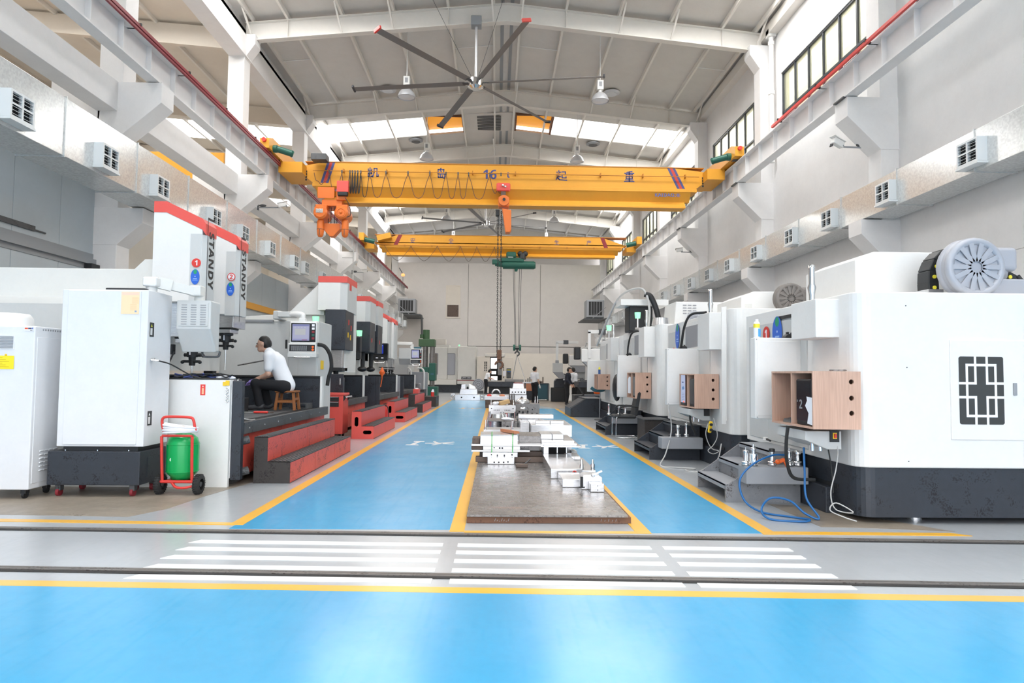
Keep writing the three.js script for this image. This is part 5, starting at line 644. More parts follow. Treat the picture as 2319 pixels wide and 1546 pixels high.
// wheeled extinguisher
{
  const p = thing('wheeled_extinguisher', 'green wheeled fire extinguisher tank in a red tube trolley with a wound white hose', 'fire extinguisher', [-3.55, 0, 7.6]), x = -3.585, d = 7.72;
  g_().lathe([[0.001, 0.16], [0.12, 0.165], [0.125, 0.2], [0.155, 0.225], [0.172, 0.26], [0.173, 0.56], [0.15, 0.63], [0.11, 0.665], [0.04, 0.69], [0.001, 0.69]], [x, 0, d], 32).out('tank', mat.green, p);
  g_().c([x, 0.68, d], [x, 0.74, d], 0.035).out('valve', mat.steel, p); g_().c([x - 0.05, 0.4, d - 0.161], [x - 0.05, 0.4, d - 0.157], 0.022, 0.022, 16).out('sticker', mat.paper, p);
  g_().tor([x, 0.255, d], 0.173, 0.004, [0, 1, 0], 28).tor([x, 0.56, d], 0.173, 0.004, [0, 1, 0], 28).out('weld_seam', mat.green, p);
  const fr = g_().t([[x - 0.165, 0.14, d - 0.12], [x - 0.17, 0.4, d - 0.14], [x - 0.175, 0.66, d - 0.15]], 0.017, 8, 20).t([[x + 0.165, 0.14, d - 0.12], [x + 0.165, 0.4, d - 0.14], [x + 0.165, 0.66, d - 0.15]], 0.017, 8, 20).t([[x - 0.175, 0.7, d - 0.1], [x - 0.2, 0.8, d - 0.1], [x - 0.19, 0.86, d - 0.1], [x - 0.12, 0.875, d - 0.1], [x + 0.1, 0.87, d - 0.1], [x + 0.15, 0.84, d - 0.1], [x + 0.175, 0.72, d - 0.1]], 0.016, 8, 40).out('frame', mat.redBright, p);
  g_().c([x - 0.19, 0.15, d - 0.12], [x + 0.19, 0.15, d - 0.12], 0.018).c([x - 0.17, 0.665, d - 0.15], [x + 0.165, 0.665, d - 0.15], 0.014).out('crossbar', mat.redBright, p); g_().t([[x - 0.06, 0.14, d - 0.12], [x, 0.09, d - 0.14], [x + 0.1, 0.085, d - 0.14], [x + 0.17, 0.1, d - 0.12]], 0.015).out('foot_bar', mat.redBright, p); g_().b(x - 0.17, x + 0.17, 0.135, 0.155, d - 0.1, d + 0.1).out('base_plate', mat.redBright, p);
  for (let i = 0; i < 4; i++) g_().tor([x, 0.7 + i * 0.022, d - 0.08], 0.17 + 0.005 * (i % 2), 0.013, [0.05 * (i - 1), 1, 0.08], 26).out('hose_turn', mat.paper, p);
  g_().t([[x - 0.12, 0.8, d - 0.2], [x, 0.785, d - 0.22], [x + 0.08, 0.77, d - 0.21]], 0.02).out('nozzle', mat.paper, p); g_().c([x + 0.06, 0.775, d - 0.215], [x + 0.1, 0.768, d - 0.21], 0.014).out('nozzle_tip', mat.tan, p);
  for (const s of [-1, 1]) { const w = g_().lathe([[0.062, -0.032], [0.105, -0.028], [0.112, 0], [0.105, 0.028], [0.062, 0.032]], [x + s * 0.215, 0.112, d - 0.06], 28, [1, 0, 0]).out('wheel', mat.rubber, p); g_().c([x + s * 0.215 - 0.025, 0.112, d - 0.06], [x + s * 0.215 + 0.025, 0.112, d - 0.06], 0.03, 0.03, 12).b(x + s * 0.215 - 0.01, x + s * 0.215 + 0.01, 0.1, 0.124, d - 0.13, d + 0.01).b(x + s * 0.215 - 0.01, x + s * 0.215 + 0.01, 0.05, 0.174, d - 0.07, d - 0.05).out('hub', mat.greyDark, w); for (let i = 0; i < 24; i++) { const a = i * Math.PI / 12; g_().o([x + s * 0.215, 0.112 + 0.11 * Math.sin(a), d - 0.06 + 0.11 * Math.cos(a)], [0.055, 0.008, 0.012], [a, 0, 0]).out('tread_block', mat.rubber, w); } }
}
// ---------------------------------------------------------------- spark erosion machines
function tread(g, x0, x1, y, d0, d1, n, m) { for (let i = 0; i < n; i++) { const x = x0 + (x1 - x0) * (i + 0.5) / n; g.b(x - 0.006, x + 0.006, y, y + 0.006, d0, d1); for (let d = d0; d < d1; d += 0.16) g.b(x - 0.012, x + 0.012, y, y + 0.007, d, d + 0.07); } return g; }
function stepBox(label, d0, d1, x, m, panels, holes, ys = [0.272, 0.578]) { // two-step platform; x: [back, middle, front]
  const p = thing('step_platform', label, 'steps', [(x[0] + x[2]) / 2, 0, d0], 'two-step platforms beside the machines'), [a, b, c] = x, [y1, y2] = ys;
  const hl = holes ? [rrect(b + 0.04, c - 0.04, 0.1, 0.18, 0.038).reverse(), ...(holes > 1 ? [rrect(a + 0.06, a + 0.14, 0.26, 0.46, 0.038).reverse()] : [])] : [];
  g_().px([[a, 0], [c, 0], [c, y1], [b, y1], [b, y2], [a, y2]], d0, d0 + 0.02, hl).out('end_plate', holes ? m : mat.stepBlack, p); g_().px([[a, 0], [c, 0], [c, y1], [b, y1], [b, y2], [a, y2]], d1 - 0.02, d1).out('end_plate', m, p);
  g_().b(a, a + 0.02, 0, y2, d0 + 0.02, d1 - 0.02).b(a, c, 0, 0.02, d0 + 0.02, d1 - 0.02).out('frame', mat.stepBlack, p);
  const L = d1 - d0; for (let i = 0; i < panels; i++) { g_().b(c - 0.015, c + 0.004, 0.008, y1 - 0.012, d0 + L * i / panels + 0.006, d0 + L * (i + 1) / panels - 0.006, 0.004).out('riser_panel', m, p); }
  for (let i = 0; i < Math.max(1, panels - 1); i++) g_().b(b - 0.015, b + 0.004, y1, y2 - 0.012, d0 + L * i / Math.max(1, panels - 1) + 0.004, d0 + L * (i + 1) / Math.max(1, panels - 1) - 0.004, 0.003).out('riser_panel', m, p);
  for (const [x0, x1, y] of [[b, c, y1], [a, b, y2]]) { const t = g_().b(x0 + 0.004, x1 + 0.006, y - 0.012, y, d0, d1, 0.003).out('tread', mat.tread, p); tread(g_(), x0 + 0.02, x1 - 0.01, y, d0 + 0.03, d1 - 0.06, 5).out('grip_strip', mat.greyDark, t).userData.kind = 'stuff'; }
  return p;
}
stepBox('long two-step platform, red faces and a black rusty end, nearest along the aisle', 8.42, 11.85, [-3.03, -2.86, -2.575], mat.red, 3, 0);
stepBox('red two-step platform with oval hand holes beside the red tool cart', 14.05, 17.0, [-3.035, -2.835, -2.575], mat.redCap, 2, 2);
stepBox('red two-step platform with oval hand holes, second from the far end', 18.86, 21.8, [-3.1, -2.88, -2.58], mat.redCap, 2, 2, [0.285, 0.585]);
stepBox('two-step platform with a black end, farthest along the aisle', 23.5, 26.6, [-3.1, -2.87, -2.59], mat.redCap, 1, 0, [0.3, 0.63]);
const slanted = (x0, x1, x2, yt, drop1, drop2, yb) => [[x0, yb], [x1, yb], [x2, yb - 0.05], [x2, yt - drop2], [x1, yt - drop1], [x0 + 0.16, yt], [x0, yt]];
function sparkHead(p, d, w, x, yt, yb, o = {}) { // machine head: x = [back, front of side face, front]; sloped or flat red cap
  const [a, b, c] = x, dr = o.flat ? [0, 0] : [0.23, 0.3], prof = [[a, yb], [b, yb], [b, yt - dr[0] - 0.15], [a + 0.17, yt - 0.15], [a, yt - 0.15]], h = g_().px(prof, d, d + w, [], 0.006).out('head', mat.white, p);
  const ch = 0.05; g_().py([[b - 0.01, d + 0.005], [b, d + 0.001], [c, d + ch], [c, d + w - 0.02], [b - 0.01, d + w - 0.01]].reverse(), yb - 0.02, yt - dr[1] - 0.15).out('front_cover', mat.greyWhite, h);
  g_().px([[a, yt - 0.15], [a + 0.17, yt - 0.15], [b, yt - dr[0] - 0.15], [c, yt - dr[1] - 0.15], [c - 0.0, yt - dr[1]], [b, yt - dr[0]], [a + 0.17, yt], [a, yt]], d - 0.004, d + w + 0.004).out('cap', mat.redCap, p);
  return h;
}
function quill(p, x, d, yFlange, yTip, rod) { // clamping head with an electrode
  g_().b(x - 0.17, x + 0.13, yFlange, yFlange + 0.06, d - 0.16, d + 0.16, 0.006).out('flange', mat.steel, p); g_().b(x - 0.175, x + 0.135, yFlange + 0.06, yFlange + 0.078, d - 0.165, d + 0.165).out('gasket', mat.black, p);
  const q = g_().c([x, yFlange, d], [x, yTip + 0.12, d], 0.075, 0.07, 20).c([x, yFlange - 0.002, d], [x, yFlange - 0.03, d], 0.11, 0.11, 20).out('quill', mat.black, p);
  g_().c([x - 0.1, yTip + 0.25, d], [x + 0.1, yTip + 0.25, d], 0.03).c([x - 0.11, yTip + 0.15, d], [x + 0.12, yTip + 0.15, d], 0.025).c([x - 0.12, yTip + 0.06, d - 0.02], [x + 0.12, yTip + 0.06, d - 0.02], 0.018).c([x, yTip + 0.12, d], [x, yTip, d], 0.05, 0.04, 14).s([x + 0.15, yTip + 0.14, d], 0.025).s([x - 0.12, yTip + 0.05, d - 0.03], 0.025).s([x + 0.12, yTip + 0.05, d - 0.03], 0.025).out('clamp', mat.black, q);
  g_().b(x - 0.008, x + 0.008, yTip + 0.15, yFlange, d - 0.083, d - 0.07).out('scale', mat.paper, q); g_().c([x, yTip, d], [x, rod, d], 0.016, 0.012, 10).out('electrode', mat.chrome, q);
}
const lettering = (p, x, y, d, s) => { g_().add(text('STANDY', s, 0.004), M4().makeRotationY(Math.PI / 2).multiply(M4().makeRotationZ(-Math.PI / 2)).setPosition(x + 0.002, y, -d)).out('lettering', mat.black, p); g_().b(x, x + 0.004, y - 0.75, y + 0.58, d - s * 0.85, d - s * 0.8).b(x, x + 0.004, y + 0.55, y + 0.58, d - s * 0.85, d + s * 0.3).out('logo_line', mat.black, p); };
function tank(p, X0, X1, d0, d1, o = {}) { // work tank on a red bed
  g_().b(X0, X1 - 0.04, 0.1, 0.62, d0 + 0.2, d1 + 0.15, 0.01).out('bed', mat.red, p); g_().b(X1 - 0.05, X1 + 0.012, 0.62, 0.765, d0 + 0.14, d1 + 0.2, 0.004).out('lip', mat.greyDark, p);
  for (let d = d0 + 0.3; d < d1; d += 0.55) g_().c([X1 + 0.01, 0.69, d], [X1 + 0.018, 0.69, d], 0.012, 0.012, 8).out('bolt', mat.steel, p);
  g_().b(X0, X1 - 0.04, 0.62, 0.75, d0 + 0.1, d1 + 0.1).out('tank_floor', mat.greyDark, p); for (const x of [0.12, 0.18, 0.24]) g_().b(X1 - x, X1 - x + 0.025, 0.75, 0.757, d0 + 0.15, d1).out('floor_groove', mat.black, p);
  g_().b(X0, X1 - 0.08, 0.75, 1.3, d1, d1 + 0.05, 0.004).out('tank_wall', mat.base, p); g_().b(X1 - 0.08, X1 - 0.04, 0.75, 1.32, d1 - 0.06, d1 + 0.06, 0.006).out('tank_post', mat.white, p); g_().b(X0, X0 + 0.05, 0.75, 1.32, d0, d1).out('tank_wall', mat.black, p); g_().b(X0, X1 - 0.1, 1.29, 1.33, d1 - 0.02, d1 + 0.06, 0.01).out('tank_rim', mat.black, p);
  g_().b(X0, X1 - 0.1, 0.1, 1.29, d0, d0 + 0.05, 0.006).out('tank_side', o.side ?? mat.white, p); g_().b(X1 - 0.1, X1 + 0.02, 0.08, 1.28, d0 + 0.01, d0 + 0.1, 0.006).out('tank_jamb', mat.base, p);
  for (const x of [X0 + 0.3, X1 - 0.3]) g_().b(x - 0.15, x + 0.15, 0, 0.1, d0 + 0.2, d0 + 0.6).b(x - 0.15, x + 0.15, 0, 0.1, d1 - 0.5, d1 - 0.1).out('foot_block', mat.steelDark, p);
}
const E1 = thing('spark_erosion_machine', 'nearest twin-head spark erosion machine with sloped red caps and vertical lettering', 'machine tool', [-4.4, 0, 10.2], 'spark erosion machines');
tank(E1, -6.2, -3.12, 8.15, 12.15);
g_().b(-6.2, -3.225, 0.0, 1.292, 8.1, 8.155, 0.006).out('side_door', mat.white, E1);
print('warning_card', 0.06, 0.13, 48, (x, w, h) => { x.fillStyle = '#e23a34'; x.fillRect(0, 0, w, h); x.fillStyle = '#f4c9a0'; x.fillRect(14, 34, 20, 60); x.fillStyle = '#e23a34'; for (let i = 0; i < 4; i++) x.fillRect(17, 40 + i * 13, 14, 3); x.beginPath(); x.fillStyle = '#f6e0d8'; x.arc(24, 18, 7, 0, 7); x.fill(); }, E1, at([-3.55, 1.17, 8.098]));
g_().b(-3.31, -3.27, 1.22, 1.27, 8.09, 8.1).b(-3.275, -3.23, 1.225, 1.285, 8.085, 8.095).out('latch_plate', mat.yellow, E1); { const g = g_(); for (let i = 0; i < 5; i++) g.tor([-3.255, 1.18 - i * 0.036, 8.09], 0.016, 0.005, [i % 2, 0, 1], 10); g.out('latch_chain', mat.chrome, E1).userData.kind = 'stuff'; }
for (const [y, d] of [[0.55, 8.3], [0.17, 8.3]]) g_().c([-3.35, y + 0.05, d - 0.05], [-3.14, y, d + 0.06], 0.03, 0.03, 12).c([-3.16, y - 0.02, d + 0.03], [-3.08, y, d + 0.08], 0.05, 0.05, 12).out('hinge_arm', mat.greyDark, E1);
{ // ram and heads
  const p = E1;
  g_().px([[-8.8, 1.4], [-4.6, 1.4], [-4.6, 2.93], [-4.86, 2.93], [-5.0, 2.79], [-8.8, 2.79]], 9.15, 11.1, [], 0.01).out('ram_housing', mat.offWhite, p); g_().b(-7.0, -6.985, 1.5, 2.78, 9.14, 9.15).out('seam', mat.grey, p);
  g_().pz([[9.15, 2.39], [8.75, 2.26], [8.75, 1.5], [9.15, 1.5]].reverse(), -7.55, -4.9, [], 0.01).out('way_cover', mat.greyWhite, p);
  const A = sparkHead(p, 9.0, 0.34, [-4.68, -4.02, -3.975], 3.7, 2.33), B = sparkHead(p, 10.3, 0.36, [-4.72, -4.07, -4.02], 3.74, 2.28);
  for (const [h, d, n] of [[A, 9.0, '1'], [B, 10.3, '2']]) {
    const x = n === '1' ? -3.975 : -4.02; lettering(h, x, 2.92, d + 0.19, 0.15); g_().b(x - 0.2, x - 0.05, n === '1' ? 2.31 : 2.26, 3.26, d - 0.004, d + 0.003).out('grey_strip', mat.greyWhite, h);
    circleTag(h, [x - 0.11, 2.86, d - 0.004], 0, n, n === '2' ? 2 : 1, 0.1); ovalTag(h, [x - 0.12, 2.67, d - 0.005], 0, 0.06, 0.105);
  }
  g_().b(-4.5, -4.16, 1.86, 2.34, 9.15, 9.6, 0.01).out('steel_ram', mat.steel, p); quill(p, -4.26, 9.35, 1.78, 1.47, 1.3); g_().b(-4.52, -4.42, 1.62, 1.76, 9.1, 9.2, 0.01).bar([-4.4, 1.66, 9.12], [-4.46, 1.5, 9.1], 0.02, 0.02).out('limit_switch', mat.black, p);
  g_().b(-4.52, -4.14, 2.08, 2.3, 10.45, 10.95, 0.01).out('steel_ram', mat.steel, p); quill(p, -4.33, 10.65, 2.0, 1.74, 1.42); g_().c([-4.5, 1.5, 11.6], [-4.0, 1.6, 11.6], 0.012).out('flush_pipe', mat.steelDark, p);
  g_().b(-4.95, -4.8, 0.75, 1.9, 11.3, 11.45).out('post', mat.black, p); g_().c([-4.7, 1.28, 10.65], [-4.3, 1.28, 10.65], 0.05).out('lower_guide', mat.black, p);
}
// the grey pendant of the nearest machine, its back with three columns of slots, and its swing arm
{
  const p = thing('control_pendant', 'grey hanging control pendant seen from its slotted back, on a swing arm', 'control panel', [-3.6, 2.2, 8]);
  g_().pz([[7.95, 2.24], [7.95, 1.9], [8.12, 1.63], [8.22, 1.63], [8.22, 2.24]].reverse(), -3.83, -3.42, [], 0.018).out('housing', mat.greyWhite, p);
  const bp = g_().b(-3.8, -3.45, 1.93, 2.21, 7.942, 7.955, 0.003).out('back_plate', mat.greyWhite, p); for (let r = 0; r < 9; r++) for (let c = 0; c < 3; c++) g_().b(-3.765 + c * 0.112, -3.7 + c * 0.112, 1.95 + r * 0.0285, 1.959 + r * 0.0285, 7.938, 7.944).out('vent_slot', mat.grey, bp);
  g_().t([[-3.62, 1.64, 8.2], [-3.6, 1.58, 8.2], [-3.5, 1.57, 8.2], [-3.42, 1.58, 8.2], [-3.4, 1.64, 8.2]], 0.014).out('handle', mat.greyDark, p);
  g_().b(-4.06, -3.9, 2.36, 2.47, 7.6, 7.8, 0.02).c([-4.0, 2.28, 7.7], [-4.0, 2.37, 7.7], 0.06).out('pivot', mat.white, p); g_().bar([-3.95, 2.42, 7.72], [-3.6, 2.34, 7.98], 0.075, 0.1).bar([-3.95, 2.42, 7.72], [-3.82, 2.39, 7.8], 0.09, 0.13).out('swing_arm', mat.offWhite, p); g_().b(-3.68, -3.54, 2.29, 2.42, 7.92, 8.08, 0.02).c([-3.6, 2.23, 8.05], [-3.6, 2.3, 8.05], 0.06, 0.06, 18).out('elbow', mat.offWhite, p);
}
{ const p = thing('cable_coil', 'tangled dark blue cables and tools heaped on the white tank edge', 'cables', [-3.6, 1.3, 8.4]); for (let i = 0; i < 5; i++) { const q = []; for (let j = 0; j < 9; j++) q.push([-3.95 + 0.08 * j + rnd(-0.08, 0.08), 1.315 + rnd(0, 0.05), 8.2 + rnd(-0.06, 0.2)]); g_().t(q, 0.009, 6, 60).out('strand', [mat.blueText, mat.black, mat.cable, mat.blueText, mat.black][i], p); } g_().b(-4.0, -3.28, 1.295, 1.312, 8.14, 8.5).out('tray', mat.black, p); }
{ const p = thing('rag', 'crumpled pale rag lying on the corner of the white tank panel', 'cloth', [-3.35, 1.3, 8.3]); g_().s([-3.36, 1.325, 8.3], 0.06, [1.7, 0.35, 1], 10).s([-3.28, 1.315, 8.25], 0.04, [1.6, 0.5, 1], 8).s([-3.43, 1.32, 8.28], 0.035, [1.2, 0.6, 1.3], 8).out('cloth', mat.paper, p); }
{ const p = thing('die_block', 'shiny machined mould half clamped inside the tank in front of the seated worker', 'mould', [-4.55, 0.75, 11]); g_().b(-4.95, -4.25, 0.76, 0.95, 10.7, 11.5, 0.01).out('table', mat.black, p); g_().b(-4.8, -4.3, 0.95, 1.26, 10.8, 11.3, 0.01).out('block', mat.steel, p); g_().c([-4.22, 0.95, 10.9], [-4.22, 1.28, 10.9], 0.03, 0.03, 14).out('guide_pin', mat.chrome, p); g_().tor([-4.5, 1.05, 10.79], 0.12, 0.02, [0, 0, 1], 20, 3.14).out('half_ring', mat.chrome, p); }
{ const p = thing('blue_box', 'small blue and white carton standing in the dark tank', 'box', [-4.2, 0.95, 11]); g_().b(-4.24, -4.03, 0.97, 1.2, 10.55, 10.7, 0.004).out('carton', mat.blueBox, p); g_().b(-4.22, -4.05, 1.03, 1.05, 10.545, 10.55).b(-4.22, -4.05, 1.12, 1.14, 10.545, 10.55).out('stripe', mat.grey, p); g_().b(-4.3, -3.98, 0.75, 0.97, 10.5, 10.75).out('support', mat.black, p); }
{ const p = thing('air_gun', 'red handled air gun lying on the tank floor', 'air gun', [-3.7, 0.78, 10.6]); g_().b(-3.72, -3.5, 0.757, 0.79, 10.25, 10.3, 0.012).out('body', mat.redBright, p); g_().t([[-3.72, 0.77, 10.28], [-3.95, 0.765, 10.4], [-4.1, 0.765, 10.5]], 0.008).out('hose', mat.cableGrey, p); g_().c([-3.5, 0.772, 10.28], [-3.42, 0.77, 10.28], 0.01).out('nozzle', mat.brown, p); }
cable('air_hose', 'pale hose lying over the front lip of the nearest tank', [[-3.75, 0.762, 8.9], [-3.5, 0.77, 8.8], [-3.3, 0.775, 8.75], [-3.2, 0.765, 8.72], [-3.13, 0.775, 8.7]], 0.009, mat.cableGrey, 'hose');
{ const p = thing('scrap_tray', 'low metal tray on the tank floor behind the stool', 'tray', [-3.4, 0.76, 11.9]); g_().b(-3.62, -3.3, 0.757, 0.775, 11.7, 12.0).b(-3.62, -3.3, 0.83, 0.845, 11.7, 12.0).b(-3.34, -3.3, 0.775, 0.83, 11.7, 12.0).out('tray', mat.greyDark, p); }
// second machine along the aisle: grey cabinet, bright pendant, flat red cap
const E2 = thing('spark_erosion_machine', 'single-head spark erosion machine with flat red cap and black lower head, behind the seated worker', 'machine tool', [-4.2, 0, 15.5], 'spark erosion machines');
tank(E2, -6.2, -3.45, 14.95, 17.6, { side: mat.base });
g_().px([[-8.5, 1.4], [-3.6, 1.4], [-3.6, 2.95], [-4.62, 2.95], [-4.95, 2.78], [-8.5, 2.52]], 15.8, 17.0, [], 0.01).out('ram_housing', mat.offWhite, E2); g_().px([[-4.98, 2.75], [-4.1, 2.75], [-4.1, 3.5], [-4.24, 3.5]], 15.72, 16.5, [], 0.01).out('head_neck', mat.white, E2);
{ const h = sparkHead(E2, 15.5, 1.1, [-4.2, -3.68, -3.52], 3.65, 2.85, { flat: 1 }); print('head_label', 0.12, 0.2, 48, (x, w, h2) => { x.fillStyle = '#dfe0dc'; x.fillRect(0, 0, w, h2); x.fillStyle = '#444'; x.fillRect(8, 20, 30, 8); x.fillRect(14, 36, 18, 5); }, h, at([-3.6, 3.15, 15.59], 0.85)); g_().b(-3.53, -3.515, 3.35, 3.5, 15.75, 15.95).out('alarm_sign', mat.redBright, h);
  g_().b(-4.0, -3.52, 1.92, 2.86, 15.4, 16.3, 0.02).out('lower_head', mat.base, E2); g_().b(-4.5, -3.98, 1.75, 2.38, 15.5, 16.4, 0.02).out('slide_cover', mat.black, E2); for (const [y, d, m] of [[2.52, 15.7, mat.redBright], [2.4, 15.95, mat.redBright], [2.22, 15.65, mat.yellow], [2.17, 15.9, mat.yellow]]) g_().b(-3.522, -3.512, y, y + 0.12, d, d + 0.07).out('warning_sign', m, E2);
  g_().b(-3.98, -3.62, 1.5, 2.14, 15.6, 16.0, 0.01).out('steel_ram', mat.steel, E2); g_().b(-4.05, -3.6, 1.43, 1.5, 15.5, 16.05).out('flange', mat.black, E2); g_().c([-3.8, 1.43, 15.75], [-3.8, 1.1, 15.75], 0.06, 0.06, 14).out('quill', mat.black, E2); greenLamp(E2, -4.18, 2.52, 15.3, 1.2); }
for (const [x0, d] of [[-4.15, 13.8]]) { g_().b(-4.25, -3.42, 0.85, 1.36, 14.86, 14.93, 0.01).out('tank_door', mat.base, E2); g_().b(-3.5, -3.47, 1.12, 1.26, 14.84, 14.865, 0.004).out('door_latch', mat.chrome, E2); }
{
  const p = thing('control_cabinet', 'wide pale grey control cabinet behind the seated worker', 'cabinet', [-4.3, 0, 13]);
  g_().b(-5.2, -3.36, 0.1, 2.36, 12.5, 13.5, 0.015).out('body', mat.greyWhite, p); g_().b(-5.15, -3.9, 1.0, 2.3, 12.485, 12.5, 0.004).out('door', mat.greyWhite, p); g_().b(-3.72, -3.38, 0.9, 1.72, 12.47, 12.51, 0.006).out('lower_panel', mat.greyWhite, p); g_().b(-5.0, -3.8, 0, 0.1, 12.55, 13.45).out('plinth', mat.black, p);
  g_().b(-3.97, -3.93, 1.83, 2.0, 12.48, 12.5, 0.004).out('lock', mat.black, p); g_().b(-5.1, -4.2, 2.33, 2.37, 12.46, 12.5).out('top_rail', mat.grey, p); g_().b(-3.37, -3.35, 1.45, 1.62, 12.7, 12.9).out('warning_label', mat.yellow, p);
}
function pendant(label, x0, x1, y0, y1, d, m, scr, o = {}) {
  const p = thing('control_pendant', label, 'control panel', [(x0 + x1) / 2, y1, d]), w = x1 - x0, h = y1 - y0, yk = y0 + h * 0.32;
  g_().b(x0, x1, yk, y1, d, d + 0.2, 0.015).out('housing', m, p); g_().px(rect(x0 - 0.01, x1, y0 + 0.02, yk), d - 0.03, d + 0.19, [], 0.01).out('keyboard_box', m, p);
  const f = g_().b(x0 + w * 0.05, x1 - w * 0.03, yk + 0.03, y1 - 0.03, d - 0.008, d + 0.004, 0.002).out('screen_frame', mat.blackGloss, p);
  const sm = (draw) => { const c = document.createElement('canvas'); c.width = 160; c.height = 128; draw(c.getContext('2d'), 160, 128); const t = new THREE.CanvasTexture(c); t.colorSpace = THREE.SRGBColorSpace; t.magFilter = THREE.LinearFilter; return new THREE.MeshStandardMaterial({ color: 0x111111, roughness: 0.3, emissive: 0xffffff, emissiveMap: t, emissiveIntensity: 0.85 }); };
  plate('screen', w * 0.64, h * 0.5, sm(scr), f, at([x0 + w * 0.42, (yk + y1) / 2, d - 0.01]));
  if (!o.plain) { for (let i = 0; i < 5; i++) g_().b(x1 - w * 0.17, x1 - w * 0.07, y1 - 0.09 - i * h * 0.1, y1 - 0.05 - i * h * 0.1, d - 0.014, d - 0.006, 0.002).out('button', i < 2 ? mat.paper : i === 3 ? mat.greenDark : mat.redDark, f);
    const k = g_().b(x0 + w * 0.02, x1 - w * 0.03, y0 + 0.05, yk - 0.02, d - 0.038, d - 0.028, 0.002).out('key_field', mat.black, p); for (let r = 0; r < 6; r++) for (let c = 0; c < 8; c++) g_().b(x0 + w * (0.1 + c * 0.075), x0 + w * (0.145 + c * 0.075), y0 + 0.062 + r * (yk - y0 - 0.1) / 6, y0 + 0.072 + r * (yk - y0 - 0.1) / 6, d - 0.042, d - 0.036).out('key', mat.grey, k);
    g_().c([x1 - w * 0.1, yk - 0.06, d - 0.05], [x1 - w * 0.1, yk - 0.06, d - 0.036], 0.02).c([x1 - w * 0.1, yk - 0.11, d - 0.05], [x1 - w * 0.1, yk - 0.11, d - 0.036], 0.022).out('stop_button', mat.orangeTag, k); }
  else for (const q of [0.3, 0.62]) g_().b(x0 + w * q, x0 + w * (q + 0.14), y0 + 0.09, y0 + 0.13, d - 0.04, d - 0.028).out('button', mat.paper, p);
  if (o.plain) g_().b(x0 + w * 0.3, x0 + w * 0.68, y1 - 0.028, y1 - 0.005, d - 0.006, d + 0.002).out('name_plate', mat.grey, p);
  g_().t([[x0 + w * 0.22, y0 + 0.02, d], [x0 + w * 0.22, y0 - 0.05, d - 0.04], [x0 + w * 0.3, y0 - 0.06, d - 0.05], [x0 + w * 0.7, y0 - 0.06, d - 0.05], [x0 + w * 0.8, y0 - 0.05, d - 0.04], [x0 + w * 0.8, y0 + 0.02, d]], 0.014).out('handle', mat.chrome, p);
  return p;
}
const scrPale = (x, w, h) => { x.fillStyle = '#b9bdf0'; x.fillRect(0, 0, w, h); x.fillStyle = '#d5d8fb'; x.fillRect(6, 16, w - 12, h - 30); x.fillStyle = '#e4e8ee'; x.fillRect(24, 34, w * 0.62, h * 0.38); x.fillStyle = '#8f96d8'; x.fillRect(6, 4, w - 12, 8); x.fillStyle = '#c04a70'; x.fillRect(90, h - 8, 50, 4); x.fillStyle = '#f6f8ff'; for (let i = 0; i < 4; i++) x.fillRect(20 + i * 30, 20, 14, 5); };
const scrBlue = (x, w, h) => { x.fillStyle = '#2f6ee0'; x.fillRect(0, 0, w, h); x.fillStyle = '#3f9bea'; x.fillRect(0, 0, w * 0.72, h * 0.48); x.fillStyle = '#4a86dc'; x.fillRect(0, h * 0.5, w * 0.72, h * 0.5); x.fillStyle = '#2a4ae0'; x.fillRect(w * 0.72, 0, w * 0.28, h); x.fillStyle = '#dff'; x.fillRect(w * 0.8, 8, 20, 8); x.fillRect(w * 0.6, 24, 14, 6); };
{ const p = pendant('bright control pendant with a pale screen and keypad above the seated worker', -3.74, -3.26, 1.72, 2.31, 12.0, mat.white, scrPale); g_().b(-3.6, -3.48, 2.3, 2.38, 12.02, 12.14, 0.02).t([[-3.54, 2.36, 12.08], [-3.54, 2.43, 12.08], [-3.62, 2.45, 12.1], [-3.8, 2.45, 12.2]], 0.05, 10, 24).out('elbow', mat.white, p); g_().b(-4.02, -3.7, 2.4, 2.5, 12.15, 12.3, 0.01).b(-4.12, -3.98, 2.36, 2.52, 12.2, 12.6, 0.02).out('swing_arm', mat.greyWhite, p); g_().b(-3.76, -3.24, 1.66, 1.74, 11.95, 12.15, 0.01).out('tray', mat.greyWhite, p); }
cable('corrugated_cable', 'thick black cable bending down from the bright pendant to the tank', [[-3.27, 1.9, 12.1], [-3.15, 1.87, 12.15], [-3.06, 1.72, 12.2], [-3.04, 1.5, 12.25], [-3.1, 1.3, 12.3], [-3.12, 1.15, 12.3]], 0.035, mat.rubber);
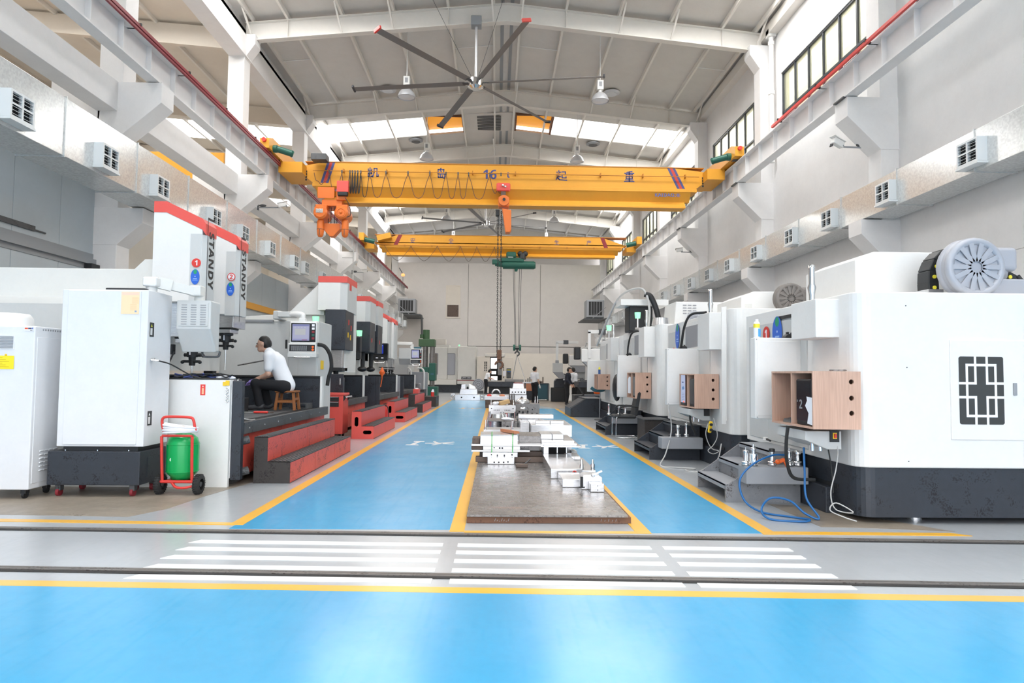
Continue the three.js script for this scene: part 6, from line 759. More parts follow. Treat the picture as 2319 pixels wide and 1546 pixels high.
{ // red tool cart
  const p = thing('tool_cart', 'red tool cart with two black drawers and double doors', 'tool cart', [-3.55, 0, 14.5]), x0 = -3.98, x1 = -3.27, d = 14.25;
  g_().b(x0, x1, 0.08, 0.9, d, d + 0.5, 0.006).out('body', mat.redCap, p); g_().b(x0 - 0.02, x1 + 0.02, 0.9, 0.95, d - 0.02, d + 0.52, 0.01).out('top', mat.redCap, p);
  for (const y of [0.66, 0.77]) { const q = g_().b(x0 + 0.02, x1 - 0.09, y, y + 0.1, d - 0.012, d + 0.01, 0.003).out('drawer', mat.black, p); g_().b(x0 + 0.02, x1 - 0.1, y + 0.09, y + 0.104, d - 0.024, d - 0.008, 0.003).out('drawer_pull', mat.alu, q); g_().b(x0 + 0.2, x0 + 0.27, y + 0.03, y + 0.075, d - 0.03, d - 0.01, 0.006).out('latch', y > 0.7 ? mat.redBright : mat.teal, q); }
  for (const [a, b] of [[x0 + 0.02, x0 + 0.36], [x0 + 0.375, x1 - 0.09]]) g_().b(a, b, 0.12, 0.63, d - 0.008, d + 0.01, 0.003).out('door', mat.redCap, p);
  g_().px([[x1, 0.9], [x1 + 0.02, 0.9], [x1 + 0.05, 0.85], [x1, 0.78]], d + 0.02, d + 0.06).px([[x1, 0.9], [x1 + 0.02, 0.9], [x1 + 0.05, 0.85], [x1, 0.78]], d + 0.42, d + 0.46).out('handle_bracket', mat.black, p); g_().c([x1 + 0.07, 0.87, d], [x1 + 0.07, 0.87, d + 0.48], 0.018).out('handle', mat.alu, p);
  for (const [x, dd] of [[x0 + 0.08, d + 0.08], [x1 - 0.08, d + 0.08], [x0 + 0.08, d + 0.42], [x1 - 0.08, d + 0.42]]) g_().c([x - 0.015, 0.045, dd], [x + 0.015, 0.045, dd], 0.045, 0.045, 14).b(x - 0.02, x + 0.02, 0.05, 0.09, dd - 0.02, dd + 0.02).out('caster', mat.black, p);
}
// third, twin flat-capped machine and fourth, twin sloped machine
const E3 = thing('spark_erosion_machine', 'twin-head spark erosion machine with flat red caps, third along the aisle', 'machine tool', [-4.2, 0, 20], 'spark erosion machines');
tank(E3, -6, -3.3, 18.7, 22.4, { side: mat.base }); g_().px([[-8, 1.3], [-4.2, 1.3], [-4.2, 2.9], [-8, 2.7]], 19.8, 21.8, [], 0.01).out('ram_housing', mat.offWhite, E3); g_().b(-4.6, -4.1, 2.3, 3.45, 19.8, 20.3, 0.01).out('head_neck', mat.white, E3);
for (const d of [19.6, 20.9]) { sparkHead(E3, d, 0.95, [-4.36, -3.9, -3.76], 3.66, 2.7, { flat: 1 }); g_().b(-4.28, -3.74, 2.0, 2.9, d - 0.08, d + 0.75, 0.02).out('lower_head', mat.base, E3); g_().b(-4.75, -4.2, 1.75, 2.4, d, d + 0.8, 0.02).out('slide_cover', mat.black, E3); g_().c([-4.0, 2.0, d + 0.25], [-4.0, 1.45, d + 0.25], 0.07, 0.06, 14).s([-4.0, 1.5, d + 0.2], 0.12, [1.2, 0.7, 1.2], 10).out('quill', mat.black, E3); g_().b(-3.742, -3.732, 2.3, 2.42, d + 0.2, d + 0.28).out('warning_sign', mat.redBright, E3); }
greenLamp(E3, -4.42, 2.55, 19.3, 1.25); greenLamp(E3, -3.98, 2.45, 19.2, 1.25);
{ const p = pendant('black control pendant with a blue screen, in front of the third machine', -4.3, -3.72, 1.74, 2.38, 18.1, mat.black, scrBlue, { plain: 1 }); g_().b(-4.05, -3.95, 2.37, 2.6, 18.15, 18.25, 0.01).out('hanger', mat.black, p); }
const E4 = thing('spark_erosion_machine', 'twin-head spark erosion machine with sloped red caps, farthest along the aisle', 'machine tool', [-4.2, 0, 25], 'spark erosion machines');
tank(E4, -6, -3.3, 23.5, 27.4, { side: mat.grey }); g_().px([[-8, 1.3], [-4.3, 1.3], [-4.3, 2.8], [-8, 2.8]], 24.6, 26.6, [], 0.01).out('ram_housing', mat.offWhite, E4);
for (const d of [24.2, 25.7]) { sparkHead(E4, d, 0.6, [-4.62, -4.0, -3.94], 3.72, 1.95); g_().b(-4.35, -4.05, 1.6, 2.0, d + 0.2, d + 0.6, 0.01).out('steel_ram', mat.steel, E4); quill(E4, -4.15, d + 0.4, 1.52, 1.2, 1.05); }
greenLamp(E4, -4.25, 2.45, 23.2, 1.4); g_().b(-3.85, -3.6, 0.8, 1.3, 23.42, 23.5).out('tank_door', mat.base, E4); g_().b(-4.0, -3.93, 1.12, 1.3, 23.4, 23.5).out('warning_card', mat.redBright, E4);
{ const p = pendant('black control pendant with a blue screen, second along the aisle', -4.35, -3.78, 1.8, 2.42, 23.0, mat.black, scrBlue, { plain: 1 }); g_().b(-4.1, -4.0, 2.4, 2.6, 23.05, 23.15, 0.01).out('hanger', mat.black, p); }
{ const p = pendant('grey control pendant with a small pale screen at the far end of the machine row', -3.62, -3.14, 1.76, 2.42, 27.9, mat.white, scrPale); g_().pz([[27.9, 2.45], [27.9, 2.0], [28.1, 1.75], [28.6, 1.75], [28.6, 2.45]].reverse(), -4.12, -3.6, [], 0.02).out('side_box', mat.greyWhite, p); g_().b(-4.6, -3.6, 2.58, 2.72, 28.2, 28.4, 0.03).c([-3.62, 2.4, 28.3], [-3.62, 2.62, 28.3], 0.08).out('swing_arm', mat.white, p); g_().b(-3.5, -3.2, 2.43, 2.5, 28, 28.2).out('top_light', mat.teal, p); }
{ const p = thing('fire_extinguisher', 'small red fire extinguisher on the floor behind the red step platform', 'fire extinguisher', [-3.0, 0, 17.8]); g_().lathe([[0.001, 0], [0.09, 0], [0.09, 0.4], [0.07, 0.47], [0.03, 0.5], [0.001, 0.5]], [-2.95, 0, 17.6], 20).out('cylinder', mat.redBright, p); g_().c([-2.95, 0.5, 17.6], [-2.95, 0.56, 17.6], 0.02).bar([-2.98, 0.57, 17.6], [-2.86, 0.6, 17.6], 0.02, 0.015).out('valve', mat.black, p); g_().t([[-2.93, 0.54, 17.6], [-2.86, 0.5, 17.55], [-2.83, 0.35, 17.55], [-2.82, 0.1, 17.55]], 0.012).out('hose', mat.black, p); }
{ const p = thing('tool_box', 'open red tool box with white rags on the farthest step platform', 'tool box', [-2.95, 0.63, 25]); g_().b(-3.08, -2.88, 0.63, 0.8, 24.6, 25.2, 0.01).out('box', mat.redCap, p); g_().s([-2.98, 0.81, 24.9], 0.07, [1.2, 0.4, 1.6], 10).out('rags', mat.paper, p); }
{ const p = thing('funnel', 'orange funnel hanging in front of the third machine tank', 'funnel', [-3.45, 1.4, 18.6]); g_().lathe([[0.01, 0], [0.02, 0.1], [0.09, 0.2], [0.06, 0.24], [0.02, 0.34], [0.001, 0.35]], [-3.2, 1.2, 18.6], 16).out('funnel', mat.orangeTag, p); g_().c([-3.2, 1.22, 18.6], [-3.24, 1.0, 18.62], 0.012).out('spout', mat.orangeTag, p); }
// ---------------------------------------------------------------- steel plates and mould parts down the middle
function slab(name, label, cat, [x0, x1, y0, y1, d0, d1], m, o = {}) {
  const p = thing(name, label, cat, [(x0 + x1) / 2, y0, d0], o.group); g_().b(x0, x1, y0, y1, d0, d1, o.r ?? 0.006).out(o.part ?? 'body', m, p);
  for (const [hx, hy, hr] of o.holes ?? []) g_().c([x0 + (x1 - x0) * hx, y0 + (y1 - y0) * hy, d0 - 0.002], [x0 + (x1 - x0) * hx, y0 + (y1 - y0) * hy, d0 + 0.01], hr, hr, 14).out('hole', mat.dark, p);
  for (const [px, pd, r, h] of o.pins ?? []) g_().lathe([[r, 0], [r, h * 0.5], [r * 0.55, h * 0.55], [r * 0.5, h * 0.96], [0.001, h]], [x0 + (x1 - x0) * px, y1, d0 + (d1 - d0) * pd], 14).out('guide_pin', mat.chrome, p);
  return p;
}
{
  const p = slab('steel_plate', 'large dark steel plate on the floor, scuffed and rusty at its front edge', 'steel plate', [-0.262, 1.285, 0.0, 0.062, 6.27, 11.6], mat.rust, { part: 'core', r: 0.004 });
  g_().b(-0.262, 1.25, 0.064, 0.084, 6.24, 11.6, 0.003).out('sheet', mat.plateSteel, p); { const g = g_(); for (let i = 0; i < 7; i++) g.bar([0.0 + i * 0.021, 0.02, 6.268], [0.008 + i * 0.021, 0.045 - 0.012 * (i % 3), 6.268], 0.004, 0.004); for (let i = 0; i < 5; i++) g.bar([1.0 + i * 0.035, 0.022, 6.268], [1.006 + i * 0.035, 0.045 - 0.01 * (i % 2), 6.268], 0.004, 0.004); g.out('chalk_mark', mat.grey, p).userData.kind = 'stuff'; }
  slab('steel_plate', 'second steel plate in the middle row, covered with mould parts', 'steel plate', [-0.26, 1.25, 0, 0.08, 11.75, 19.2], mat.plateSteel); slab('steel_plate', 'farthest steel plate in the middle row, under the drilled mould plates', 'steel plate', [-0.26, 1.32, 0, 0.08, 19.3, 26.8], mat.plateSteel);
}
const T = 0.086;
{ const p = slab('steel_block', 'big machined steel block with a red-ringed hole, front right on the dark plate', 'steel block', [0.70, 1.10, T, 0.212, 8.38, 9.9], mat.steel); g_().tor([1.0, 0.165, 8.378], 0.02, 0.006, [0, 0, 1], 18).out('red_ring', mat.redBright, p); g_().c([1.0, 0.165, 8.377], [1.0, 0.165, 8.39], 0.012).out('hole', mat.dark, p); }
slab('steel_block', 'steel block with two stepped guide pins next to the red-ringed block', 'steel block', [1.105, 1.29, T, 0.176, 8.5, 9.8], mat.steel, { pins: [[0.05, 0.05, 0.026, 0.13], [0.85, 0.08, 0.026, 0.13]] });
slab('steel_block', 'bright steel block in front of the red-ringed block', 'steel block', [0.785, 1.05, T, 0.178, 7.76, 8.3], mat.alu);
{ const p = thing('machine_vise', 'small steel clamp unit with a lever handle on the dark plate', 'vise', [1.14, T, 7.6]); g_().px([[0.99, T], [1.23, T], [1.23, 0.22], [1.19, 0.25], [1.02, 0.25], [0.99, 0.22]], 7.62, 7.86, [], 0.006).out('body', mat.alu, p); g_().b(1.07, 1.225, T, 0.178, 7.45, 7.6, 0.006).out('jaw', mat.steel, p); for (const y of [0.11, 0.155]) g_().c([1.15, y, 7.447], [1.15, y, 7.46], 0.005, 0.005, 8).out('hole', mat.dark, p); g_().s([1.12, 0.25, 7.6], 0.022, [1, 1, 0.6]).bar([1.12, 0.252, 7.6], [1.22, 0.305, 7.58], 0.016, 0.02).out('lever', mat.chrome, p); g_().c([0.985, 0.12, 7.56], [0.985, 0.24, 7.56], 0.016).out('screw', mat.black, p); g_().c([0.95, 0.12, 7.56], [1.02, 0.12, 7.56], 0.008).out('tommy_bar', mat.black, p); }
slab('mould_bar', 'white machined bar with four bolt holes, lying at the front of the stack', 'mould part', [-0.115, 0.278, T, 0.18, 9.68, 9.86], mat.alu, { holes: [[0.25, 0.3, 0.012], [0.42, 0.3, 0.012], [0.6, 0.3, 0.012], [0.76, 0.36, 0.012]] });
{ const p = thing('hammer', 'dark sledge hammer head with its short handle on the plate', 'hammer', [0.37, T, 9.35]); g_().b(0.285, 0.455, T, T + 0.05, 9.33, 9.4, 0.01).out('head', mat.brown, p); g_().c([0.4, T + 0.04, 9.36], [0.5, T + 0.1, 9.5], 0.009).out('handle', mat.greyDark, p); }
slab('steel_bar', 'long brown steel bar, lowest in the front stack', 'steel bar', [-0.295, 0.715, T, 0.163, 9.9, 10.05], mat.brown); slab('steel_bar', 'dark brown steel bar just behind the lowest one', 'steel bar', [-0.24, 0.715, 0.088, 0.225, 10.1, 10.25], mat.brown);
slab('mould_plate', 'white mould plate with slanted cuts above the lowest bar', 'mould part', [-0.19, 0.33, 0.166, 0.232, 9.88, 10.09], mat.alu, { holes: [[0.25, 0.5, 0.01], [0.42, 0.4, 0.012], [0.62, 0.4, 0.012], [0.84, 0.5, 0.012]], r: 0.003 });
slab('steel_bar', 'pale flat bar sticking out past the yellow line, lower of the two', 'steel bar', [-0.362, 0.515, 0.236, 0.266, 9.9, 10.3], mat.alu); slab('steel_bar', 'brown square bar end between the two pale flat bars', 'steel bar', [-0.362, -0.19, 0.268, 0.322, 9.94, 10.3], mat.brown);
slab('mould_plate', 'white drilled mould plate strapped below the big pale slab', 'mould part', [-0.185, 0.365, 0.268, 0.322, 9.9, 10.3], mat.alu, { holes: [[0.3, 0.6, 0.01], [0.45, 0.5, 0.014], [0.52, 0.5, 0.014], [0.8, 0.6, 0.01]], r: 0.003 });
slab('steel_bar', 'pale flat bar sticking out past the yellow line, upper of the two', 'steel bar', [-0.363, 0.712, 0.324, 0.354, 9.9, 10.3], mat.alu); slab('steel_bar', 'brown square bar end on the upper pale flat bar', 'steel bar', [-0.35, -0.235, 0.356, 0.435, 9.96, 10.3], mat.brown);
{ const p = thing('mould_slab', 'big pale slab with green plastic straps, topmost of the front stack', 'mould part', [0.05, 0.356, 9.9]); g_().pz([[9.88, 0.356], [10.34, 0.356], [10.34, 0.5], [9.92, 0.492], [9.9, 0.47]].reverse(), -0.228, 0.33, [], 0.004).out('body', mat.alu, p); for (const x of [-0.055, 0.255]) g_().b(x - 0.006, x + 0.006, 0.23, 0.496, 9.868, 9.876).b(x - 0.006, x + 0.006, 0.49, 0.502, 9.87, 10.34).out('strap', mat.greenLeaf, p); }
{ const p = thing('copper_bar', 'two reddish copper bars laid across the top of the front stack', 'copper bar', [0.25, 0.502, 10]); g_().bar([0.1, 0.525, 10.35], [0.3, 0.525, 9.95], 0.06, 0.04).out('bar', mat.copper, p); g_().bar([0.13, 0.52, 10.4], [0.34, 0.52, 9.98], 0.04, 0.03).out('bar', mat.copper, p); }
slab('steel_plate', 'tan flat plate standing behind the front stack', 'steel plate', [0.36, 0.70, 0.356, 0.45, 10.2, 10.9], mat.plateSteel); slab('steel_bar', 'grey bar with a dark end left of the plate table', 'steel bar', [0.37, 0.68, 0.228, 0.312, 10.15, 10.5], mat.steelDark);
{ const p = thing('plate_table', 'stack of steel plates on white spacer legs, right end of the front stack', 'steel plates', [0.98, T, 10]); for (const [x, d] of [[0.72, 9.93], [1.14, 10.6], [0.72, 10.6]]) g_().b(x, x + 0.075, T, 0.315, d, d + 0.09, 0.004).out('leg', mat.alu, p); for (const [x, d] of [[0.93, 10.0], [1.07, 10.0], [0.97, 10.4]]) g_().c([x, T, d], [x, 0.315, d], 0.014).out('pin', mat.chrome, p); g_().b(0.82, 1.15, T, 0.3, 10.7, 10.72).out('back_panel', mat.black, p);
  g_().b(0.675, 1.275, 0.315, 0.333, 9.88, 11.2, 0.003).out('plate', mat.steel, p); g_().b(0.70, 1.225, 0.334, 0.362, 9.98, 11.15, 0.003).out('plate', mat.alu, p); g_().b(0.70, 1.20, 0.363, 0.392, 10.1, 11.1, 0.003).out('plate', mat.steel, p); }
slab('steel_block', 'left of two pale blocks on the plate table', 'steel block', [0.70, 0.875, 0.394, 0.468, 10.3, 10.9], mat.alu); slab('steel_block', 'right of two pale blocks on the plate table', 'steel block', [0.882, 1.055, 0.394, 0.468, 10.3, 10.9], mat.alu);
{ const p = slab('steel_plate', 'small plates with two holes lying beside the plate table', 'steel plate', [1.05, 1.25, 0.16, 0.195, 9.75, 10.2], mat.alu, { holes: [[0.55, 0.4, 0.008]] }); g_().b(1.07, 1.24, T, 0.158, 9.76, 10.1, 0.003).out('lower_plate', mat.steel, p); g_().b(0.82, 1.02, T, 0.105, 9.8, 10.0).out('shim', mat.alu, p); }
{ const p = slab('carton', 'small grey carton with red writing beside the plate table', 'box', [1.19, 1.28, T, 0.2, 10.4, 10.7], mat.greyWhite); g_().add(text('\u00ae', 0.05, 0.002), at([1.215, 0.145, 10.397])).out('print', mat.redBright, p); for (let i = 0; i < 3; i++) g_().b(1.235 + i * 0.012, 1.241 + i * 0.012, 0.115, 0.17, 10.396, 10.4).out('print', mat.redBright, p); }
// second plate: the large pale block and round die parts
{ const p = slab('aluminium_block', 'very large pale aluminium block with thin bars on top, overhanging the blue lane', 'aluminium block', [0.74, 1.59, 0.10, 0.345, 13.76, 15.4], mat.alu, { r: 0.008 }); }
slab('steel_bar', 'pale ground bar lying on the very large aluminium block, nearer half', 'steel bar', [0.86, 1.16, 0.347, 0.40, 14.2, 14.5], mat.alu); slab('steel_bar', 'pale ground bar lying on the very large aluminium block, farther half', 'steel bar', [1.17, 1.46, 0.347, 0.40, 14.2, 14.5], mat.alu);
slab('support_block', 'wooden block under the overhanging aluminium block', 'block', [0.78, 1.3, 0.082, 0.099, 13.9, 15.2], mat.rust); slab('steel_block', 'upright bright block left of the very large aluminium block', 'steel block', [0.53, 0.72, 0.082, 0.36, 14.25, 14.9], mat.alu); slab('steel_bar', 'pale bar across the rear of the very large aluminium block', 'steel bar', [0.53, 1.35, 0.362, 0.45, 15.5, 15.9], mat.alu, { r: 0.004 }); slab('steel_block', 'block under the rear pale bar', 'steel block', [0.6, 1.0, 0.082, 0.36, 15.55, 15.85], mat.steel);
slab('mould_plate', 'pale mould plate behind the strapped slab, with two guide pins', 'mould part', [-0.255, 0.53, 0.082, 0.232, 13.87, 14.6], mat.alu, { pins: [[0.05, 0.1, 0.02, 0.2], [0.76, 0.1, 0.022, 0.18]], holes: [[0.3, 0.4, 0.01]] });
{ const p = thing('round_die', 'dark round die set with a bored hole and four pins, on the second plate', 'mould part', [0.2, 0.082, 15.5]); g_().c([-0.02, 0.082, 15.6], [-0.02, 0.3, 15.6], 0.16, 0.16, 28).out('ring', mat.steel, p); g_().b(0.13, 0.5, 0.082, 0.295, 15.3, 15.9, 0.01).out('body', mat.steelDark, p); g_().c([0.27, 0.18, 15.295], [0.27, 0.18, 15.31], 0.03).out('hole', mat.dark, p); g_().b(0.5, 0.56, 0.082, 0.28, 15.3, 15.7, 0.01).out('side_block', mat.greyDark, p); for (const [x, d] of [[-0.2, 15.3], [0.4, 15.25], [-0.2, 16.1], [0.52, 16.1]]) g_().c([x, 0.082, d], [x, 0.34, d], 0.018).out('guide_pin', mat.chrome, p); g_().b(-0.2, 0.5, 0.296, 0.318, 15.35, 16.2, 0.006).out('top_plate', mat.steelDark, p); }
{ const p = thing('cloth', 'white cloth draped on the round die set', 'cloth', [0.25, 0.32, 15.6]); g_().s([0.25, 0.345, 15.6], 0.09, [1.5, 0.4, 1.8], 10).s([0.35, 0.335, 15.55], 0.06, [1.6, 0.4, 1.2], 8).out('cloth', mat.paper, p); }
{ const p = thing('round_die', 'bright round die with polished top, behind the dark round die set', 'mould part', [0.2, 0.082, 17.5]); g_().b(-0.2, 0.55, 0.082, 0.2, 17.2, 18.2, 0.008).out('base', mat.steel, p); g_().c([0.05, 0.2, 17.7], [0.05, 0.33, 17.7], 0.2, 0.17, 24).c([0.36, 0.2, 17.7], [0.36, 0.36, 17.7], 0.13, 0.13, 24).out('boss', mat.chrome, p); for (const [x, d] of [[-0.16, 17.25], [0.5, 17.25]]) g_().c([x, 0.2, d], [x, 0.42, d], 0.022).out('guide_pin', mat.chrome, p); }
{ const p = slab('mould_plate', 'long pale bar with a wide groove on the second plate', 'mould part', [0.62, 1.3, 0.1, 0.19, 17.3, 17.8], mat.alu, { holes: [[0.5, 0.35, 0.02]] }); g_().b(0.78, 0.98, 0.19, 0.25, 17.35, 17.6, 0.004).out('raised_part', mat.alu, p); g_().b(0.64, 1.28, 0.081, 0.1, 17.35, 17.75).out('foot', mat.greyDark, p); }
// third plate
{ const h = []; for (let i = 0; i < 4; i++) h.push([0.2 + i * 0.06, 0.62, 0.016], [0.6 + i * 0.06, 0.62, 0.016]); slab('mould_plate', 'drilled pale mould plate with two rows of holes and four corner pins', 'mould part', [-0.215, 0.595, 0.082, 0.45, 19.9, 20.4], mat.alu, { holes: [...h, [0.1, 0.75, 0.02], [0.9, 0.75, 0.02], [0.45, 0.4, 0.016], [0.55, 0.4, 0.016]], pins: [[0.08, 0.3, 0.03, 0.16], [0.92, 0.3, 0.03, 0.16]] }); }
{ const p = thing('paper_parcel', 'brown paper parcel and white rag on the drilled mould plate', 'parcel', [0.2, 0.46, 20.3]); g_().o([0.25, 0.53, 20.2], [0.32, 0.12, 0.2], [0, 0.3, 0.25], 0.02).out('parcel', mat.tan, p); g_().s([-0.02, 0.5, 20.2], 0.08, [1.2, 0.7, 1], 10).s([0.05, 0.52, 20.15], 0.05, [1, 0.8, 1], 8).out('rag', mat.paper, p); }
{ const p = slab('die_half', 'dark carved die half with two tall bright pins at its corner', 'mould part', [0.63, 1.385, 0.1, 0.45, 21.04, 22], mat.steelDark, { holes: [[0.15, 0.3, 0.03], [0.3, 0.25, 0.035], [0.5, 0.3, 0.03], [0.7, 0.5, 0.02]], pins: [[0.82, 0.1, 0.022, 0.24], [0.92, 0.1, 0.022, 0.26]] }); g_().s([0.86, 0.46, 21.4], 0.24, [1, 0.75, 1], 18).out('core', mat.steel, p); g_().s([0.86, 0.3, 21.05], 0.09, [1.3, 0.6, 0.3], 12).out('cavity', mat.chrome, p); g_().b(0.6, 1.39, 0.081, 0.1, 21.03, 22).out('foot', mat.black, p); for (let i = 0; i < 5; i++) g_().c([0.7 + i * 0.15, 0.13, 21.0], [0.7 + i * 0.15, 0.13, 21.05], 0.045, 0.045, 12).out('spring', mat.black, p); }
{ const p = thing('die_spring_block', 'small block of springs and pins left of the dark die half', 'mould part', [0.55, 0.5, 22.5]); g_().b(0.42, 0.66, 0.082, 0.5, 22.6, 23.2, 0.01).out('block', mat.brown, p); for (let i = 0; i < 3; i++) g_().c([0.46 + i * 0.08, 0.5, 22.65], [0.46 + i * 0.08, 0.72, 22.65], 0.025).out('spring', mat.steelDark, p); }
{ const p = thing('wooden_crate', 'dark crate of small parts with a white rim, at the far end of the plates', 'crate', [0, 0.05, 27.2]); g_().b(-0.44, 0.41, 0.0, 0.34, 27.0, 28.0, 0.006).out('crate', mat.brown, p); g_().px(rect(-0.47, 0.44, 0.34, 0.48), 26.96, 28.02, [rect(-0.43, 0.4, 0.37, 0.6)].slice(1)).out('rim', mat.paper, p); g_().tor([0, 0.6, 27.1], 0.16, 0.03, [0, 0, 1], 16, 3.14).out('handle_part', mat.chrome, p); g_().s([-0.28, 0.5, 27.2], 0.1, [1, 0.7, 1], 10).out('red_part', mat.redBright, p); g_().s([0.25, 0.5, 27.2], 0.1, [1.2, 0.7, 1], 10).out('copper_part', mat.copper, p); }
slab('steel_plate', 'long grey plate lying behind the crate of parts', 'steel plate', [-0.36, 0.66, 0.0, 0.45, 29.5, 31], mat.steel);
{ const p = slab('die_stack', 'tall two-part die with pins on top, far end of the middle row', 'mould part', [0.66, 1.44, 0.0, 0.42, 31, 32.4], mat.alu, { holes: [[0.7, 0.7, 0.06], [0.85, 0.5, 0.05]] }); g_().b(0.64, 1.42, 0.44, 0.72, 31, 32.2, 0.01).out('upper_half', mat.steel, p); for (let i = 0; i < 5; i++) g_().c([0.76 + i * 0.14, 0.55, 30.99], [0.76 + i * 0.14, 0.55, 31.02], 0.03).out('hole', mat.dark, p); for (const x of [0.72, 1.36]) g_().c([x, 0.72, 31.1], [x, 0.98, 31.1], 0.035).out('guide_pin', mat.greyDark, p); g_().px([[0.78, 0.72], [1.32, 0.72], [1.28, 0.95], [0.82, 0.95]], 31.3, 31.9).out('core', mat.alu, p); g_().b(0.84, 1.26, 0.95, 0.99, 31.3, 31.9).out('red_parts', mat.redDark, p); }
{ const p = thing('injection_mould', 'large silver mould base with lifting eyes standing in the blue lane', 'mould', [-1.5, 0, 34.6]), d = 34.6;
  g_().b(-2.15, -0.84, 0.0, 0.3, d, d + 1.4, 0.012).out('lower_plate', mat.alu, p); for (const x of [-1.8, -1.15]) g_().c([x, 0.15, d - 0.004], [x, 0.15, d + 0.02], 0.045).out('hole', mat.dark, p);
  g_().px([[-1.93, 0.3], [-0.98, 0.3], [-1.0, 0.585], [-1.86, 0.585]], d + 0.1, d + 1.3, [], 0.01).out('middle_plate', mat.alu, p); g_().px([[-1.85, 0.585], [-1.05, 0.585], [-1.1, 0.7], [-1.4, 0.86], [-1.83, 0.82]], d + 0.3, d + 1.2, [], 0.01).out('upper_half', mat.steel, p); g_().b(-1.62, -1.42, 0.6, 0.84, d + 0.2, d + 0.3, 0.02).out('slide', mat.white, p); g_().s([-1.5, 0.64, d + 0.15], 0.05, [1, 1.6, 0.6], 10).out('eye_bolt', mat.black, p);
  for (const [x, s] of [[-2.28, -1], [-0.73, 1]]) g_().tor([x, 0.17, d + 0.1], 0.09, 0.03, [0, 0, 1], 20).out('lifting_ring', mat.chrome, p); g_().b(-2.36, -2.15, 0.27, 0.36, d + 0.05, d + 0.4).out('side_bracket', mat.steel, p); }
// ---------------------------------------------------------------- far end of the hall
{ const p = thing('hydraulic_press', 'dark green four-column hydraulic press at the far arcade corner', 'press', [-4.2, 0, 39.4]), d = 39.4;
  g_().b(-4.65, -3.7, 2.98, 3.42, d, d + 1, 0.03).out('crown', mat.greenPress, p); g_().c([-4.25, 3.42, d + 0.5], [-4.25, 4.0, d + 0.5], 0.2, 0.2, 20).c([-4.5, 3.5, d + 0.4], [-4.5, 3.72, d + 0.4], 0.12).out('cylinder', mat.greenPress, p);
  for (const [x, dd] of [[-4.28, 0.2], [-3.86, 0.2], [-4.28, 0.8], [-3.86, 0.8]]) g_().c([x, 0.6, d + dd], [x, 3.0, d + dd], 0.12, 0.12, 18).out('column', mat.steelDark, p); g_().c([-4.55, 0.5, d], [-4.55, 3, d], 0.025).out('pipe', mat.black, p);
  g_().b(-4.0, -3.62, 0.95, 2.0, d - 0.1, d + 0.9, 0.04).out('ram_guide', mat.greenDark, p); g_().b(-3.9, -3.72, 1.28, 1.4, d - 0.115, d - 0.095).out('name_plate', mat.teal, p); g_().b(-4.7, -3.5, 0.0, 0.6, d - 0.2, d + 1, 0.03).out('bed', mat.greenDark, p); g_().b(-4.55, -3.7, 1.4, 1.75, d, d + 0.9, 0.03).out('slide', mat.greenDark, p); }
{ const p = thing('machining_centre', 'grey machine with white bent grab rails in front of the green press', 'milling machine', [-4, 0, 30]); g_().b(-5.2, -3.85, 0.3, 2.1, 29, 31, 0.02).out('enclosure', mat.greyWhite, p); g_().b(-3.85, -3.2, 0.3, 1.45, 29.2, 31, 0.02).out('apron', mat.grey, p); g_().b(-5.2, -3.2, 0, 0.3, 29.1, 31).out('base', mat.base, p);
  for (const x of [-3.72, -3.15]) g_().t([[x - 0.3, 1.6, 29.2], [x - 0.12, 1.6, 29.0], [x, 1.42, 28.9], [x, 0.9, 28.9], [x, 0.35, 28.9]], 0.04, 8, 30).out('grab_rail', mat.white, p); g_().t([[-3.75, 1.2, 28.95], [-3.7, 1.05, 28.9], [-3.74, 0.95, 28.9]], 0.05).out('rag', mat.tan, p); g_().b(-3.7, -3.3, 0.55, 0.95, 29.1, 29.2, 0.01).out('fixture', mat.steel, p); }
{ const p = thing('work_box', 'low dark green steel cabinet with a small red and white can on it', 'cabinet', [-3.2, 0, 29]); g_().b(-3.3, -2.5, 0, 0.42, 27.6, 29, 0.01).out('body', mat.stepBlack, p); g_().b(-3.45, -3.05, 0.42, 0.7, 28, 29, 0.01).out('upper', mat.black, p); g_().c([-2.68, 0.42, 28], [-2.68, 0.6, 28], 0.07, 0.07, 14).out('can', mat.redBright, p); g_().c([-2.68, 0.6, 28], [-2.66, 0.72, 28], 0.07, 0.03, 14).out('can_top', mat.paper, p); }
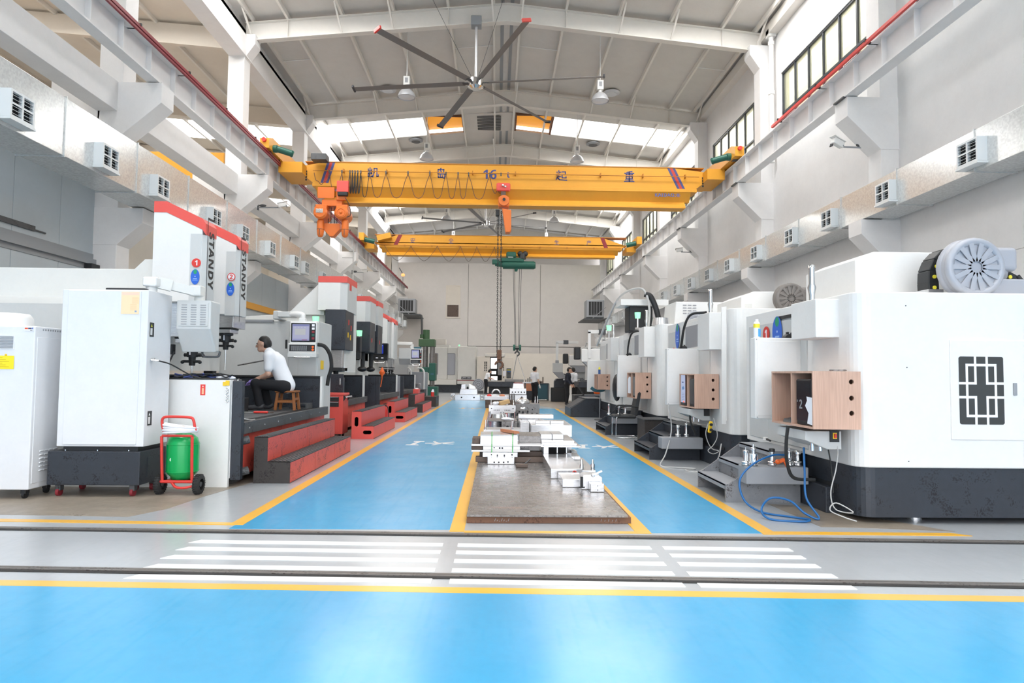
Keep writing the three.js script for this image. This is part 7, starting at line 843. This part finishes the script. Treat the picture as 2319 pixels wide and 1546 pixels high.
{ const p = thing('machining_centre', 'large beige machining centre with two rounded dark windows and a thin red stripe', 'milling machine', [-3.5, 0, 48.5]), d = 48.5, M = mat.offWhite;
  g_().b(-5.1, -3.6, 0.95, 3.3, d, d + 3, 0.05).b(-3.6, -2.85, 0.95, 3.3, d + 0.15, d + 3, 0.04).out('enclosure', M, p); g_().b(-2.85, -1.48, 0.6, 3.38, d - 0.25, d + 3, 0.08).out('control_cabinet', M, p); g_().b(-5.1, -2.9, 0.55, 0.96, d - 0.1, d + 2.9, 0.03).out('apron', mat.beam, p); g_().b(-5.0, -1.5, 0, 0.58, d + 0.1, d + 2.9).out('base', mat.base, p);
  for (const [x0, x1, q] of [[-4.9, -4.3, 0], [-3.95, -3.05, 0.14]]) { const f = g_().px(rrect(x0 - 0.03, x1 + 0.03, 1.27, 2.88, 0.1), d + q - 0.035, d + q + 0.02, [rrect(x0 + 0.03, x1 - 0.03, 1.33, 2.82, 0.08).reverse()]).out('window_frame', mat.grey, p); g_().px(rrect(x0, x1, 1.3, 2.85, 0.09), d + q - 0.02, d + q + 0.0).out('window_pane', q ? mat.motor : mat.motorBrown, f); }
  g_().b(-2.86, -1.47, 0.87, 0.93, d - 0.265, d - 0.24).out('red_stripe', mat.redDark, p); const l = g_().b(-2.55, -1.82, 0.97, 1.16, d - 0.27, d - 0.24, 0.005).out('name_board', mat.black, p); g_().add(text('LJMVC-2000', 0.085, 0.004), at([-2.19, 1.065, d - 0.272])).out('lettering', mat.paper, l);
  g_().c([-2.75, 3.4, d], [-2.75, 3.5, d], 0.06).out('signal_lamp', lampGreen, p); g_().b(-4.9, -3.8, 3.5, 3.95, d + 0.6, d + 1.6, 0.03).out('motor_box', mat.beam, p); g_().b(-4.7, -3.5, 3.3, 3.5, d + 0.4, d + 1.8).out('motor_plinth', M, p); }
{ const p = thing('machining_centre', 'cream vertical mill with an open steel column and square vent holes, mid back wall', 'milling machine', [0, 0, 47.5]), d = 47.6, C = mat.cream;
  g_().b(-1.4, -0.45, 0.9, 2.62, d, d + 1.8, 0.03).b(0.4, 1.2, 0.9, 2.6, d, d + 1.8, 0.03).out('door', C, p); g_().b(-0.85, 0.6, 2.62, 2.85, d - 0.1, d + 1.6, 0.05).out('top_hood', mat.beam, p); g_().b(-0.45, 0.4, 0.9, 2.62, d + 1.0, d + 1.8).out('interior', mat.black, p);
  g_().b(-0.42, 0.05, 1.75, 2.55, d + 0.3, d + 0.9, 0.02).b(-0.36, 0.0, 1.35, 1.6, d + 0.2, d + 0.8, 0.02).b(-0.4, 0.1, 0.9, 1.25, d + 0.0, d + 0.7, 0.03).out('spindle_head', mat.chrome, p); g_().b(0.1, 0.4, 1.3, 2.55, d + 0.3, d + 0.6).out('way_cover', mat.steelDark, p);
  for (let r = 0; r < 6; r++) for (const x of [-0.83, -0.71]) g_().b(x - 0.04, x + 0.04, 1.58 + r * 0.12, 1.66 + r * 0.12, d - 0.012, d + 0.01).out('vent_hole', mat.dark, p); for (let r = 0; r < 9; r++) g_().b(0.48, 0.54, 1.1 + r * 0.12, 1.18 + r * 0.12, d - 0.012, d + 0.01).out('vent_hole', mat.dark, p);
  const k = g_().b(0.73, 1.06, 1.1, 1.8, d - 0.03, d + 0.01, 0.01).out('control_screen', mat.greyDark, p); g_().b(0.76, 1.03, 1.55, 1.62, d - 0.036, d - 0.028).out('display', mat.blueBox, k); g_().b(0.76, 1.03, 1.66, 1.7, d - 0.036, d - 0.028).out('display', mat.yellowPaint, k); g_().b(0.48, 0.68, 1.25, 1.6, d - 0.04, d - 0.03).out('paper_note', mat.paper, p);
  g_().b(-0.6, 1.3, 0.5, 0.85, d - 1.8, d + 0.5, 0.02).out('table', mat.base, p); g_().b(-0.5, 1.25, 0, 0.5, d - 1.5, d + 1.6).out('base', mat.black, p); g_().b(0.6, 1.9, 0.85, 1.02, d - 1.7, d - 0.8, 0.02).out('vice_table', mat.steelDark, p); }
{ const p = thing('drum_fan', 'round grey floor fan standing beside the worker at the cream mill', 'fan', [-1.3, 0, 46.4]); g_().c([-1.25, 0.62, 46.4], [-1.25, 0.62, 46.75], 0.42, 0.42, 24).out('drum', mat.motor, p); g_().b(-1.6, -0.9, 0, 0.2, 46.3, 46.8, 0.02).out('stand', mat.greyDark, p); for (const r of [0.12, 0.24, 0.36]) g_().tor([-1.25, 0.62, 46.38], r, 0.012, [0, 0, 1], 20).out('guard_ring', mat.greyDark, p); }
{ const p = thing('tool_cabinet', 'copper coloured drawer cabinet with small parts on top, by the standing worker', 'cabinet', [1.6, 0, 36]); g_().b(1.5, 2.25, 0.5, 0.9, 35.5, 36.4, 0.01).out('drawer', mat.copper, p); g_().b(1.5, 2.25, 0, 0.49, 35.5, 36.4, 0.01).out('body', mat.base, p); g_().b(1.45, 2.3, 0.9, 0.97, 35.4, 36.5, 0.01).out('top', mat.paper, p); for (let i = 0; i < 6; i++) g_().c([1.6 + i * 0.11, 0.97, 35.7], [1.6 + i * 0.11, 1.1 + 0.07 * (i % 3), 35.7], 0.03).out('tool', mat.greyDark, p); }
{ const p = thing('tool_cabinet', 'blue steel cabinet behind the standing worker', 'cabinet', [2.4, 0, 35.5]); g_().b(2.05, 2.75, 0.06, 0.88, 35.2, 35.4 + 0.6, 0.012).out('body', mat.teal, p); g_().b(2.1, 2.7, 0.1, 0.84, 35.185, 35.2).out('door', mat.teal, p); g_().b(2.0, 2.8, 0.88, 0.92, 35.1, 36.1).out('top', mat.greyDark, p); g_().b(2.76, 2.84, 0, 0.9, 35.2, 36).out('side_rail', mat.grey, p); g_().s([2.3, 0.98, 35.4], 0.1, [1.8, 0.7, 1], 10).c([2.5, 0.92, 35.4], [2.5, 1.25, 35.4], 0.03).out('tool', mat.brown, p); }
{ const p = thing('milling_machine', 'small dark milling machine on a black stand, left of the man in a suit', 'milling machine', [3.3, 0, 34.5]); g_().b(2.85, 3.6, 0, 0.72, 33.8, 34.6, 0.01).out('stand', mat.black, p); g_().b(3.56, 3.62, 0, 0.75, 33.75, 33.8).out('leg', mat.grey, p); g_().px([[3.0, 0.72], [3.75, 0.72], [3.75, 1.12], [3.55, 1.2], [3.1, 1.18], [3.0, 1.05]], 33.8, 34.5, [], 0.02).out('body', mat.base, p); g_().s([3.5, 1.3, 34], 0.15, [1, 1, 1], 12).b(3.4, 3.62, 1.1, 1.22, 33.75, 33.8).out('head', mat.black, p); g_().b(3.42, 3.6, 1.1, 1.17, 33.73, 33.75).out('label_plate', mat.paper, p); }
// the two grey turret mills with overhead pendant arms
function turretMill(label, x, d, s, arm) {
  const p = thing('turret_mill', label, 'milling machine', [x, 0, d], 'grey turret mills on the window side');
  g_().px([[x - 0.1, 1.15], [x + 0.75, 1.15], [x + 0.75, 2.95 * s], [x + 0.5, 2.95 * s], [x + 0.42, 2.6 * s], [x - 0.1, 2.5 * s]], d, d + 1.2, [], 0.02).out('column', mat.greyWhite, p); g_().b(x + 0.3, x + 1.6, 2.75 * s, 3.02 * s, d + 0.2, d + 0.9, 0.02).out('overarm', mat.white, p);
  g_().b(x - 0.45, x + 0.35, 1.95 * s, 2.5 * s, d - 0.25, d + 0.1, 0.02).out('pendant_box', mat.white, p); g_().px([[x - 0.4, 1.95 * s], [x + 0.35, 1.95 * s], [x + 0.62, 1.6 * s], [x - 0.05, 1.6 * s]].reverse(), d - 0.25, d + 0.05, [], 0.015).out('pendant_keyboard', mat.grey, p);
  g_().b(x - 0.72, x - 0.46, 2.05 * s, 2.6 * s, d, d + 0.4, 0.05).out('motor', mat.black, p); g_().b(x + 0.55, x + 1.1, 2.2 * s, 2.9 * s, d - 0.3, d + 0.1, 0.03).out('motor_cover', mat.base, p); g_().t([[x + 0.4, 3.0 * s, d], [x + 0.5, 3.2 * s, d - 0.1], [x + 0.65, 2.6 * s, d - 0.35], [x + 0.75, 2.1 * s, d - 0.35], [x + 1.0, 1.9 * s, d - 0.3]], 0.035, 8, 40).out('hose', mat.cableGrey, p);
  g_().b(x - 0.6, x + 1.1, 0.85, 1.1, d - 0.6, d + 1.1, 0.02).out('table', mat.base, p); g_().b(x - 0.1, x + 0.9, 0, 0.86, d - 0.3, d + 1.2, 0.02).out('knee', mat.black, p); for (let i = 0; i < 5; i++) g_().b(x - 0.5 + i * 0.3, x - 0.34 + i * 0.3, 1.1, 1.22 + 0.08 * (i % 2), d - 0.4, d - 0.2, 0.01).out('fixture', i % 2 ? mat.black : mat.greyDark, p);
  if (arm) { const [ax, ay, bx] = arm; g_().b(bx - 0.06, bx + 0.06, ay - 1.15, ay, d - 0.3, d - 0.18, 0.01).out('pendant_post', mat.white, p); g_().b(bx - 0.06, ax, ay - 0.08, ay + 0.07, d - 0.3, d - 0.16, 0.01).out('pendant_arm', mat.white, p); g_().b(bx + 0.4, bx + 0.7, ay - 0.12, ay + 0.12, d - 0.32, d - 0.14, 0.01).out('arm_joint', mat.greyDark, p); }
  return p;
}
turretMill('nearer grey turret mill with a tall white pendant arm, behind the man in a suit', 4.1, 28.5, 1.0, [4.75, 3.25, 3.98]);
{ const p = turretMill('farther grey turret mill, mostly hidden behind the two talking men', 4.15, 33.8, 0.95, null);
  const q = thing('control_pendant', 'small white pendant hanging from a bent arm in front of the cream partition', 'control panel', [3.1, 2, 33]); g_().b(2.98, 3.1, 2.05, 3.0, 33, 33.12, 0.01).out('post', mat.white, q); g_().b(2.98, 4.1, 2.95, 3.08, 33, 33.14, 0.01).out('arm', mat.white, q); g_().b(3.35, 3.6, 2.92, 3.12, 32.98, 33.16, 0.01).out('arm_joint', mat.greyDark, q); g_().b(2.96, 3.12, 1.95, 2.1, 32.95, 33.15).out('swivel', mat.grey, q); g_().b(2.82, 3.32, 1.5, 1.97, 32.9, 33.2, 0.03).out('housing', mat.greyWhite, q); g_().px([[2.82, 1.52], [3.3, 1.52], [3.55, 1.18], [3.12, 1.22]].reverse(), 32.9, 33.15, [], 0.015).out('keyboard', mat.grey, q); g_().c([3.9, 3.05, 33.05], [4.1, 3.0, 33.6], 0.04).out('bracket', mat.white, q); }
{ const p = thing('scrap_cart', 'black scrap cart with a raised handle in front of the talking men', 'cart', [3.6, 0, 25.5]); g_().px([[3.3, 0.62], [4.35, 0.62], [4.15, 0.12], [3.4, 0.12]].reverse(), 25.2, 26.3, [], 0.02).out('bin', mat.base, p); g_().bar([3.35, 0.62, 25.2], [3.1, 1.0, 25.2], 0.06, 0.06).b(3.0, 3.3, 0.02, 0.62, 25.25, 26.2, 0.03).out('handle', mat.black, p); g_().c([3.5, 0.08, 25.3], [3.5, 0.08, 26.2], 0.08, 0.08, 14).out('wheel', mat.rubber, p); g_().c([4.1, 0.08, 25.3], [4.1, 0.08, 26.2], 0.08, 0.08, 14).out('wheel', mat.rubber, p); g_().b(3.7, 4.2, 0.1, 0.14, 25.1, 25.2).out('step_bar', mat.steel, p); }
{ const p = thing('tool_bag', 'bright orange bag hanging behind the black scrap cart', 'bag', [4.15, 0.7, 26.8]); g_().s([4.2, 0.72, 26.9], 0.2, [1.2, 0.8, 0.8], 12).s([4.38, 0.4, 26.9], 0.16, [0.7, 1.2, 0.7], 10).out('bag', mat.orangeTag, p); g_().t([[4.05, 0.8, 26.9], [4.2, 1.0, 26.9], [4.35, 0.8, 26.9]], 0.02).out('strap', mat.redDark, p); g_().b(4.0, 4.5, 0, 0.62, 26.75, 27.1, 0.02).out('support_box', mat.black, p); }
{ const p = thing('stool_seat', 'dark teal padded stool on a thin post at the fourth machining centre', 'stool', [3.1, 0, 20.6]); g_().t([[2.92, 1.0, 20.3], [3.05, 0.92, 20.3], [3.25, 0.92, 20.3], [3.35, 0.98, 20.3]], 0.05, 8, 20).out('pad', mat.teal, p); g_().c([3.2, 0.0, 20.4], [3.2, 0.92, 20.3], 0.015).out('post', mat.grey, p); g_().c([3.2, 0, 20.4], [3.2, 0.03, 20.4], 0.16, 0.16, 16).out('foot', mat.greyDark, p); }
{ const p = thing('jacket', 'black jacket hung on the front of the third machining centre', 'jacket', [3.3, 0.8, 17.3]); g_().s([3.33, 1.05, 18.2], 0.2, [0.6, 1.9, 1.2], 14).s([3.36, 1.2, 18.1], 0.16, [0.7, 1.4, 1.4], 12).out('cloth', mat.black, p); g_().b(3.4, 3.47, 1.38, 1.42, 18.1, 18.2).out('hook', mat.steel, p); }
{ const p = thing('spray_can', 'thin yellow and blue spray can on the plywood box of the fourth machine', 'spray can', [3.2, 1.422, 20.3]); g_().c([3.16, 1.422, 20.2], [3.16, 1.56, 20.2], 0.035, 0.035, 14).out('can', mat.blueBox, p); g_().c([3.16, 1.56, 20.2], [3.16, 1.64, 20.2], 0.035, 0.02, 14).out('cap', mat.yellowPaint, p); }
// ---------------------------------------------------------------- people: joints with radii, joined by a smooth minimum and meshed
import { MarchingCubes } from 'three/addons/objects/MarchingCubes.js';
function flesh(bones, res, k = 0.035) { // bones: [a, b, ra, rb] in x, y, d
  const bs = bones.map(([a, b, ra, rb]) => [V(a), V(b), ra, rb]), box = new THREE.Box3();
  for (const [a, b, ra, rb] of bs) { const r = Math.max(ra, rb) + 0.05; box.expandByPoint(a.clone().addScalar(r)).expandByPoint(a.clone().addScalar(-r)).expandByPoint(b.clone().addScalar(r)).expandByPoint(b.clone().addScalar(-r)); }
  const c = box.getCenter(new THREE.Vector3()), sz = box.getSize(new THREE.Vector3()), h = Math.max(sz.x, sz.y, sz.z) / 2 * 1.06, mc = new MarchingCubes(res, S(0xffffff), false, false, 120000), q = new THREE.Vector3(), ab = new THREE.Vector3(), ap = new THREE.Vector3();
  mc.isolation = 0;
  for (let z = 0; z < res; z++) for (let y = 0; y < res; y++) for (let x = 0; x < res; x++) {
    q.set(x / res * 2 - 1, y / res * 2 - 1, z / res * 2 - 1).multiplyScalar(h).add(c); let s = 9;
    for (const [a, b, ra, rb] of bs) { ab.subVectors(b, a); ap.subVectors(q, a); const t = THREE.MathUtils.clamp(ap.dot(ab) / Math.max(ab.lengthSq(), 1e-9), 0, 1), d = ap.addScaledVector(ab, -t).length() - ra - (rb - ra) * t, m = Math.max(k - Math.abs(s - d), 0) / k; s = Math.min(s, d) - m * m * k * 0.25; }
    mc.field[x + y * res + z * res * res] = -s;
  }
  mc.update(); const n = mc.count, g = new THREE.BufferGeometry();
  g.setAttribute('position', new THREE.BufferAttribute(mc.positionArray.slice(0, n * 3), 3)); g.scale(h, h, h).translate(c.x, c.y, c.z);
  const w = mergeVertices(g, 1e-4); w.computeVertexNormals(); return w;
}
function person(label, J, look) { // J: joints head, neck, chest, hip, and sh, el, wr, hp, kn, an pairs; f = facing in x, d
  const p = thing('person', label, 'person', [J.hip[0], J.y0, J.hip[2]]), [fx, fd] = J.f, add = (a, x, y, d) => [a[0] + x, a[1] + y, a[2] + d], fw = (a, s, y = 0) => add(a, fx * s, y, fd * s), R = look.res ?? 44;
  const put = (bones, res, name, m, k) => { const o = new G(); o.l.push(clean(flesh(bones, res, k).toNonIndexed())); return o.out(name, m, p); };
  const H = J.head, skin = [[add(H, 0, 0.04, 0), fw(H, 0.01, 0.02), 0.095, 0.09], [fw(H, 0.035, -0.06), fw(H, 0.05, -0.08), 0.06, 0.045], [fw(H, 0.09, -0.005), fw(H, 0.115, -0.03), 0.013, 0.017], [add(H, -fd * 0.088, -0.01, fx * 0.088), add(H, -fd * 0.092, 0.015, fx * 0.092), 0.012, 0.018], [add(H, fd * 0.088, -0.01, -fx * 0.088), add(H, fd * 0.092, 0.015, -fx * 0.092), 0.012, 0.018], [fw(H, -0.02, -0.06), J.neck, 0.058, 0.06], [J.neck, J.chest, 0.06, 0.1], [J.chest, J.hip, 0.1, 0.1]];
  for (const i of [0, 1]) {
    const wr = J.wr[i], el = J.el[i], v = [wr[0] - el[0], wr[1] - el[1], wr[2] - el[2]], L = Math.hypot(...v), u = v.map((t) => t / L), side = Math.abs(u[1]) > 0.7 ? [fx, 0, fd] : [-u[2], 0, u[0]];
    skin.push([J.chest, J.sh[i], 0.08, 0.055], [J.sh[i], el, 0.05, 0.04], [el, wr, 0.04, 0.026], [J.hip, J.hp[i], 0.1, 0.085], [J.hp[i], J.kn[i], 0.08, 0.055], [J.kn[i], J.an[i], 0.052, 0.035]);
    const at2 = (l, s, dn = 0) => [wr[0] + u[0] * l + side[0] * s, wr[1] + u[1] * l + side[1] * s - dn, wr[2] + u[2] * l + side[2] * s], hand = [[at2(0.01, 0), at2(0.07, 0.0), 0.028, 0.032]];
    [[-0.03, 0.15], [-0.01, 0.17], [0.011, 0.162], [0.031, 0.14]].forEach(([s, l]) => hand.push([at2(0.075, s), at2(l - 0.03, s * 1.15, 0.006), 0.0095, 0.0088], [at2(l - 0.03, s * 1.15, 0.006), at2(l, s * 1.1, 0.03), 0.0088, 0.008])); hand.push([at2(0.02, -0.03), at2(0.075, -0.058, 0.01), 0.013, 0.0095]);
    put(hand, 44, 'hand', look.glove ?? mat.skin, 0.012);
  }
  put(skin, R, 'body', mat.skin, 0.03);
  put([[fw(H, -0.015, 0.06), fw(H, -0.03, 0.035), 0.098, 0.098], [fw(H, -0.05, -0.02), fw(H, -0.055, 0.0), 0.066, 0.075]], 36, 'hair', mat.hair);
  const top = [[J.neck, J.chest, 0.075, 0.13], [J.chest, J.hip, 0.135, look.waist ?? 0.13]]; for (const i of [0, 1]) { const e = look.long ? J.wr[i] : [0, 1, 2].map((a) => J.sh[i][a] * 0.3 + J.el[i][a] * 0.7); top.push([J.chest, J.sh[i], 0.115, 0.075], [J.sh[i], look.long ? J.el[i] : e, 0.075, look.long ? 0.055 : 0.07]); if (look.long) top.push([J.el[i], e, 0.055, 0.04]); } put(top, R + 8, look.suit ? 'jacket' : 'shirt', look.suit ? mat.suit : mat.shirt, 0.05);
  const pants = []; for (const i of [0, 1]) pants.push([J.hip, J.hp[i], 0.128, 0.105], [J.hp[i], J.kn[i], 0.1, 0.075], [J.kn[i], J.an[i], 0.072, 0.062]); put(pants, R + 4, 'trousers', mat.trousers, 0.04);
  for (const i of [0, 1]) put([[add(J.an[i], -fx * 0.04, -0.035, -fd * 0.04), [J.an[i][0] + fx * 0.17, J.y0 + 0.035, J.an[i][2] + fd * 0.17], 0.045, 0.036], [J.an[i], add(J.an[i], 0, -0.04, 0), 0.045, 0.045]], 28, 'shoe', mat.shoe);
  for (const s of [-1, 1]) g_().s([H[0] + fx * 0.098 - s * fd * 0.033, H[1] + 0.02, H[2] + fd * 0.098 + s * fx * 0.033], 0.012, [1, 0.7, 1], 10).out('eye', mat.black, p);
  return p;
}
{ // seated on the low stool inside the nearest tank, bending forward to the left
  const d = 11.3, y0 = 0.757;
  person('worker in white shirt and purple gloves, sitting bent forward on a wooden stool', { y0, f: [-0.98, -0.18], head: [-3.96, 1.85, d], neck: [-3.87, 1.74, d], chest: [-3.73, 1.56, d], hip: [-3.55, 1.17, d], sh: [[-3.81, 1.66, d - 0.17], [-3.81, 1.66, d + 0.17]], el: [[-3.8, 1.36, d - 0.2], [-3.82, 1.36, d + 0.2]], wr: [[-4.06, 1.25, d - 0.12], [-4.08, 1.25, d + 0.1]], hp: [[-3.58, 1.15, d - 0.1], [-3.58, 1.15, d + 0.1]], kn: [[-4.02, 1.2, d - 0.15], [-4.0, 1.18, d + 0.15]], an: [[-3.95, 0.85, d - 0.15], [-3.9, 0.85, d + 0.15]] }, { glove: mat.glove, res: 56, waist: 0.14 });
  const s = thing('wooden_stool', 'low wooden stool under the seated worker', 'stool', [-3.5, y0, d]), x = -3.53; g_().b(x - 0.17, x + 0.17, 1.05, 1.08, d - 0.15, d + 0.15, 0.01).out('seat', mat.stool, s);
  for (const a of [-1, 1]) { for (const b of [-1, 1]) g_().bar([x + a * 0.13, 1.05, d + b * 0.11], [x + a * 0.16, y0, d + b * 0.13], 0.04, 0.04).out('leg', mat.stool, s); g_().b(x - 0.14, x + 0.14, 0.88, 0.92, d + a * 0.12 - 0.012, d + a * 0.12 + 0.012).out('stretcher', mat.stool, s); g_().b(x + a * 0.145 - 0.012, x + a * 0.145 + 0.012, 0.92, 0.96, d - 0.12, d + 0.12).out('stretcher', mat.stool, s); }
}
function standing(label, x, d, f, o = {}) { const [fx, fd] = f, l = (s, y, w) => [x + fx * w - fd * s, y, d + fd * w + fx * s], b = o.bend ?? 0; return person(label, { y0: 0, f, head: l(0, 1.62 - b * 0.25, b * 0.9 + 0.02), neck: l(0, 1.46 - b * 0.15, b * 0.7), chest: l(0, 1.3, b * 0.45), hip: l(0, 0.95, 0), sh: [l(-0.19, 1.4 - b * 0.1, b * 0.5), l(0.19, 1.4 - b * 0.1, b * 0.5)], el: [l(-0.25, 1.12, 0.02 + b * 0.5), l(0.25, 1.12, 0.02 + b * 0.5)], wr: [l(-0.24, 0.9 + b * 0.5, 0.1 + b), l(0.24, 0.9 + b * 0.5, 0.1 + b)], hp: [l(-0.1, 0.92, 0), l(0.1, 0.92, 0)], kn: [l(-0.1, 0.5, 0.02), l(0.1, 0.5, 0.02)], an: [l(-0.1, 0.09, 0), l(0.1, 0.09, -0.02)] }, o); }
standing('worker in white short-sleeved shirt standing with a white glove beside the blue cabinet', 1.87, 32.2, [0.8, 0.6], { glove: mat.gloveWhite });
standing('worker in white shirt bending toward the cream vertical mill', -0.72, 45.6, [0.95, 0.3], { bend: 0.3 });
standing('man in a dark suit looking down, next to a man in a white shirt', 3.28, 30.6, [0.9, -0.3], { suit: 1, long: 1, bend: 0.12 });
standing('man in a long-sleeved white shirt looking down beside the man in a suit', 3.72, 31.2, [-0.75, 0.6], { long: 1, bend: 0.12 });
renderer.render(scene, camera);
